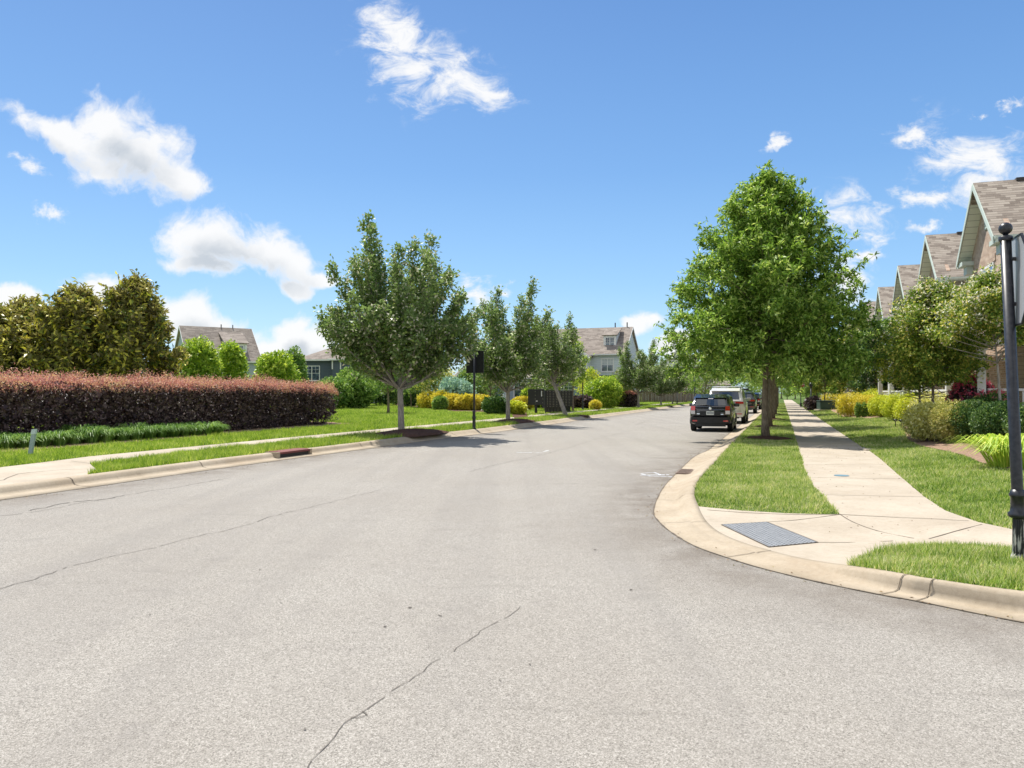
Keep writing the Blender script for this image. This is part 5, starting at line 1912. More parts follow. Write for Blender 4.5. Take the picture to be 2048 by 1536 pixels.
def window(parent, cx, z0, z1, w, y, sashes=1, face='-y', blind=False, trim=0.10, mat=None, grid=2):
    """a window on the wall plane; local face -y, +x or -x.  frame mesh 'window' > 'pane', 'muntin'"""
    def tr(vs):
        out = []
        for (x, yy, z) in vs:
            if face == '-y':
                out.append((cx + x, y + yy, z))
            elif face == '+x':
                out.append((y - yy, cx + x, z))
            elif face == '-x':
                out.append((y + yy, cx - x, z))
        return out

    def bx(mb, x0, x1, y0, y1, za, zb):
        t = MB().box(x0, x1, y0, y1, za, zb)
        mb.add(tr(t.v), t.f)
    mb = MB()
    bx(mb, -w / 2 - trim, -w / 2, -0.045, 0.02, z0 - trim * 0.6, z1 + trim)
    bx(mb, w / 2, w / 2 + trim, -0.045, 0.02, z0 - trim * 0.6, z1 + trim)
    bx(mb, -w / 2, w / 2, -0.043, 0.02, z1, z1 + trim * 0.98)
    bx(mb, -w / 2 - trim * 1.3, w / 2 + trim * 1.3, -0.075, 0.02, z0 - trim * 1.3, z0 - trim * 0.62)
    bx(mb, -w / 2, w / 2, -0.041, 0.02, z0 - trim * 0.6, z0)
    sw = w / sashes
    for k in range(1, sashes):
        bx(mb, -w / 2 + k * sw - 0.045, -w / 2 + k * sw + 0.045, -0.039, 0.02, z0, z1)
    wf = mb.build('window', mat or M_WHITE, parent)
    for k in range(sashes):
        a, b = -w / 2 + k * sw + (0.045 if k else 0), -w / 2 + (k + 1) * sw - (0.045 if k < sashes - 1 else 0)
        zm = (z0 + z1) / 2
        mb = MB()
        bx(mb, a, b, -0.012, 0.018, z0, zm - 0.02)
        mb.build('pane', M_GLASS, wf)
        mb = MB()
        bx(mb, a, b, -0.022, 0.018, zm + 0.02, z1)
        mb.build('pane', M_BLIND if blind else M_GLASS, wf)
        mb = MB()
        bx(mb, a, b, -0.030, 0.018, zm - 0.02, zm + 0.02)
        for q in range(1, grid):
            xx = a + (b - a) * q / grid
            bx(mb, xx - 0.011, xx + 0.011, -0.027, 0.0, zm + 0.02, z1)
        if grid > 1:
            zz = zm + 0.02 + (z1 - zm) * 0.5
            bx(mb, a, b, -0.0265, 0.0, zz - 0.011, zz + 0.011)
        mb.build('sash_bar', mat or M_WHITE, wf)
    return wf


def roof_gable_x(parent, x0, x1, y0, y1, ze, zr, oh, th, mat, trim, name='roof', rake=0.25, soff=None):
    """ridge along x"""
    ym = (y0 + y1) / 2
    mb = MB()
    sl = (zr - ze) / (ym - y0)
    a = ze - sl * oh
    mb.slab((x0 - rake, y0 - oh, a), (x1 + rake, y0 - oh, a), (x1 + rake, ym, zr), (x0 - rake, ym, zr), th)
    mb.slab((x1 + rake, y1 + oh, a), (x0 - rake, y1 + oh, a), (x0 - rake, ym, zr), (x1 + rake, ym, zr), th)
    r = mb.build(name, mat, parent)
    mb = MB()
    mb.box(x0 - rake, x1 + rake, y0 - oh - 0.09, y0 - oh - 0.003, a - 0.16, a - 0.01)
    mb.box(x0 - rake, x1 + rake, y1 + oh + 0.003, y1 + oh + 0.09, a - 0.16, a - 0.01)
    mb.build('gutter', trim, r)
    mb = MB()
    for xx in (x0 - rake - 0.03, x1 + rake):
        for (ya, za, yb, zb) in ((y0 - oh, a, ym, zr), (y1 + oh, a, ym, zr)):
            mb.hexa([(xx, ya, za - th - 0.06), (xx + 0.03, ya, za - th - 0.06), (xx + 0.03, yb, zb - th - 0.06), (xx, yb, zb - th - 0.06),
                     (xx, ya, za - 0.004), (xx + 0.03, ya, za - 0.004), (xx + 0.03, yb, zb - 0.004), (xx, yb, zb - 0.004)])
    mb.build('rake_board', trim, r)
    return r


def roof_gable_y(parent, x0, x1, y0, y1, ze, zr, oh, th, mat, trim, front=0.4, back=0.2, soffit=None):
    """ridge along y, gable to the front (-y)"""
    xm = (x0 + x1) / 2
    sl = (zr - ze) / (xm - x0)
    a = ze - sl * oh
    mb = MB()
    mb.slab((x0 - oh, y1 + back, a), (x0 - oh, y0 - front, a), (xm, y0 - front, zr), (xm, y1 + back, zr), th)
    mb.slab((x1 + oh, y0 - front, a), (x1 + oh, y1 + back, a), (xm, y1 + back, zr), (xm, y0 - front, zr), th)
    r = mb.build('roof', mat, parent)
    # boarded soffit under the overhang, set inside the roof edge
    if soffit:
        mb = MB()
        for sx, xx in ((-1, x0 - oh), (1, x1 + oh)):
            e = 0.02
            mb.slab((xx - sx * e, y0 - front + e, a - th * 1.15), (xx - sx * e, y1, a - th * 1.15), (xm, y1, zr - th * 1.15), (xm, y0 - front + e, zr - th * 1.15), 0.02)
        mb.build('soffit', soffit, r)
    mb = MB()
    yy = y0 - front
    for sx, xx in ((-1, x0 - oh), (1, x1 + oh)):
        mb.hexa([(xx, yy - 0.035, a - th - 0.10), (xx, yy - 0.002, a - th - 0.10), (xm, yy - 0.002, zr - th - 0.10), (xm, yy - 0.035, zr - th - 0.10),
                 (xx, yy - 0.035, a - 0.03), (xx, yy - 0.002, a - 0.03), (xm, yy - 0.002, zr - 0.03), (xm, yy - 0.035, zr - 0.03)])
    mb.build('rake_board', trim, r)
    mb = MB()
    for sx, xx in ((-1, x0 - oh), (1, x1 + oh)):
        q = [(xx, a - 0.02), (xx + sx * 0.11, a - 0.02), (xx + sx * 0.11, a - 0.10), (xx + sx * 0.06, a - 0.15), (xx, a - 0.16)]
        mb.prism(q, 'y', y0 - front + 0.01, y1)
    mb.build('gutter', trim, r)
    MB().box(xm - 0.12, xm + 0.12, y0 + 0.9, y1 - 0.5, zr - 0.07, zr + 0.045).build('ridge_vent', M_ROOFW, r)
    return r


HG = 'row of tan brick gabled houses on the right'


def row_house(k, s, label, full=True, dz=0.0, wall=M_CREAM):
    """local -y faces the street; +x is towards the camera"""
    p = st(s, 7.2)
    z0 = G(*p) - 0.02
    t = thing('brick_house', label, 'house', (p[0], p[1], z0), math.atan2(-DY, -DX), HG)
    zr, ze = 9.42 - z0 + dz, 7.28 - z0 + dz
    # main body, brick front and siding flanks
    bd = MB().prism([(-2.4, 0), (2.4, 0), (2.4, ze), (0, zr - 0.12), (-2.4, ze)], 'y', 0.16, 12).build('wall', wall, t)
    MB().prism([(-2.46, 0), (2.46, 0), (2.46, ze - 0.02), (0, zr - 0.16), (-2.46, ze - 0.02)], 'y', 0.0, 0.155).build('brick_front', M_BRICK, t)
    # returns of the brick at the corners
    r = roof_gable_y(t, -2.4, 2.4, 0, 12, ze, zr, 0.42, 0.16, M_SHY, M_SAGE, front=0.45, soffit=M_SOFF)
    # eave returns with a frieze
    for sx in (-1, 1):
        mb = MB()
        x = sx * 2.4
        mb.box(min(x - sx * 0.35, x + sx * 0.50), max(x - sx * 0.35, x + sx * 0.50), -0.42, -0.004, ze - 0.62, ze - 0.46)
        mb.box(min(x - sx * 0.22, x + sx * 0.30), max(x - sx * 0.22, x + sx * 0.30), -0.24, -0.004, ze - 0.95, ze - 0.62)
        mb.build('eave_return', M_SAGE, t)
    # frieze band along the near flank
    MB().box(2.402, 2.47, 0.16, 12, ze - 0.42, ze - 0.12).build('frieze', M_WHITE, t)
    MB().tube([(2.9, -0.12, ze - 0.35), (2.72, -0.06, ze - 0.55), (2.52, 0.08, ze - 0.75), (2.52, 0.08, 0.3)], 0.045, 8).build('downpipe', M_SAGE, t)
    # vent louvre and windows
    mb = MB().box(-0.28, 0.28, -0.03, -0.002, zr - 1.75, zr - 1.05)
    for q in range(6):
        mb.box(-0.24, 0.24, -0.05, -0.031, zr - 1.72 + q * 0.11, zr - 1.66 + q * 0.11)
    mb.build('gable_vent', M_BRICK if False else M_SAGE, t)
    window(t, 0, 4.5 - z0, 6.2 - z0, 1.7, 0.0, sashes=2, mat=M_WHITE)
    MB().box(-1.1, 1.1, -0.03, -0.001, 6.33 - z0, 6.6 - z0).build('lintel', M_BRICK, t)
    window(t, -1.15, 1.1, 2.7, 0.9, 0.0, sashes=1)
    if not full:
        return t
    # side wing, set back
    zw = 6.5 - z0
    MB().prism([(0.9, 0), (9.0, 0), (9.0, zw), (4.95, zw + 2.3), (0.9, zw)], 'x', 2.401, 6.1).build('wing_wall', wall if wall is not M_CREAM else M_CREAM, t)
    mb = MB()
    mb.slab((2.42, 0.35, zw - 0.26), (6.35, 0.35, zw - 0.26), (6.35, 4.95, zw + 2.35), (2.42, 4.95, zw + 2.35), 0.14)
    mb.slab((6.35, 9.5, zw - 0.26), (2.42, 9.5, zw - 0.26), (2.42, 4.95, zw + 2.35), (6.35, 4.95, zw + 2.35), 0.14)
    w_ = mb.build('wing_roof', M_SH, t)
    MB().box(2.48, 6.35, 0.24, 0.345, zw - 0.42, zw - 0.27).build('gutter', M_SAGE, w_)
    window(t, 4.3, 4.4 - z0, 5.9 - z0, 1.0, 0.9, sashes=1)
    # porch
    pf = MB().box(-2.3, 6.9, -1.75, -0.005, -0.1, 0.42)
    pf.box(2.48, 6.9, -0.004, 0.895, -0.1, 0.42)
    pf.build('porch_floor', M_PAVE, t)
    mb = MB()
    mb.slab((-2.5, -2.05, 2.95), (7.15, -2.05, 2.95), (7.15, -0.47, 3.55), (-2.5, -0.47, 3.55), 0.10)
    mb.slab((2.5, -0.47, 3.55), (7.15, -0.47, 3.55), (7.15, 0.88, 3.98), (2.5, 0.88, 3.98), 0.10)
    pr = mb.build('porch_roof', M_SH, t)
    mb = MB().box(-2.35, 7.0, -1.86, -1.62, 2.55, 2.84)
    mb.box(6.76, 7.0, -1.615, 0.88, 2.55, 2.84)
    mb.build('porch_beam', M_WHITE, t)
    for x in (-2.2, 2.5, 6.85):
        mb = MB()
        mb.box(x - 0.11, x + 0.11, -1.85, -1.63, 0.42, 2.55)
        mb.box(x - 0.15, x + 0.15, -1.89, -1.59, 0.42, 0.62)
        mb.box(x - 0.15, x + 0.15, -1.89, -1.59, 2.42, 2.549)
        mb.build('column', M_WHITE, t)
    for (xa, xb) in ((-2.05, 2.35), (3.9, 6.7)):
        mb = MB()
        mb.box(xa, xb, -1.78, -1.70, 1.24, 1.31)
        mb.box(xa, xb, -1.77, -1.71, 0.52, 0.58)
        n = int((xb - xa) / 0.125)
        for q in range(1, n):
            xx = xa + (xb - xa) * q / n
            mb.box(xx - 0.017, xx + 0.017, -1.757, -1.723, 0.58, 1.24)
        mb.build('railing', M_WHITE, t)
    mb = MB()
    mb.box(6.81, 6.89, -1.58, 0.7, 1.24, 1.31)
    for q in range(1, 18):
        yy = -1.58 + q * 0.127
        mb.box(6.833, 6.867, yy - 0.017, yy + 0.017, 0.5, 1.24)
    mb.box(6.82, 6.88, -1.58, 0.7, 0.52, 0.58)
    mb.build('railing', M_WHITE, t)
    MB().box(2.75, 3.7, 0.85, 0.898, 0.42, 2.5).build('door', M_DOOR, t)
    MB().box(3.85, 6.09, 0.86, 0.899, 0.42, 2.85).build('ochre_panel', M_YELLW, t)
    window(t, 5.0, 1.0, 2.45, 1.2, 0.86, sashes=1)
    return t


print('houses')
hs = [32.0, 41.8, 51.2, 61.2, 70.6, 80.0, 89.5, 99.0, 108.5, 118.0]
hlabs = ['foremost tan brick house with white porch columns behind the stop sign post',
         'second brick gabled house back from the corner, beyond the foremost one',
         'third brick gabled house back from the corner in the row',
         'fourth brick gabled house back from the corner in the row',
         'fifth brick gabled house back, its roof just over the garden trees',
         'sixth brick house back, mostly behind garden trees',
         'seventh brick house back, behind trees', 'eighth brick house back, behind trees', 'ninth brick house back, behind trees', 'last brick house of the row, behind trees']
h1 = row_house(0, hs[0], hlabs[0])
h2 = row_house(1, hs[1], hlabs[1])
for k in range(2, 10):
    p = st(hs[k], 7.2)
    dup(h2, (p[0], p[1], G(*p) - 0.02), None, hlabs[k], HG)


# ------------------------------------------------------------------ left side houses
def local_house(name, label, loc, rz, L, W, ze, zr, wall, roof, oh=0.35, cat='house'):
    """rectangle 0..L by 0..W, ridge along x, front = -y"""
    t = thing(name, label, cat, loc, rz)
    MB().prism([(0, 0), (W, 0), (W, ze), (W / 2, zr - 0.15), (0, ze)], 'x', 0, L).build('wall', wall, t)
    r = roof_gable_x(t, 0, L, 0, W, ze + 0.02, zr, oh, 0.14, roof, M_WHITE)
    for (cx_, cy_) in ((-0.03, -0.03), (L - 0.12, -0.03), (-0.03, W - 0.12)):
        MB().box(cx_, cx_ + 0.15, cy_, cy_ + 0.15, 0, ze - 0.25).build('corner_board', M_WHITE, t)
    return t, r


def dormer(t, x0, x1, y, zb, zt, depth, roof, wall, z_slope_top, sashes=2):
    """shed dormer standing on the front slope"""
    d = MB().prism([(y, zb), (y + depth, zb), (y + depth, zt + depth * 0.28), (y, zt)], 'x', x0, x1).build('dormer', wall, t)
    MB().slab((x0 - 0.2, y - 0.25, zt + 0.02), (x1 + 0.2, y - 0.25, zt + 0.02), (x1 + 0.2, y + depth + 0.4, z_slope_top), (x0 - 0.2, y + depth + 0.4, z_slope_top), 0.1).build('dormer_roof', roof, d)
    mb = MB()
    mb.box(x0 - 0.02, x0 + 0.18, y - 0.05, y - 0.002, zb, zt - 0.05)
    mb.box(x1 - 0.18, x1 + 0.02, y - 0.05, y - 0.002, zb, zt - 0.05)
    mb.box(x0 - 0.02, x1 + 0.02, y - 0.06, y - 0.003, zt - 0.22, zt - 0.04)
    mb.box(x0 - 0.02, x1 + 0.02, y - 0.06, y - 0.003, zb, zb + 0.12)
    mb.build('dormer_trim', M_WHITE, d)
    window(t, (x0 + x1) / 2, zb + 0.28, zt - 0.3, (x1 - x0) * 0.66, y, sashes=sashes, trim=0.08)
    return d


# house with the pale gable, far left
ra = math.atan2(0.55, 0.83)
ux, uy = math.cos(ra), math.sin(ra)
nx_, ny_ = math.sin(ra), -math.cos(ra)              # front normal
W_ = 9.0
ox, oy = -37.5 + nx_ * W_ / 2, 85 + ny_ * W_ / 2
tA, rA = local_house('grey_house', 'blue-grey house with steep brown roof and one dormer, left of the picture behind lime shrubs', (ox, oy, 0.1), ra, 7.5, W_, 5.35, 9.15, M_BGREY, M_SHF)
dormer(tA, 4.0, 6.3, 0.9, 5.35, 7.15, 2.3, M_SHF, M_PALEB, 8.5)
window(tA, 4.7, 2.7, 4.2, 1.8, 0.0, sashes=2)
for x in (4.3, 5.6):
    MB().tube([(x, W_ / 2, 9.0), (x, W_ / 2, 9.5)], 0.06, 8).build('vent_pipe', M_PIPE, rA)

# low tan roof between the left houses
tS, rS = local_house('tan_roof_house', 'low house with tan roof just showing between the two left houses', (xat(506, 104), 104, 0.1), R(2), 9.0, 7.5, 4.9, 6.9, M_WHS, M_SHF)
for x in (2.2, 5.4):
    MB().tube([(x, 3.7, 6.8), (x, 3.7, 7.4)], 0.07, 8).build('vent_pipe', M_PIPE, rS)
window(tS, 2.5, 2.2, 3.7, 1.2, 0.0, sashes=1)

# hip roofed dark house
tH = thing('slate_house', 'dark slate house with low hip roof and white windows behind the hedge end', 'house', (xat(600, 96), 96, 0.1), R(-4))
MB().box(0, 8.2, 0, 8, 0, 5.75).build('wall', M_SLATE, tH)
MB().box(4.6, 10.0, -1.2, -0.002, 0, 5.75).build('bay_wall', M_SLATE, tH)


def hip(mb, x0, x1, y0, y1, ze, zr, oh):
    x0 -= oh
    x1 += oh
    y0 -= oh
    y1 += oh
    h = min(x1 - x0, y1 - y0) / 2
    if (x1 - x0) > (y1 - y0):
        a, b = ((x0 + h), (y0 + y1) / 2, zr), ((x1 - h), (y0 + y1) / 2, zr)
        vs = [(x0, y0, ze), (x1, y0, ze), (x1, y1, ze), (x0, y1, ze), a, b]
        fs = [(0, 1, 5, 4), (1, 2, 5), (2, 3, 4, 5), (3, 0, 4), (0, 3, 2, 1)]
    else:
        a, b = ((x0 + x1) / 2, y0 + h, zr), ((x0 + x1) / 2, y1 - h, zr)
        vs = [(x0, y0, ze), (x1, y0, ze), (x1, y1, ze), (x0, y1, ze), a, b]
        fs = [(0, 1, 4), (1, 2, 5, 4), (2, 3, 5), (3, 0, 4, 5), (0, 3, 2, 1)]
    mb.add(vs, fs)


mb = MB()
hip(mb, 0, 9.6, 0, 8, 5.78, 7.95, 0.5)
r_ = mb.build('roof', M_SHF, tH)
mb = MB()
hip(mb, 4.6, 10.0, -1.2, 5, 5.80, 7.25, 0.5)
mb.build('bay_roof', M_SHF, tH)
MB().box(-0.5, 4.0, -0.53, -0.43, 5.6, 5.79).build('fascia', M_WHITE, tH)
MB().box(4.1, 10.5, -1.73, -1.62, 5.6, 5.81).build('fascia', M_WHITE, tH)
window(tH, 1.55, 3.15, 4.9, 1.9, 0.0, sashes=2)
window(tH, 7.2, 3.4, 4.7, 1.3, -1.2, sashes=1)
for x in (4.55, 5.6):
    MB().box(x, x + 0.14, -1.32, -1.21, 4.5, 5.6).build('bracket', M_WHITE, tH)
MB().box(-0.04, 0.12, -0.04, 0.1, 0, 5.6).build('corner_board', M_WHITE, tH)
MB().box(9.9, 10.04, -1.25, -1.1, 0, 5.6).build('corner_board', M_WHITE, tH)
MB().box(-0.02, 8.2, -0.06, -0.005, 0.0, 1.5).build('porch_wall', M_WHS, tH)

# blue gabled house glimpsed under the big maple
tB = thing('blue_gable_house', 'slate-blue gabled house glimpsed between big maple and sign post', 'house', (xat(906, 105), 105, 0.1), R(8))
MB().prism([(0, 0), (4.6, 0), (4.6, 3.6), (2.3, 5.6), (0, 3.6)], 'y', 0, 8).build('wall', M_SLATE if False else siding_mat('siding_blue', (0.16, 0.22, 0.29), 0.2), tB)
roof_gable_y(tB, 0, 4.6, 0, 8, 3.6, 5.75, 0.35, 0.12, M_SHFY, M_WHITE)
MB().box(4.6, 8.0, 1.5, 8, 0, 3.0).build('side_wall', MAT['siding_blue'], tB)
MB().slab((4.65, 0.9, 2.9), (8.4, 0.9, 2.9), (8.4, 5, 4.4), (4.65, 5, 4.4), 0.12).build('side_roof', M_SHF, tB)
MB().slab((-0.6, -1.6, 2.3), (5.2, -1.6, 2.3), (5.2, -0.45, 2.9), (-0.6, -0.45, 2.9), 0.1).build('porch_roof', M_WHITE, tB)
window(tB, 2.8, 3.3, 4.5, 1.0, 0.0, sashes=1)
window(tB, 2.3, 0.8, 2.0, 1.6, 0.0, sashes=2)
for x in (-0.3, 4.8):
    MB().box(x, x + 0.16, -1.5, -1.34, 0, 2.25).build('porch_post', M_WHITE, tB)

# low blue-grey house with window, left of the mailboxes
tD, rD = local_house('blue_cottage', 'low blue-grey house wing with white double window left of the mailboxes', (xat(1012, 80), 80, 0.1), R(3), 8.5, 7, 3.3, 5.0, siding_mat('siding_cottage', (0.30, 0.38, 0.46), 0.2), M_SHF)
window(tD, 1.85, 1.1, 2.55, 1.9, 0.0, sashes=2)
window(tD, 6.2, 1.1, 2.55, 1.9, 0.0, sashes=2)

# pale blue house centre right: ridge across the view
rE = math.atan2(-NY, -NX) + math.pi
rE = math.atan2(NY, NX)
LE = 15.0
eo = (14.3 - NX * LE - DX * 4.6, 90.0 - NY * LE - DY * 4.6)
tE, rE_ = local_house('pale_blue_house', 'pale blue-grey three-storey house with broad tan roof and dormer, mid picture', (eo[0], eo[1], 0.1), rE, LE, 9.2, 6.25, 9.45, M_PALEB, M_SHF, oh=0.4)


def ex(px_, off=0.0):
    """local x on the front wall seen at pixel px_"""
    a = (px_ - 1024) / 1500
    # eo + x*N : (X)/(Y) = a
    return (a * eo[1] - eo[0]) / (NX - a * NY)


xd0, xd1 = ex(1203), ex(1228)
dormer(tE, xd0, xd1, 1.2, 6.45, 8.25, 2.2, M_SHF, M_PALEB, 9.35)
xw = ex(1215)
window(tE, xw, 4.05, 5.4, xd1 - xd0 - 0.2, 0.0, sashes=2, blind=True, trim=0.14)
MB().box(ex(1186), LE + 0.02, -0.05, -0.003, 3.35, 3.55).build('band', M_SLATE, tE)
MB().slab((ex(1194), -1.5, 2.6), (LE - 1.5, -1.5, 2.6), (LE - 1.5, -0.06, 3.3), (ex(1194), -0.06, 3.3), 0.12).build('porch_roof', M_SHF, tE)
# cross gable on its left part
xg0, xg1 = ex(1181) - 5.6, ex(1181)
MB().prism([(xg0, 0), (xg1, 0), (xg1, 5.9), ((xg0 + xg1) / 2, 7.7), (xg0, 5.9)], 'y', -1.6, 3.2).build('gable_wing_wall', M_PALEB, tE)
xm = (xg0 + xg1) / 2
mb = MB()
mb.slab((xg0 - 0.35, 3.2, 5.68), (xg0 - 0.35, -1.95, 5.68), (xm, -1.95, 7.95), (xm, 3.2, 7.95), 0.12)
mb.slab((xg1 + 0.35, -1.95, 5.68), (xg1 + 0.35, 3.2, 5.68), (xm, 3.2, 7.95), (xm, -1.95, 7.95), 0.12)
mb.build('gable_wing_roof', M_SHF, tE)
mb = MB()
for xx in (xg0 - 0.35, xg1 + 0.35):
    mb.hexa([(xx, -2.0, 5.4), (xx, -1.96, 5.4), (xm, -1.96, 7.68), (xm, -2.0, 7.68), (xx, -2.0, 5.68), (xx, -1.96, 5.68), (xm, -1.96, 7.95), (xm, -2.0, 7.95)])
mb.build('rake_board', M_WHITE, tE)
MB().box(xg1 - 0.17, xg1 + 0.03, -1.64, -1.5, 0, 5.7).build('corner_board', M_WHITE, tE)
window(tE, xm, 3.9, 5.2, 1.6, -1.6, sashes=2)
for px_ in (1214, 1239):
    x = ex(px_)
    MB().tube([(x, 4.6, 9.3), (x, 4.6, 10.0)], 0.07, 8).build('vent_pipe', M_PIPE, rE_)
for zz in (1.0, 4.2):
    window(tE, 2.6, zz, zz + 1.5, 1.1, LE, face='+x', sashes=1)
    window(tE, 6.6, zz, zz + 1.5, 1.1, LE, face='+x', sashes=1)

# white gabled house behind the tree across the road
tW = thing('white_house', 'white gabled house peeping over trees left of the foremost oak', 'house', (xat(1322, 140), 140, 0.1), R(-12))
MB().prism([(0, 0), (7.5, 0), (7.5, 7.0), (3.75, 10.0), (0, 7.0)], 'y', 0, 10).build('wall', M_WHS, tW)
roof_gable_y(tW, 0, 7.5, 0, 10, 7.0, 10.2, 0.35, 0.15, M_SHFY, M_WHITE)
window(tW, 3.75, 7.2, 8.4, 1.0, 0.0, sashes=1)
window(tW, 2.0, 3.9, 5.4, 1.0, 0.0, sashes=1)
window(tW, 5.5, 3.9, 5.4, 1.0, 0.0, sashes=1)
MB().box(-3.5, 12.0, -2.5, -0.003, 0, 3.0).build('garage_wall', M_WHS, tW)
MB().slab((-3.8, -2.8, 2.95), (12.3, -2.8, 2.95), (12.3, -0.05, 4.1), (-3.8, -0.05, 4.1), 0.12).build('garage_roof', M_SHF, tW)

# ------------------------------------------------------------------ fence of brown boards
M_FENCE = mottled('fence_boards', (0.10, 0.075, 0.055), (0.21, 0.16, 0.12), 5, 0.9, 0.3)
fa = Vector((xat(1268, 110), 110, 0))
fb = Vector((xat(1384, 120), 120, 0))
fc = Vector((xat(1440, 150), 150, 0))
t = thing('board_fence', 'tall brown board fence across the road behind the small maples', 'fence', (fa.x, fa.y, 0.12), 0)
for (a, b) in ((fa, fb), (fb, fc)):
    L = (b - a).length
    d = (b - a).normalized()
    nrm = Vector((d.y, -d.x, 0))
    n = int(L / 2.4)
    for i in range(n):
        p = a + d * (L * i / n) - fa
        q = a + d * (L * (i + 1) / n) - fa
        mb = MB()
        nb = 13
        for j in range(nb):
            u0, u1 = j / nb, (j + 0.86) / nb
            off = nrm * (0.03 if j % 2 else 0.0)
            c0 = p.lerp(q, u0) + off
            c1 = p.lerp(q, u1) + off
            tn = nrm * 0.02
            mb.hexa([c0, c1, c1 + tn, c0 + tn] + [Vector((v.x, v.y, 1.75)) for v in (c0, c1, c1 + tn, c0 + tn)])
        mb.build('fence_panel', M_FENCE, t)
        MB().box(p.x - 0.07, p.x + 0.07, p.y - 0.07, p.y + 0.07, 0, 1.9).build('fence_post', M_FENCE, t)

# white picket bits
def picket(label, px0, px1, Y, h=1.0):
    x0, x1 = xat(px0, Y), xat(px1, Y)
    t = thing('picket_fence', label, 'fence', (x0, Y, 0.14))
    L = x1 - x0
    mb = MB()
    n = int(L / 0.16)
    for i in range(n):
        x = i * L / n
        mb.box(x, x + 0.09, -0.02, 0.0, 0.05, h)
    mb.build('pickets', M_WHITE, t)
    MB().box(0, L, 0.003, 0.05, h * 0.75, h * 0.85).build('rail', M_WHITE, t)
    for i in range(int(L / 2.2) + 1):
        MB().box(i * 2.2, i * 2.2 + 0.14, 0.055, 0.19, 0, h + 0.18).build('fence_post', M_WHITE, t)
    return t


picket('low white picket fence at the far left lawn edge', 682, 702, 88, 1.0)
picket('white picket fence behind the dark shrub left of the second maple', 958, 1006, 72, 1.15)
# ================================================================== vehicles
def paint(name, c, rough=0.25, metal=0.0):
    return pbr(name, c, rough, metal, 0.5, coat=1.0, build=lambda g, b, o: g.link(g.ramp(noise(g, objco(g), 3, 3), [(0.3, c), (0.8, tuple(x * 1.12 + 0.002 for x in c))]), b.inputs['Base Color']))


M_CARBLK = paint('car_black', (0.010, 0.011, 0.014), 0.18)
M_CARWHT = paint('car_white', (0.62, 0.60, 0.55), 0.25)
M_CARDRK = paint('car_charcoal', (0.02, 0.023, 0.028), 0.22)
M_CARSIL = paint('car_silver', (0.45, 0.46, 0.47), 0.25, 0.4)
M_CGL = pbr('car_glass', (0.012, 0.018, 0.024), 0.04, spec=1.0, coat=1.0)
M_RED = pbr('lens_red', (0.45, 0.008, 0.012), 0.12, spec=0.8, coat=1.0)
M_CLEAR = pbr('lens_clear', (0.55, 0.52, 0.52), 0.15, spec=0.8, coat=1.0)
M_RUB = mottled('tyre_rubber', (0.012, 0.012, 0.012), (0.03, 0.03, 0.03), 20, 0.85, 0.3)
M_RIM = pbr('alloy', (0.45, 0.46, 0.47), 0.3, 0.9)
M_CHR = pbr('chrome', (0.75, 0.76, 0.78), 0.15, 1.0)
M_PLT = mottled('plate_white', (0.60, 0.62, 0.62), (0.70, 0.72, 0.70), 20, 0.5)
M_PTXT = pbr('plate_marks', (0.06, 0.09, 0.12), 0.6)
M_PLASTIC = mottled('grey_plastic', (0.02, 0.021, 0.023), (0.035, 0.036, 0.04), 9, 0.55)
M_SEAT = mottled('seat_cloth', (0.10, 0.10, 0.11), (0.18, 0.18, 0.19), 9, 0.9)


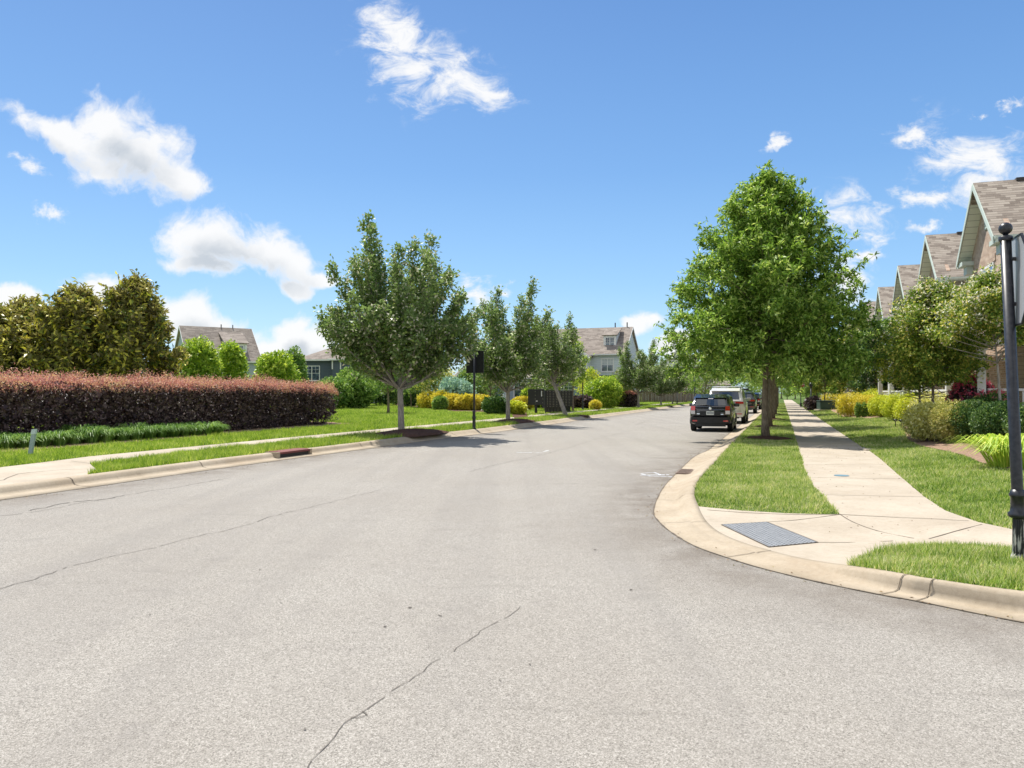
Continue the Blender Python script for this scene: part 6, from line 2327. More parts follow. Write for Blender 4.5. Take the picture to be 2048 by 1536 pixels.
def car(name, label, loc, rz, L, W, H, belt, hood, body, style, cat='car', group=None, rails=False, box=False):
    """local +y forwards, y=0 at the rear bumper"""
    t = thing(name, label, cat, loc, rz, group)
    hw = W / 2
    zs = 0.24
    suv = H > 1.6
    if suv:
        zs = 0.30
    gy0, gy1 = 0.10, L - 1.65            # greenhouse base from tail to windscreen foot
    ry0, ry1 = 0.55, L - 2.35            # roof
    # stations: y, width factor, belt z, roof z
    S = [(0.0, 0.86, belt - 0.10, belt - 0.05, 0.42), (0.06, 0.95, belt - 0.03, belt + 0.10, 0.34), (0.30, 0.985, belt, H - 0.20, zs + 0.02), (0.62, 1.0, belt, H - 0.03, zs), (1.5, 1.0, belt, H, zs),
         (ry1 * 0.75 + 0.6, 1.0, belt - 0.01, H, zs), (ry1, 1.0, belt - 0.02, H - 0.03, zs), (ry1 + 0.40, 1.0, belt - 0.03, H - 0.22, zs), (gy1, 1.0, belt - 0.06, belt + 0.02, zs),
         (gy1 + 0.35, 0.99, hood, hood + 0.05, zs), (L - 0.5, 0.95, hood - 0.08, hood - 0.02, zs), (L - 0.12, 0.85, hood - 0.22, hood - 0.16, zs + 0.05), (L, 0.72, hood - 0.33, hood - 0.30, zs + 0.12)]
    rake = 0.42 if style != 'box' else 0.30
    vs, fs = [], []
    m = None
    for (y, wf, zb, zr, z0) in S:
        gh = zr - zb > 0.25
        wr = 0.80 if gh else 0.93
        sec = [(0.0, z0), (0.80, z0), (0.965, z0 + 0.07), (1.0, (z0 + zb) * 0.5), (0.985, zb - 0.05), (0.945, zb),
               (0.945 + (wr - 0.945) * 0.85, zb + (zr - zb) * 0.86), (wr * 0.90, zr - 0.012 if gh else zr - 0.01), (wr * 0.5, zr + (0.012 if gh else 0.01)), (0.0, zr + 0.02)]
        full = [(x * wf * hw, z) for (x, z) in sec] + [(-x * wf * hw, z) for (x, z) in sec[-2:0:-1]]
        m = len(full)
        for (x, z) in full:
            # bow the tail and nose in plan
            yy = y
            if y < 0.7:
                yy = y + max(0, z - belt) * rake * (1 - y / 0.7) * 1.4 + 0.10 * (abs(x) / hw) ** 2.5
            if y > L - 0.7:
                yy = y - 0.18 * (abs(x) / hw) ** 2
            vs.append((x, yy, z))
    n = len(S)
    for i in range(n - 1):
        for k in range(m):
            k2 = (k + 1) % m
            fs.append((i * m + k, i * m + k2, (i + 1) * m + k2, (i + 1) * m + k))
    fs.append(tuple(range(m)))
    fs.append(tuple((n - 1) * m + k for k in range(m)))
    mb = MB()
    mb.add(vs, fs)
    bo = mb.build('body', body, t, smooth=True)
    me = bo.data
    bm = bmesh.new()
    bm.from_mesh(me)
    for e in bm.edges:
        if len(e.link_faces) == 2 and e.calc_face_angle(0) > R(38):
            e.smooth = False
    bm.to_mesh(me)
    bm.free()

    def side(z, y):
        # outer half width at height z (mid car)
        if z <= belt:
            return hw * (0.985 if z > 0.6 else 1.0)
        f = (z - belt) / max(0.01, (H - belt) * 0.86)
        return hw * (0.945 + (0.80 - 0.945) * 0.85 * min(1, f))
    zt = belt + (H - belt) * 0.83
    # side glass
    for sx in (-1, 1):
        segs = [(0.62, 1.28), (1.36, 2.28), (2.36, ry1 + 0.42)]
        if L > 4.6:
            segs = [(0.66, 1.5), (1.6, 2.5), (2.6, ry1 + 0.42)]
        for i, (a, b) in enumerate(segs):
            a1 = a + (0.16 if i == 0 else 0.02)
            b1 = b - (0.38 if i == 2 else 0.02)
            z0_ = belt + 0.03
            x0_ = side(z0_, 0) + 0.006
            x1_ = side(zt, 0) + 0.006
            mb = MB()
            pts = [(sx * x0_, a, z0_), (sx * x0_, b, z0_), (sx * x1_, b1, zt), (sx * x1_, a1, zt)]
            inn = [(p[0] - sx * 0.02, p[1], p[2]) for p in pts]
            mb.add(pts + inn, [(0, 1, 2, 3), (7, 6, 5, 4), (0, 4, 5, 1), (1, 5, 6, 2), (2, 6, 7, 3), (3, 7, 4, 0)])
            mb.build('side_window', M_CGL, t)

    def rear(x, z, off=0.0):
        # y of the tail surface
        return 0.0 + max(0, z - belt) * rake * 1.4 + 0.10 * (abs(x) / hw) ** 2.5 - off

    def tail(mb, x0, x1, z0, z1, off, nx=6, taper=0.0, thick=0.03):
        """panel following the tail surface"""
        vs_, fs_ = [], []
        for j in range(2):
            z = (z0, z1)[j]
            for i in range(nx + 1):
                x = x0 + (x1 - x0) * i / nx
                if taper and j:
                    x = x * (1 - taper)
                vs_.append((x, ysurf(x, z) - off, z))
        b0 = len(vs_)
        vs_ += [(v[0], v[1] + thick, v[2]) for v in vs_]
        for i in range(nx):
            fs_.append((i, i + 1, nx + 2 + i, nx + 1 + i))
            fs_.append((b0 + i, b0 + nx + 1 + i, b0 + nx + 2 + i, b0 + i + 1))
            fs_.append((i, b0 + i, b0 + i + 1, i + 1))
            fs_.append((nx + 1 + i, nx + 2 + i, b0 + nx + 2 + i, b0 + nx + 1 + i))
        fs_.append((0, nx + 1, b0 + nx + 1, b0))
        fs_.append((nx, b0 + nx, b0 + 2 * nx + 1, 2 * nx + 1))
        mb.add(vs_, fs_)
        return mb

    # true tail surface: sample the loft between its first stations
    def ysurf(x, z):
        pr = [(0.36, 0.02), (0.50, -0.015), (belt - 0.10, 0.0), (belt - 0.02, 0.03), (belt + 0.12, 0.16), (H - 0.20, 0.16 + (H - 0.32 - belt) * 0.55), (H - 0.03, 0.62)]
        zs_, ys_ = zip(*pr)
        return float(np.interp(z, zs_, ys_)) + 0.10 * (abs(x) / hw) ** 2.5
    # rear door skin
    tg = tail(MB(), -hw * 0.80, hw * 0.80, 0.60, belt - 0.02, 0.012, 8)
    tgo = tg.build('tailgate', body, t, smooth=True)
    # rear window, with a dark surround
    tail(MB(), -hw * 0.80, hw * 0.80, belt + 0.00, H - 0.13, 0.055, 8, 0.10, 0.25).build('rear_window_frame', body, t)
    rw = tail(MB(), -hw * 0.72, hw * 0.72, belt + 0.06, H - 0.19, 0.068, 8, 0.10, 0.012).build('rear_window', M_CGL, t)
    # spoiler lip
    mb = MB()
    mb.prism([(0.30, H - 0.13), (0.72, H + 0.018), (0.72, H - 0.03), (0.34, H - 0.16)], 'x', -hw * 0.72, hw * 0.72)
    mb.build('roof_spoiler', body, t)
    # bumper
    mb = MB()
    tail(mb, -hw * 0.90, hw * 0.90, 0.36, 0.60, 0.055, 8, 0, 0.16)
    mb.build('rear_bumper', M_PLASTIC if style == 'hatch' else body, t, smooth=False)
    mb = MB()
    tail(mb, -hw * 0.70, hw * 0.70, zs - 0.02, 0.37, 0.0, 8, 0, 0.12)
    mb.build('rear_valance', M_PLASTIC, t)
    if style == 'hatch':
        for sx in (-1, 1):
            a, b = sorted((sx * hw * 0.70, sx * hw * 0.90))
            tail(MB(), a, b, belt - 0.14, belt + 0.04, 0.075, 3, 0, 0.12).build('tail_light', M_RED, t)
            tail(MB(), a, b, belt - 0.29, belt - 0.145, 0.065, 3, 0, 0.12).build('reverse_light', M_CLEAR, t)
            a, b = sorted((sx * hw * 0.60, sx * hw * 0.82))
            tail(MB(), a, b, 0.42, 0.48, 0.064, 2, 0, 0.02).build('reflector', M_RED, t)
        tail(MB(), -0.42, 0.42, belt - 0.33, belt - 0.17, 0.018, 4, 0, 0.02).build('plate_recess', M_PLASTIC, t)
        po = tail(MB(), -0.155, 0.155, belt - 0.325, belt - 0.17, 0.026, 2, 0, 0.008).build('number_plate', M_PLT, t)
        mb = MB()
        for q in range(6):
            x = -0.115 + q * 0.045
            tail(mb, x, x + 0.028, belt - 0.275, belt - 0.215, 0.029, 1, 0, 0.002)
        tail(MB() if False else mb, -0.06, 0.06, belt - 0.195, belt - 0.185, 0.029, 1, 0, 0.002)
        mb.build('plate_characters', M_PTXT, po)
        mb = MB()
        mb.lathe([(0.058, -0.004), (0.058, 0.006), (0.046, 0.010), (0.046, 0.002)], (0, 0, 0), 20)
        mb.lathe([(0.030, -0.004), (0.030, 0.009), (0.018, 0.012)], (0, 0, 0), 16)
        v2 = [(x, ysurf(0, belt - 0.05) - 0.02 - z, belt - 0.055 + y) for (x, y, z) in mb.v]
        m2 = MB()
        m2.add(v2, mb.f)
        m2.build('badge', M_CHR, t)
        tail(MB(), -hw * 0.62, -hw * 0.62 + 0.13, belt - 0.30, belt - 0.265, 0.016, 1, 0, 0.006).build('badge_bar', M_CHR, t)
        tail(MB(), hw * 0.48, hw * 0.48 + 0.11, belt - 0.31, belt - 0.28, 0.016, 1, 0, 0.006).build('badge_bar', M_CHR, t)
        # wiper
        y0 = ysurf(0, belt + 0.07) - 0.085
        mb = MB().tube([(0.02, y0 + 0.0, belt + 0.045), (-0.15, y0 + 0.01, belt + 0.085), (-0.40, y0 + 0.035, belt + 0.075)], 0.013, 6)
        mb.tube([(0.02, y0 + 0.05, belt + 0.045), (0.02, y0 - 0.02, belt + 0.045)], 0.03, 8)
        mb.build('rear_wiper', M_DARKROUGH, t)
        # headrests and cabin pieces seen through the glass are mirrored by dark glass: third brake light
        tail(MB(), -0.10, 0.10, H - 0.175, H - 0.155, 0.074, 1, 0, 0.01).build('brake_light', M_CLEAR, t)
        tail(MB(), -hw * 0.70, -hw * 0.70 + 0.07, belt + 0.08, belt + 0.13, 0.072, 1, 0, 0.004).build('sticker', M_WHITE, t)
    else:
        for sx in (-1, 1):
            a, b = sorted((sx * hw * 0.52, sx * hw * 0.93))
            tail(MB(), a, b, belt - 0.16, belt - 0.05, 0.07, 3, 0, 0.12).build('tail_light', M_RED, t)
            a, b = sorted((sx * hw * 0.55, sx * hw * 0.85))
            tail(MB(), a, b, 0.50, 0.545, 0.064, 2, 0, 0.02).build('reflector', M_RED, t)
        tail(MB(), -hw * 0.5, hw * 0.5, belt - 0.13, belt - 0.09, 0.03, 3, 0, 0.02).build('chrome_strip', M_CHR, t)
        po = tail(MB(), -0.17, 0.17, belt - 0.42, belt - 0.25, 0.028, 2, 0, 0.008).build('number_plate', M_PLT, t)
    # wheels
    wr_ = 0.315 if not suv else 0.365
    for (yy) in (0.80 if L < 4.5 else 0.98, L - 0.82 if L < 4.5 else L - 0.92):
        for sx in (-1, 1):
            mb = MB()
            xo = sx * (hw - 0.012)
            xi = sx * (hw - 0.225)
            prof = [(wr_ * 0.62, xi), (wr_ * 0.93, xi), (wr_, xi + sx * 0.03), (wr_, xo - sx * 0.03), (wr_ * 0.93, xo), (wr_ * 0.64, xo - sx * 0.005)]
            n_ = 24
            vs_, fs_ = [], []
            for (r_, x) in prof:
                for k in range(n_):
                    a = 2 * math.pi * k / n_
                    vs_.append((x, yy + r_ * math.cos(a), wr_ + r_ * math.sin(a)))
            for i in range(len(prof) - 1):
                for k in range(n_):
                    k2 = (k + 1) % n_
                    fs_.append((i * n_ + k, i * n_ + k2, (i + 1) * n_ + k2, (i + 1) * n_ + k))
            fs_.append(tuple(range(n_)))
            fs_.append(tuple((len(prof) - 1) * n_ + k for k in range(n_)))
            mb.add(vs_, fs_)
            wh = mb.build('wheel', M_RUB, t, smooth=False)
            mb = MB()
            for k in range(7):
                a = 2 * math.pi * k / 7
                c, s = math.cos(a), math.sin(a)
                px_, pz_ = -s * 0.022, c * 0.022
                r1, r2 = 0.03, wr_ * 0.62
                q = [(yy + c * r1 + px_, wr_ + s * r1 + pz_), (yy + c * r2 + px_, wr_ + s * r2 + pz_), (yy + c * r2 - px_, wr_ + s * r2 - pz_), (yy + c * r1 - px_, wr_ + s * r1 - pz_)]
                mb.prism(q, 'x', xo - sx * 0.012, xo + sx * 0.004)
            ringp = [(yy + wr_ * 0.64 * math.cos(2 * math.pi * k / 24), wr_ + wr_ * 0.64 * math.sin(2 * math.pi * k / 24)) for k in range(24)]
            ringi = [(yy + wr_ * 0.57 * math.cos(2 * math.pi * k / 24), wr_ + wr_ * 0.57 * math.sin(2 * math.pi * k / 24)) for k in range(24)]
            for k in range(24):
                k2 = (k + 1) % 24
                mb.prism([ringp[k], ringp[k2], ringi[k2], ringi[k]], 'x', xo - sx * 0.012, xo + sx * 0.006)
            mb.build('rim', M_RIM, wh)
            # dark arch round the wheel
            mb = MB()
            for k in range(16):
                a0, a1 = math.pi * k / 16, math.pi * (k + 1) / 16
                q = [(yy + (wr_ + e) * math.cos(a_), wr_ + (wr_ + e) * math.sin(a_)) for (e, a_) in ((-0.03, a0), (0.07, a0), (0.07, a1), (-0.03, a1))]
                mb.prism(q, 'x', sx * (hw - 0.06), sx * (hw + 0.004))
            mb.build('wheel_arch', M_PLASTIC, t)
    # mirrors
    for sx in (-1, 1):
        ym = gy1 - 0.35
        mb = MB()
        mb.bbox(min(sx * hw * 0.95, sx * (hw + 0.19)), max(sx * hw * 0.95, sx * (hw + 0.19)), ym - 0.06, ym + 0.06, belt - 0.01, belt + 0.13, 0.03)
        mb.build('mirror', body, t, smooth=True)
    # windscreen
    mb = MB()
    y0_, y1_ = gy1 - 0.03, ry1 + 0.12
    pts = [(-hw * 0.86, y0_ + 0.03, belt - 0.02), (hw * 0.86, y0_ + 0.03, belt - 0.02), (hw * 0.70, y1_ + 0.03, H - 0.075), (-hw * 0.70, y1_ + 0.03, H - 0.075)]
    mb.slab(*pts, 0.03)
    mb.build('windscreen', M_CGL, t)
    for sx in (-1, 1):
        a, b = sorted((sx * hw * 0.50, sx * hw * 0.80))
        MB().bbox(a, b, L - 0.32, L - 0.13, hood - 0.30, hood - 0.15, 0.03).build('headlight', M_CLEAR, t)
    # sill
    for sx in (-1, 1):
        a, b = sorted((sx * hw * 0.90, sx * (hw + 0.008)))
        MB().box(a, b, 1.25, L - 1.3, zs - 0.03, zs + 0.10).build('sill', M_PLASTIC, t)
        # door handles
        for yy in (1.95, 2.85):
            a, b = sorted((sx * hw * 0.97, sx * (hw + 0.02)))
            MB().bbox(a, b, yy, yy + 0.16, belt - 0.13, belt - 0.10, 0.008).build('door_handle', body if not suv else M_CHR, t)
    MB().tube([(0.0, 0.9, H + 0.01), (0.0, 0.82, H + 0.17)], 0.006, 5).build('antenna', M_DARKROUGH, t)
    if rails:
        for sx in (-1, 1):
            x = sx * hw * 0.72
            MB().tube([(x, 0.8, H - 0.01), (x, 0.95, H + 0.07), (x, 2.6, H + 0.07), (x, 2.8, H - 0.01)], 0.02, 6).build('roof_rail', M_CHR, t)
        for yy in (1.1, 2.3):
            MB().bbox(-hw * 0.74, hw * 0.74, yy - 0.04, yy + 0.04, H + 0.09, H + 0.12, 0.01).build('rack_bar', M_CHR if not box else M_DARKROUGH, t)
    if box:
        MB().bbox(-0.42, 0.42, 0.9, 2.6, H + 0.125, H + 0.26, 0.05).build('roof_box', M_CARDRK, t, smooth=True)
    return t


print('cars')
crz = math.atan2(DY, DX) - math.pi / 2


def car_at(s_rear, c, W):
    # c: X - 0.3593*Y of the right flank
    t = c * 0.9411 - W / 2
    return st(s_rear, t)


p = car_at(30.9 * 0.9411 + 8.15 * 0.338, -2.02, 1.73)
CG = 'cars parked along the right kerb'
car('hatchback', 'small black hatchback parked foremost at the right kerb', (p[0], p[1], 0.002), crz, 3.93, 1.73, 1.53, 1.02, 0.98, M_CARBLK, 'hatch', group=CG)
p = car_at(0.9411 * 38.6 + 0.338 * 12.0, -1.88, 1.98)
car('suv', 'off-white tall SUV with roof rack parked ahead of the black hatchback', (p[0], p[1], 0.002), crz, 4.9, 1.98, 1.84, 1.20, 1.12, M_CARWHT, 'box', group=CG, rails=True)
p = car_at(0.9411 * 58 + 0.338 * 19.0, -2.0, 1.93)
car('suv', 'dark SUV with roof box seen between white SUV and oak trunk', (p[0], p[1], 0.002), crz, 4.8, 1.93, 1.70, 1.12, 1.08, M_CARDRK, 'box', group=CG, rails=True, box=True)
p = car_at(0.9411 * 72 + 0.338 * 24.5, -2.0, 1.85)
car('sedan', 'dark car glimpsed beyond the dark SUV, left of the oak trunks', (p[0], p[1], 0.002), crz, 4.6, 1.85, 1.62, 1.02, 1.0, M_CARBLK, 'hatch', group=CG)
p = car_at(0.9411 * 80 + 0.338 * 27.6, -2.0, 1.85)
car('sedan', 'silver car farthest along the right kerb behind the oak trunks', (p[0], p[1], 0.002), crz, 4.6, 1.85, 1.62, 1.02, 1.0, M_CARSIL, 'box', group=CG)

# ================================================================== street furniture
# near stop sign on a fluted post, seen from behind and edge-on
bp = land(2040, 1117)
tp = (4.405, 6.50)
t = thing('stop_sign', 'near black ball-topped post with edge-on stop sign, showing its grey back', 'stop sign', (bp[0], bp[1], G(*bp) - 0.01))
lx, ly = -0.105, 0.0
mb = MB()
zt = 2.86
mb.tube([(0, 0, 0.42), (lx * 0.14, 0, 0.5), (lx, ly, zt)], [0.052, 0.046, 0.044], 24)
mb.build('pole', M_BLACKM, t, smooth=True)
mb = MB()
# fluted base
prof_n = 16
vs, fs = [], []
for (r, z) in ((0.072, 0.0), (0.070, 0.03), (0.060, 0.06), (0.055, 0.36), (0.062, 0.38)):
    for k in range(prof_n * 2):
        a = math.pi * k / prof_n
        rr_ = r * (1.0 if (k % 2 == 0 or z < 0.05 or z > 0.37) else 0.86)
        vs.append((rr_ * math.cos(a), rr_ * math.sin(a), z))
n2 = prof_n * 2
for i in range(4):
    for k in range(n2):
        k2 = (k + 1) % n2
        fs.append((i * n2 + k, i * n2 + k2, (i + 1) * n2 + k2, (i + 1) * n2 + k))
mb.add(vs, fs)
M_WORN = pbr('worn_black_paint', (0.02, 0.02, 0.022), 0.5, build=lambda g, b, o: g.link(
    g.mix(g.ramp(g.math('ADD', noise(g, g.n('ShaderNodeMapping', i_Vector=objco(g), i_Scale=(30, 30, 5)).outputs[0], 1, 4), g.math('MULTIPLY', g.n('ShaderNodeSeparateXYZ', i_0=objco(g)).outputs[2], -0.45)), [(0.40, (0, 0, 0)), (0.47, (1, 1, 1))]), (0.016, 0.017, 0.02), (0.48, 0.46, 0.42)), b.inputs['Base Color']))
mb.build('fluted_base', M_WORN, t)
mb = MB()
mb.lathe([(0.062, 0.37), (0.078, 0.385), (0.078, 0.41), (0.060, 0.425), (0.056, 0.47), (0.056, 0.55), (0.066, 0.56), (0.070, 0.575), (0.060, 0.59), (0.050, 0.62)], (lx * 0.15, 0, 0), 28)
mb.build('collar', M_BLACKM, t, smooth=True)
mb = MB()
mb.lathe([(0.052, zt - 0.04), (0.055, zt - 0.03), (0.055, zt), (0.046, zt + 0.005), (0.022, zt + 0.012), (0.020, zt + 0.022)], (lx, ly, 0), 24)
n_ = 14
ball = [(0.054 * math.sin(math.pi * k / n_) + 0.0005, zt + 0.072 - 0.054 * math.cos(math.pi * k / n_)) for k in range(n_ + 1)]
mb.lathe(ball, (lx, ly, 0), 24)
mb.build('ball_finial', M_BLACKM, t, smooth=True)
# octagon: normal along N, mounted on the +N side
zc = 2.46
R8 = 0.38 / math.cos(math.pi / 8)


def octo(mb, R_, d0, d1, cx_, cy_, zc_):
    """octagonal plate between distances d0,d1 along N"""
    vs = []
    for d in (d0, d1):
        for k in range(8):
            a = math.pi / 8 + k * math.pi / 4
            u, v = R_ * math.cos(a), R_ * math.sin(a)
            vs.append((cx_ + NX * d + DX * u, cy_ + NY * d + DY * u, zc_ + v))
    fs = [tuple(range(7, -1, -1)), tuple(range(8, 16))] + [(k, (k + 1) % 8, 8 + (k + 1) % 8, 8 + k) for k in range(8)]
    mb.add(vs, fs)


cx_, cy_ = lx * 0.86, 0
mb = MB()
octo(mb, R8, 0.062, 0.070, cx_, cy_, zc)
sp_o = mb.build('sign_plate', M_STEEL, t)
M_SRED = pbr('sign_red', (0.50, 0.012, 0.018), 0.35)
M_SWHT = pbr('sign_white', (0.78, 0.78, 0.78), 0.35)
mb = MB()
octo(mb, R8 * 0.995, 0.0705, 0.0712, cx_, cy_, zc)
mb.build('sign_border', M_SWHT, sp_o)
mb = MB()
octo(mb, R8 * 0.94, 0.0716, 0.0722, cx_, cy_, zc)
mb.build('sign_face', M_SRED, sp_o)


def text_mesh(txt, size, mat, parent, M, name='lettering', depth=0.0015):
    cu = bpy.data.curves.new('t', 'FONT')
    cu.body = txt
    cu.size = size
    cu.align_x = 'CENTER'
    cu.align_y = 'CENTER'
    cu.extrude = depth
    tmp = bpy.data.objects.new('t', cu)
    col.objects.link(tmp)
    bpy.context.view_layer.update()
    dg = bpy.context.evaluated_depsgraph_get()
    me = bpy.data.meshes.new_from_object(tmp.evaluated_get(dg))
    bpy.data.objects.remove(tmp)
    me.transform(M)
    me.materials.clear()
    return meshobj(name, me, mat, parent)


# letters stand on the +N face: x along D reversed so they read from +N side
def face_matrix(cx_, cy_, cz_, nrm, d):
    n = Vector(nrm).normalized()
    z = Vector((0, 0, 1))
    x = z.cross(n).normalized()
    M = Matrix(((x.x, 0, n.x, cx_ + n.x * d), (x.y, 0, n.y, cy_ + n.y * d), (0, 1, 0, cz_), (0, 0, 0, 1)))
    M[0][1], M[1][1], M[2][1] = 0, 0, 1
    M[2][0], M[2][2] = 0, 0
    return M


text_mesh('STOP', 0.30, M_SWHT, sp_o, face_matrix(cx_, cy_, zc, (NX, NY, 0), 0.073))
# black frame round the plate back
mb = MB()
for k in range(8):
    a0, a1 = math.pi / 8 + k * math.pi / 4, math.pi / 8 + (k + 1) * math.pi / 4
    q = []
    for d in (0.058, 0.076):
        for (r_, a) in ((R8 * 1.0, a0), (R8 * 1.045, a0), (R8 * 1.045, a1), (R8 * 1.0, a1)):
            u, v = r_ * math.cos(a), r_ * math.sin(a)
            q.append((cx_ + NX * d + DX * u, cy_ + NY * d + DY * u, zc + v))
    mb.hexa(q)
mb.build('sign_frame', M_BLACKM, sp_o)
mb = MB()
for dz in (-0.2, 0.2):
    a_ = (cx_ + 0.0, cy_, zc + dz)
    mb.tube([(a_[0], a_[1], a_[2]), (a_[0] + NX * 0.062, a_[1] + NY * 0.062, a_[2])], 0.018, 8)
mb.build('bracket', M_BLACKM, t)

# left sign post with black square panel
Y = 30.3
bx, by = xat(948, Y), Y
t = thing('sign_post', 'black post carrying a square black sign panel seen from behind, left verge', 'sign post', (bx, by, G(bx, by) - 0.01), 0)
mb = MB()
mb.tube([(0, 0, 0.5), (0.02, 0, 3.2)], 0.045, 16)
mb.build('pole', M_BLACKM, t, smooth=True)
mb = MB()
mb.lathe([(0.085, 0), (0.085, 0.04), (0.068, 0.08), (0.062, 0.42), (0.078, 0.45), (0.078, 0.5), (0.058, 0.54), (0.056, 0.66), (0.068, 0.68), (0.068, 0.72), (0.05, 0.76)], (0, 0, 0), 20)
mb.build('base', M_BLACKM, t, smooth=True)
mb = MB()
mb.lathe([(0.052, 3.16), (0.055, 3.2), (0.02, 3.23)] + [(0.06 * math.sin(math.pi * k / 10) + 0.0005, 3.29 - 0.06 * math.cos(math.pi * k / 10)) for k in range(11)], (0.02, 0, 0), 18)
mb.build('ball_finial', M_BLACKM, t, smooth=True)
mb = MB()
a = street_rz - math.pi / 2
ca, sa = math.cos(a), math.sin(a)


def rotp(vs_, dx=0.0, dy=0.0):
    return [(x * ca - y * sa + dx, x * sa + y * ca + dy, z) for (x, y, z) in vs_]


q = MB().box(-0.36, 0.36, 0.055, 0.085, 2.30, 3.16)
mb.add(rotp(q.v, 0.015), q.f)
pn = mb.build('sign_panel', M_BLACKM, t)
mb = MB()
for (x0, x1, z0, z1) in ((-0.38, -0.35, 2.28, 3.18), (0.35, 0.38, 2.28, 3.18), (-0.35, 0.35, 2.28, 2.31), (-0.35, 0.35, 3.15, 3.18)):
    q = MB().box(x0, x1, 0.045, 0.092, z0, z1)
    mb.add(rotp(q.v, 0.015), q.f)
mb.build('sign_frame', M_BLACKM, pn)

# utility marker stake at the left
Y = 17.5
bx, by = xat(60, Y), Y
t = thing('marker_stake', 'leaning grey marker stake standing by the liriope edging', 'marker post', (bx, by, G(bx, by)), 0)
M_STAKE = mottled('stake_grey', (0.22, 0.28, 0.31), (0.36, 0.42, 0.45), 6, 0.5)
mb = MB().hexa([(-0.045, -0.03, -0.1), (0.045, -0.03, -0.1), (0.045, 0.03, -0.1), (-0.045, 0.03, -0.1), (0.05, -0.03, 0.48), (0.14, -0.03, 0.49), (0.14, 0.03, 0.49), (0.05, 0.03, 0.48)])
mb.build('stake', M_STAKE, t)
mb = MB().hexa([(0.045, -0.036, 0.485), (0.145, -0.036, 0.495), (0.145, 0.036, 0.495), (0.045, 0.036, 0.485), (0.063, -0.036, 0.60), (0.160, -0.036, 0.61), (0.160, 0.036, 0.61), (0.063, 0.036, 0.60)])
mb.build('cap', mottled('stake_cap', (0.45, 0.52, 0.56), (0.55, 0.62, 0.66), 6, 0.5), t)

# mailbox bank: one facing unit and a row of seven pedestals turned edge on
M_BOX = pbr('mailbox_black', (0.012, 0.013, 0.015), 0.4, spec=0.5)
M_BOXL = pbr('mailbox_lock', (0.42, 0.40, 0.33), 0.35, 0.6)
M_LBL = pbr('mailbox_label', (0.62, 0.64, 0.66), 0.6)
Y0 = 53.5


def cluster(name, label, px_, Y, w, d, rz, nx, nz, group=None, z0=0.42, z1=1.62, locks=True, legs=1):
    bx, by = xat(px_, Y), Y
    t = thing(name, label, 'mailbox', (bx, by, G(bx, by)), rz, group)
    MB().bbox(-w / 2, w / 2, -d / 2, d / 2, z0, z1, 0.012).build('cabinet', M_BOX, t)
    for q in range(legs):
        x = 0 if legs == 1 else (-w * 0.3 + q * w * 0.6)
        MB().bbox(x - 0.09, x + 0.09, -0.10, 0.10, 0, z0, 0.008).build('pedestal', M_BOX, t)
    for i in range(nx):
        for j in range(nz):
            xa = -w / 2 + 0.03 + (w - 0.06) * i / nx
            xb = -w / 2 + 0.03 + (w - 0.06) * (i + 1) / nx
            za = z0 + 0.04 + (z1 - z0 - 0.08) * j / nz
            zb = z0 + 0.04 + (z1 - z0 - 0.08) * (j + 1) / nz
            dm = MB().box(xa + 0.006, xb - 0.006, -d / 2 - 0.012, -d / 2 - 0.001, za + 0.006, zb - 0.006).build('door', M_BOX, t)
            if locks:
                MB().box(xb - 0.060, xb - 0.028, -d / 2 - 0.020, -d / 2 - 0.0125, (za + zb) / 2 - 0.016, (za + zb) / 2 + 0.016).build('lock', M_BOXL, dm)
    return t


GMB = 'bank of black mailboxes behind the leaning maple'
tm = cluster('mailbox_unit', 'big black parcel cabinet facing the road, left end of the mailbox bank', 1072, 52.0, 1.10, 0.45, R(-4), 2, 4, None, 0.62, 1.72, True, 1)
MB().box(-0.52, 0.1, -0.245, -0.238, 0.66, 1.02).build('parcel_door', M_BOX, tm)
MB().box(0.36, 0.42, -0.248, -0.239, 1.22, 1.60).build('label_strip', M_LBL, tm)
MB().box(0.0, 0.12, -0.248, -0.239, 0.86, 0.93).build('label', M_LBL, tm)
pedlab = 'black mailbox pedestal, one of the row right of the parcel cabinet'
first = None
for k in range(8):
    px_ = 1093 + k * 6.4
    Y = 53.5 + k * 0.62
    x = xat(px_, Y)
    if first is None:
        first = cluster('mailbox_pedestal', pedlab, px_, Y, 0.44, 0.46, R(24), 2, 10, GMB, 0.40, 1.66, True, 1)
    else:
        dup(first, (x, Y, G(x, Y)), R(24), pedlab, GMB)
# concrete pad and path
sheet('mailbox_pad', [land(*q) for q in ((1050, 826), (1150, 820), (1180, 826), (1100, 833.5), (1060, 832))], M_PAVE, dz=0.006, cell=2.0)

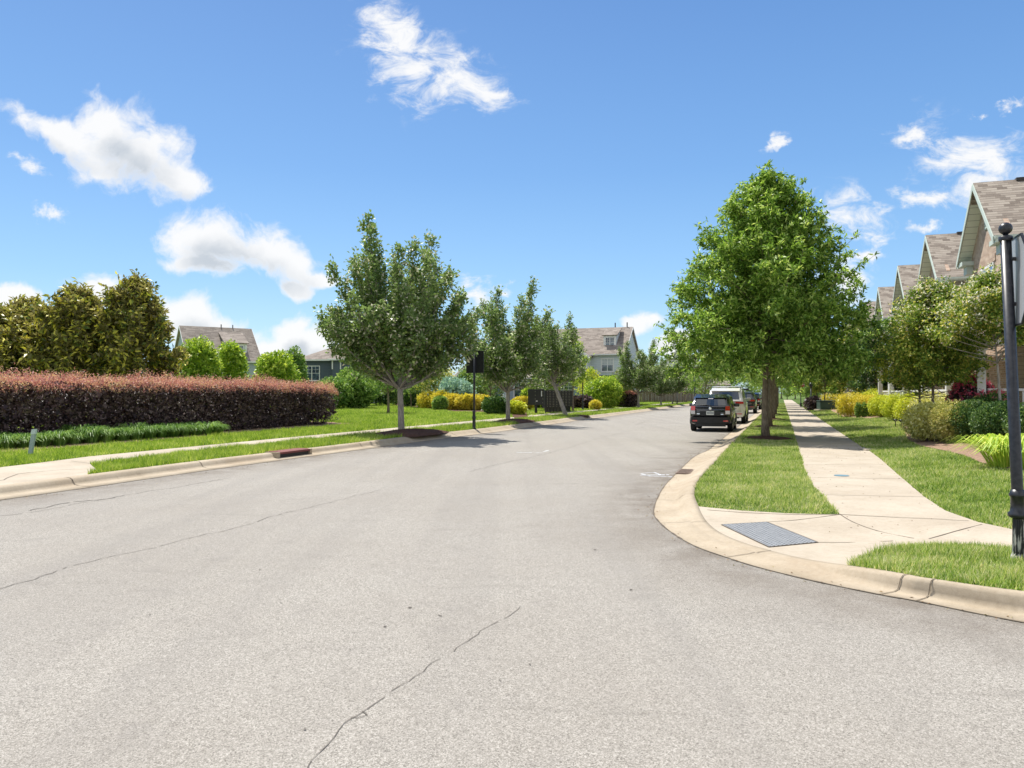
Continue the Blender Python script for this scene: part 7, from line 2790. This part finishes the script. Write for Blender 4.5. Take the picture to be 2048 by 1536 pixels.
# lamp post right of the mailboxes
Y = 64
bx = xat(1165.5, Y)
t = thing('lamp_post', 'slim black lamp post standing right of the mailbox bank', 'lamp post', (bx, Y, G(bx, Y)))
MB().lathe([(0.12, 0), (0.12, 0.06), (0.085, 0.12), (0.08, 0.6), (0.095, 0.64), (0.05, 0.75), (0.042, 3.9), (0.06, 3.95)], (0, 0, 0), 14).build('pole', M_BLACKM, t, smooth=True)
MB().lathe([(0.07, 3.95), (0.15, 4.05), (0.18, 4.4), (0.16, 4.42)], (0, 0, 0), 12).build('lamp_glass', M_CLEAR, t, smooth=True)
MB().lathe([(0.19, 4.42), (0.15, 4.52), (0.04, 4.6), (0.03, 4.68)], (0, 0, 0), 12).build('lamp_cap', M_BLACKM, t, smooth=True)
for k, (px_, Y, h, lab) in enumerate([(1354, 96, 3.4, 'thin dark street post among the small maples at the fence'), (1389, 82, 3.6, 'thin dark street post left of the black hatchback')]):
    bx = xat(px_, Y)
    t = thing('street_post', lab, 'post', (bx, Y, G(bx, Y)))
    MB().lathe([(0.09, 0), (0.09, 0.4), (0.045, 0.5), (0.04, h)], (0, 0, 0), 12).build('pole', M_BLACKM, t, smooth=True)
    MB().lathe([(0.05, h), (0.07, h + 0.06), (0.0, h + 0.14)], (0, 0, 0), 12).build('finial', M_BLACKM, t, smooth=True)

# far stop sign facing us, short black post
Y = 80.0
bx = xat(1601.5, Y)
t = thing('far_stop_sign', 'far red stop sign on a black post beside the pavement', 'stop sign', (bx, Y, G(bx, Y)), 0)
MB().lathe([(0.10, 0), (0.10, 0.35), (0.05, 0.45), (0.045, 2.75)], (0, 0, 0), 12).build('pole', M_BLACKM, t, smooth=True)


def octo2(mb, R_, y0_, y1_, zc_):
    vs = []
    for y in (y0_, y1_):
        for k in range(8):
            a = math.pi / 8 + k * math.pi / 4
            vs.append((R_ * math.cos(a), y, zc_ + R_ * math.sin(a)))
    mb.add(vs, [tuple(range(7, -1, -1)), tuple(range(8, 16))] + [(k, (k + 1) % 8, 8 + (k + 1) % 8, 8 + k) for k in range(8)])


mb = MB()
octo2(mb, 0.41, -0.07, -0.055, 2.35)
so_ = mb.build('sign_plate', M_SWHT, t)
mb = MB()
octo2(mb, 0.385, -0.075, -0.0705, 2.35)
mb.build('sign_face', M_SRED, so_)
Mx = Matrix.Translation((0, -0.077, 2.35)) @ Matrix.Rotation(math.pi / 2, 4, 'X')
text_mesh('STOP', 0.30, M_SWHT, so_, Mx)
Y = 62.0
bx = xat(1622, Y)
t = thing('short_post', 'short black garden post right of the far stop sign', 'post', (bx, Y, G(bx, Y)))
MB().lathe([(0.08, 0), (0.08, 0.2), (0.05, 0.26), (0.045, 1.9)], (0, 0, 0), 12).build('pole', M_BLACKM, t, smooth=True)
MB().lathe([(0.07, 1.9), (0.13, 2.02), (0.14, 2.2), (0.05, 2.3)], (0, 0, 0), 12).build('lamp_head', M_BLACKM, t, smooth=True)

# green transformer box
M_TRG = mottled('transformer_green', (0.035, 0.065, 0.05), (0.06, 0.10, 0.075), 4, 0.5)
Y = 60.0
bx = xat(1660, Y)
t = thing('transformer_box', 'squat dark green transformer cabinet on the lawn by the pavement', 'utility box', (bx, Y, G(bx, Y)), R(-6))
MB().bbox(-0.90, 0.90, -0.5, 0.5, 0.05, 0.70, 0.03).build('cabinet', M_TRG, t)
MB().bbox(-0.94, 0.94, -0.54, 0.54, 0.705, 0.76, 0.02).build('lid', M_TRG, t)
MB().box(-1.05, 1.05, -0.7, 0.7, -0.25, 0.048).build('plinth', M_PAVE, t)
for x0 in (-0.86, 0.02):
    MB().box(x0, x0 + 0.84, -0.518, -0.502, 0.10, 0.66).build('door', M_TRG, t)
MB().box(0.10, 0.16, -0.53, -0.519, 0.34, 0.46).build('handle', M_DARKROUGH, t)

# path lights
for k, (px_, Y, lab) in enumerate([(1790.5, 28.5, 'left one of two small black path lights in the straw bed'), (1802, 27.8, 'right one of two small black path lights in the straw bed')]):
    bx = xat(px_, Y)
    t = thing('path_light', lab, 'path light', (bx, Y, G(bx, Y)), 0, 'path lights at the bed edge')
    MB().tube([(0, 0, 0), (0, 0, 0.26)], 0.014, 8).build('stake', M_BLACKM, t)
    MB().lathe([(0.03, 0.24), (0.055, 0.27), (0.10, 0.31), (0.015, 0.345)], (0, 0, 0), 14).build('lamp_shade', M_BLACKM, t, smooth=True)
print('objects', len(bpy.data.objects), 'faces', sum(len(m.polygons) for m in bpy.data.meshes))
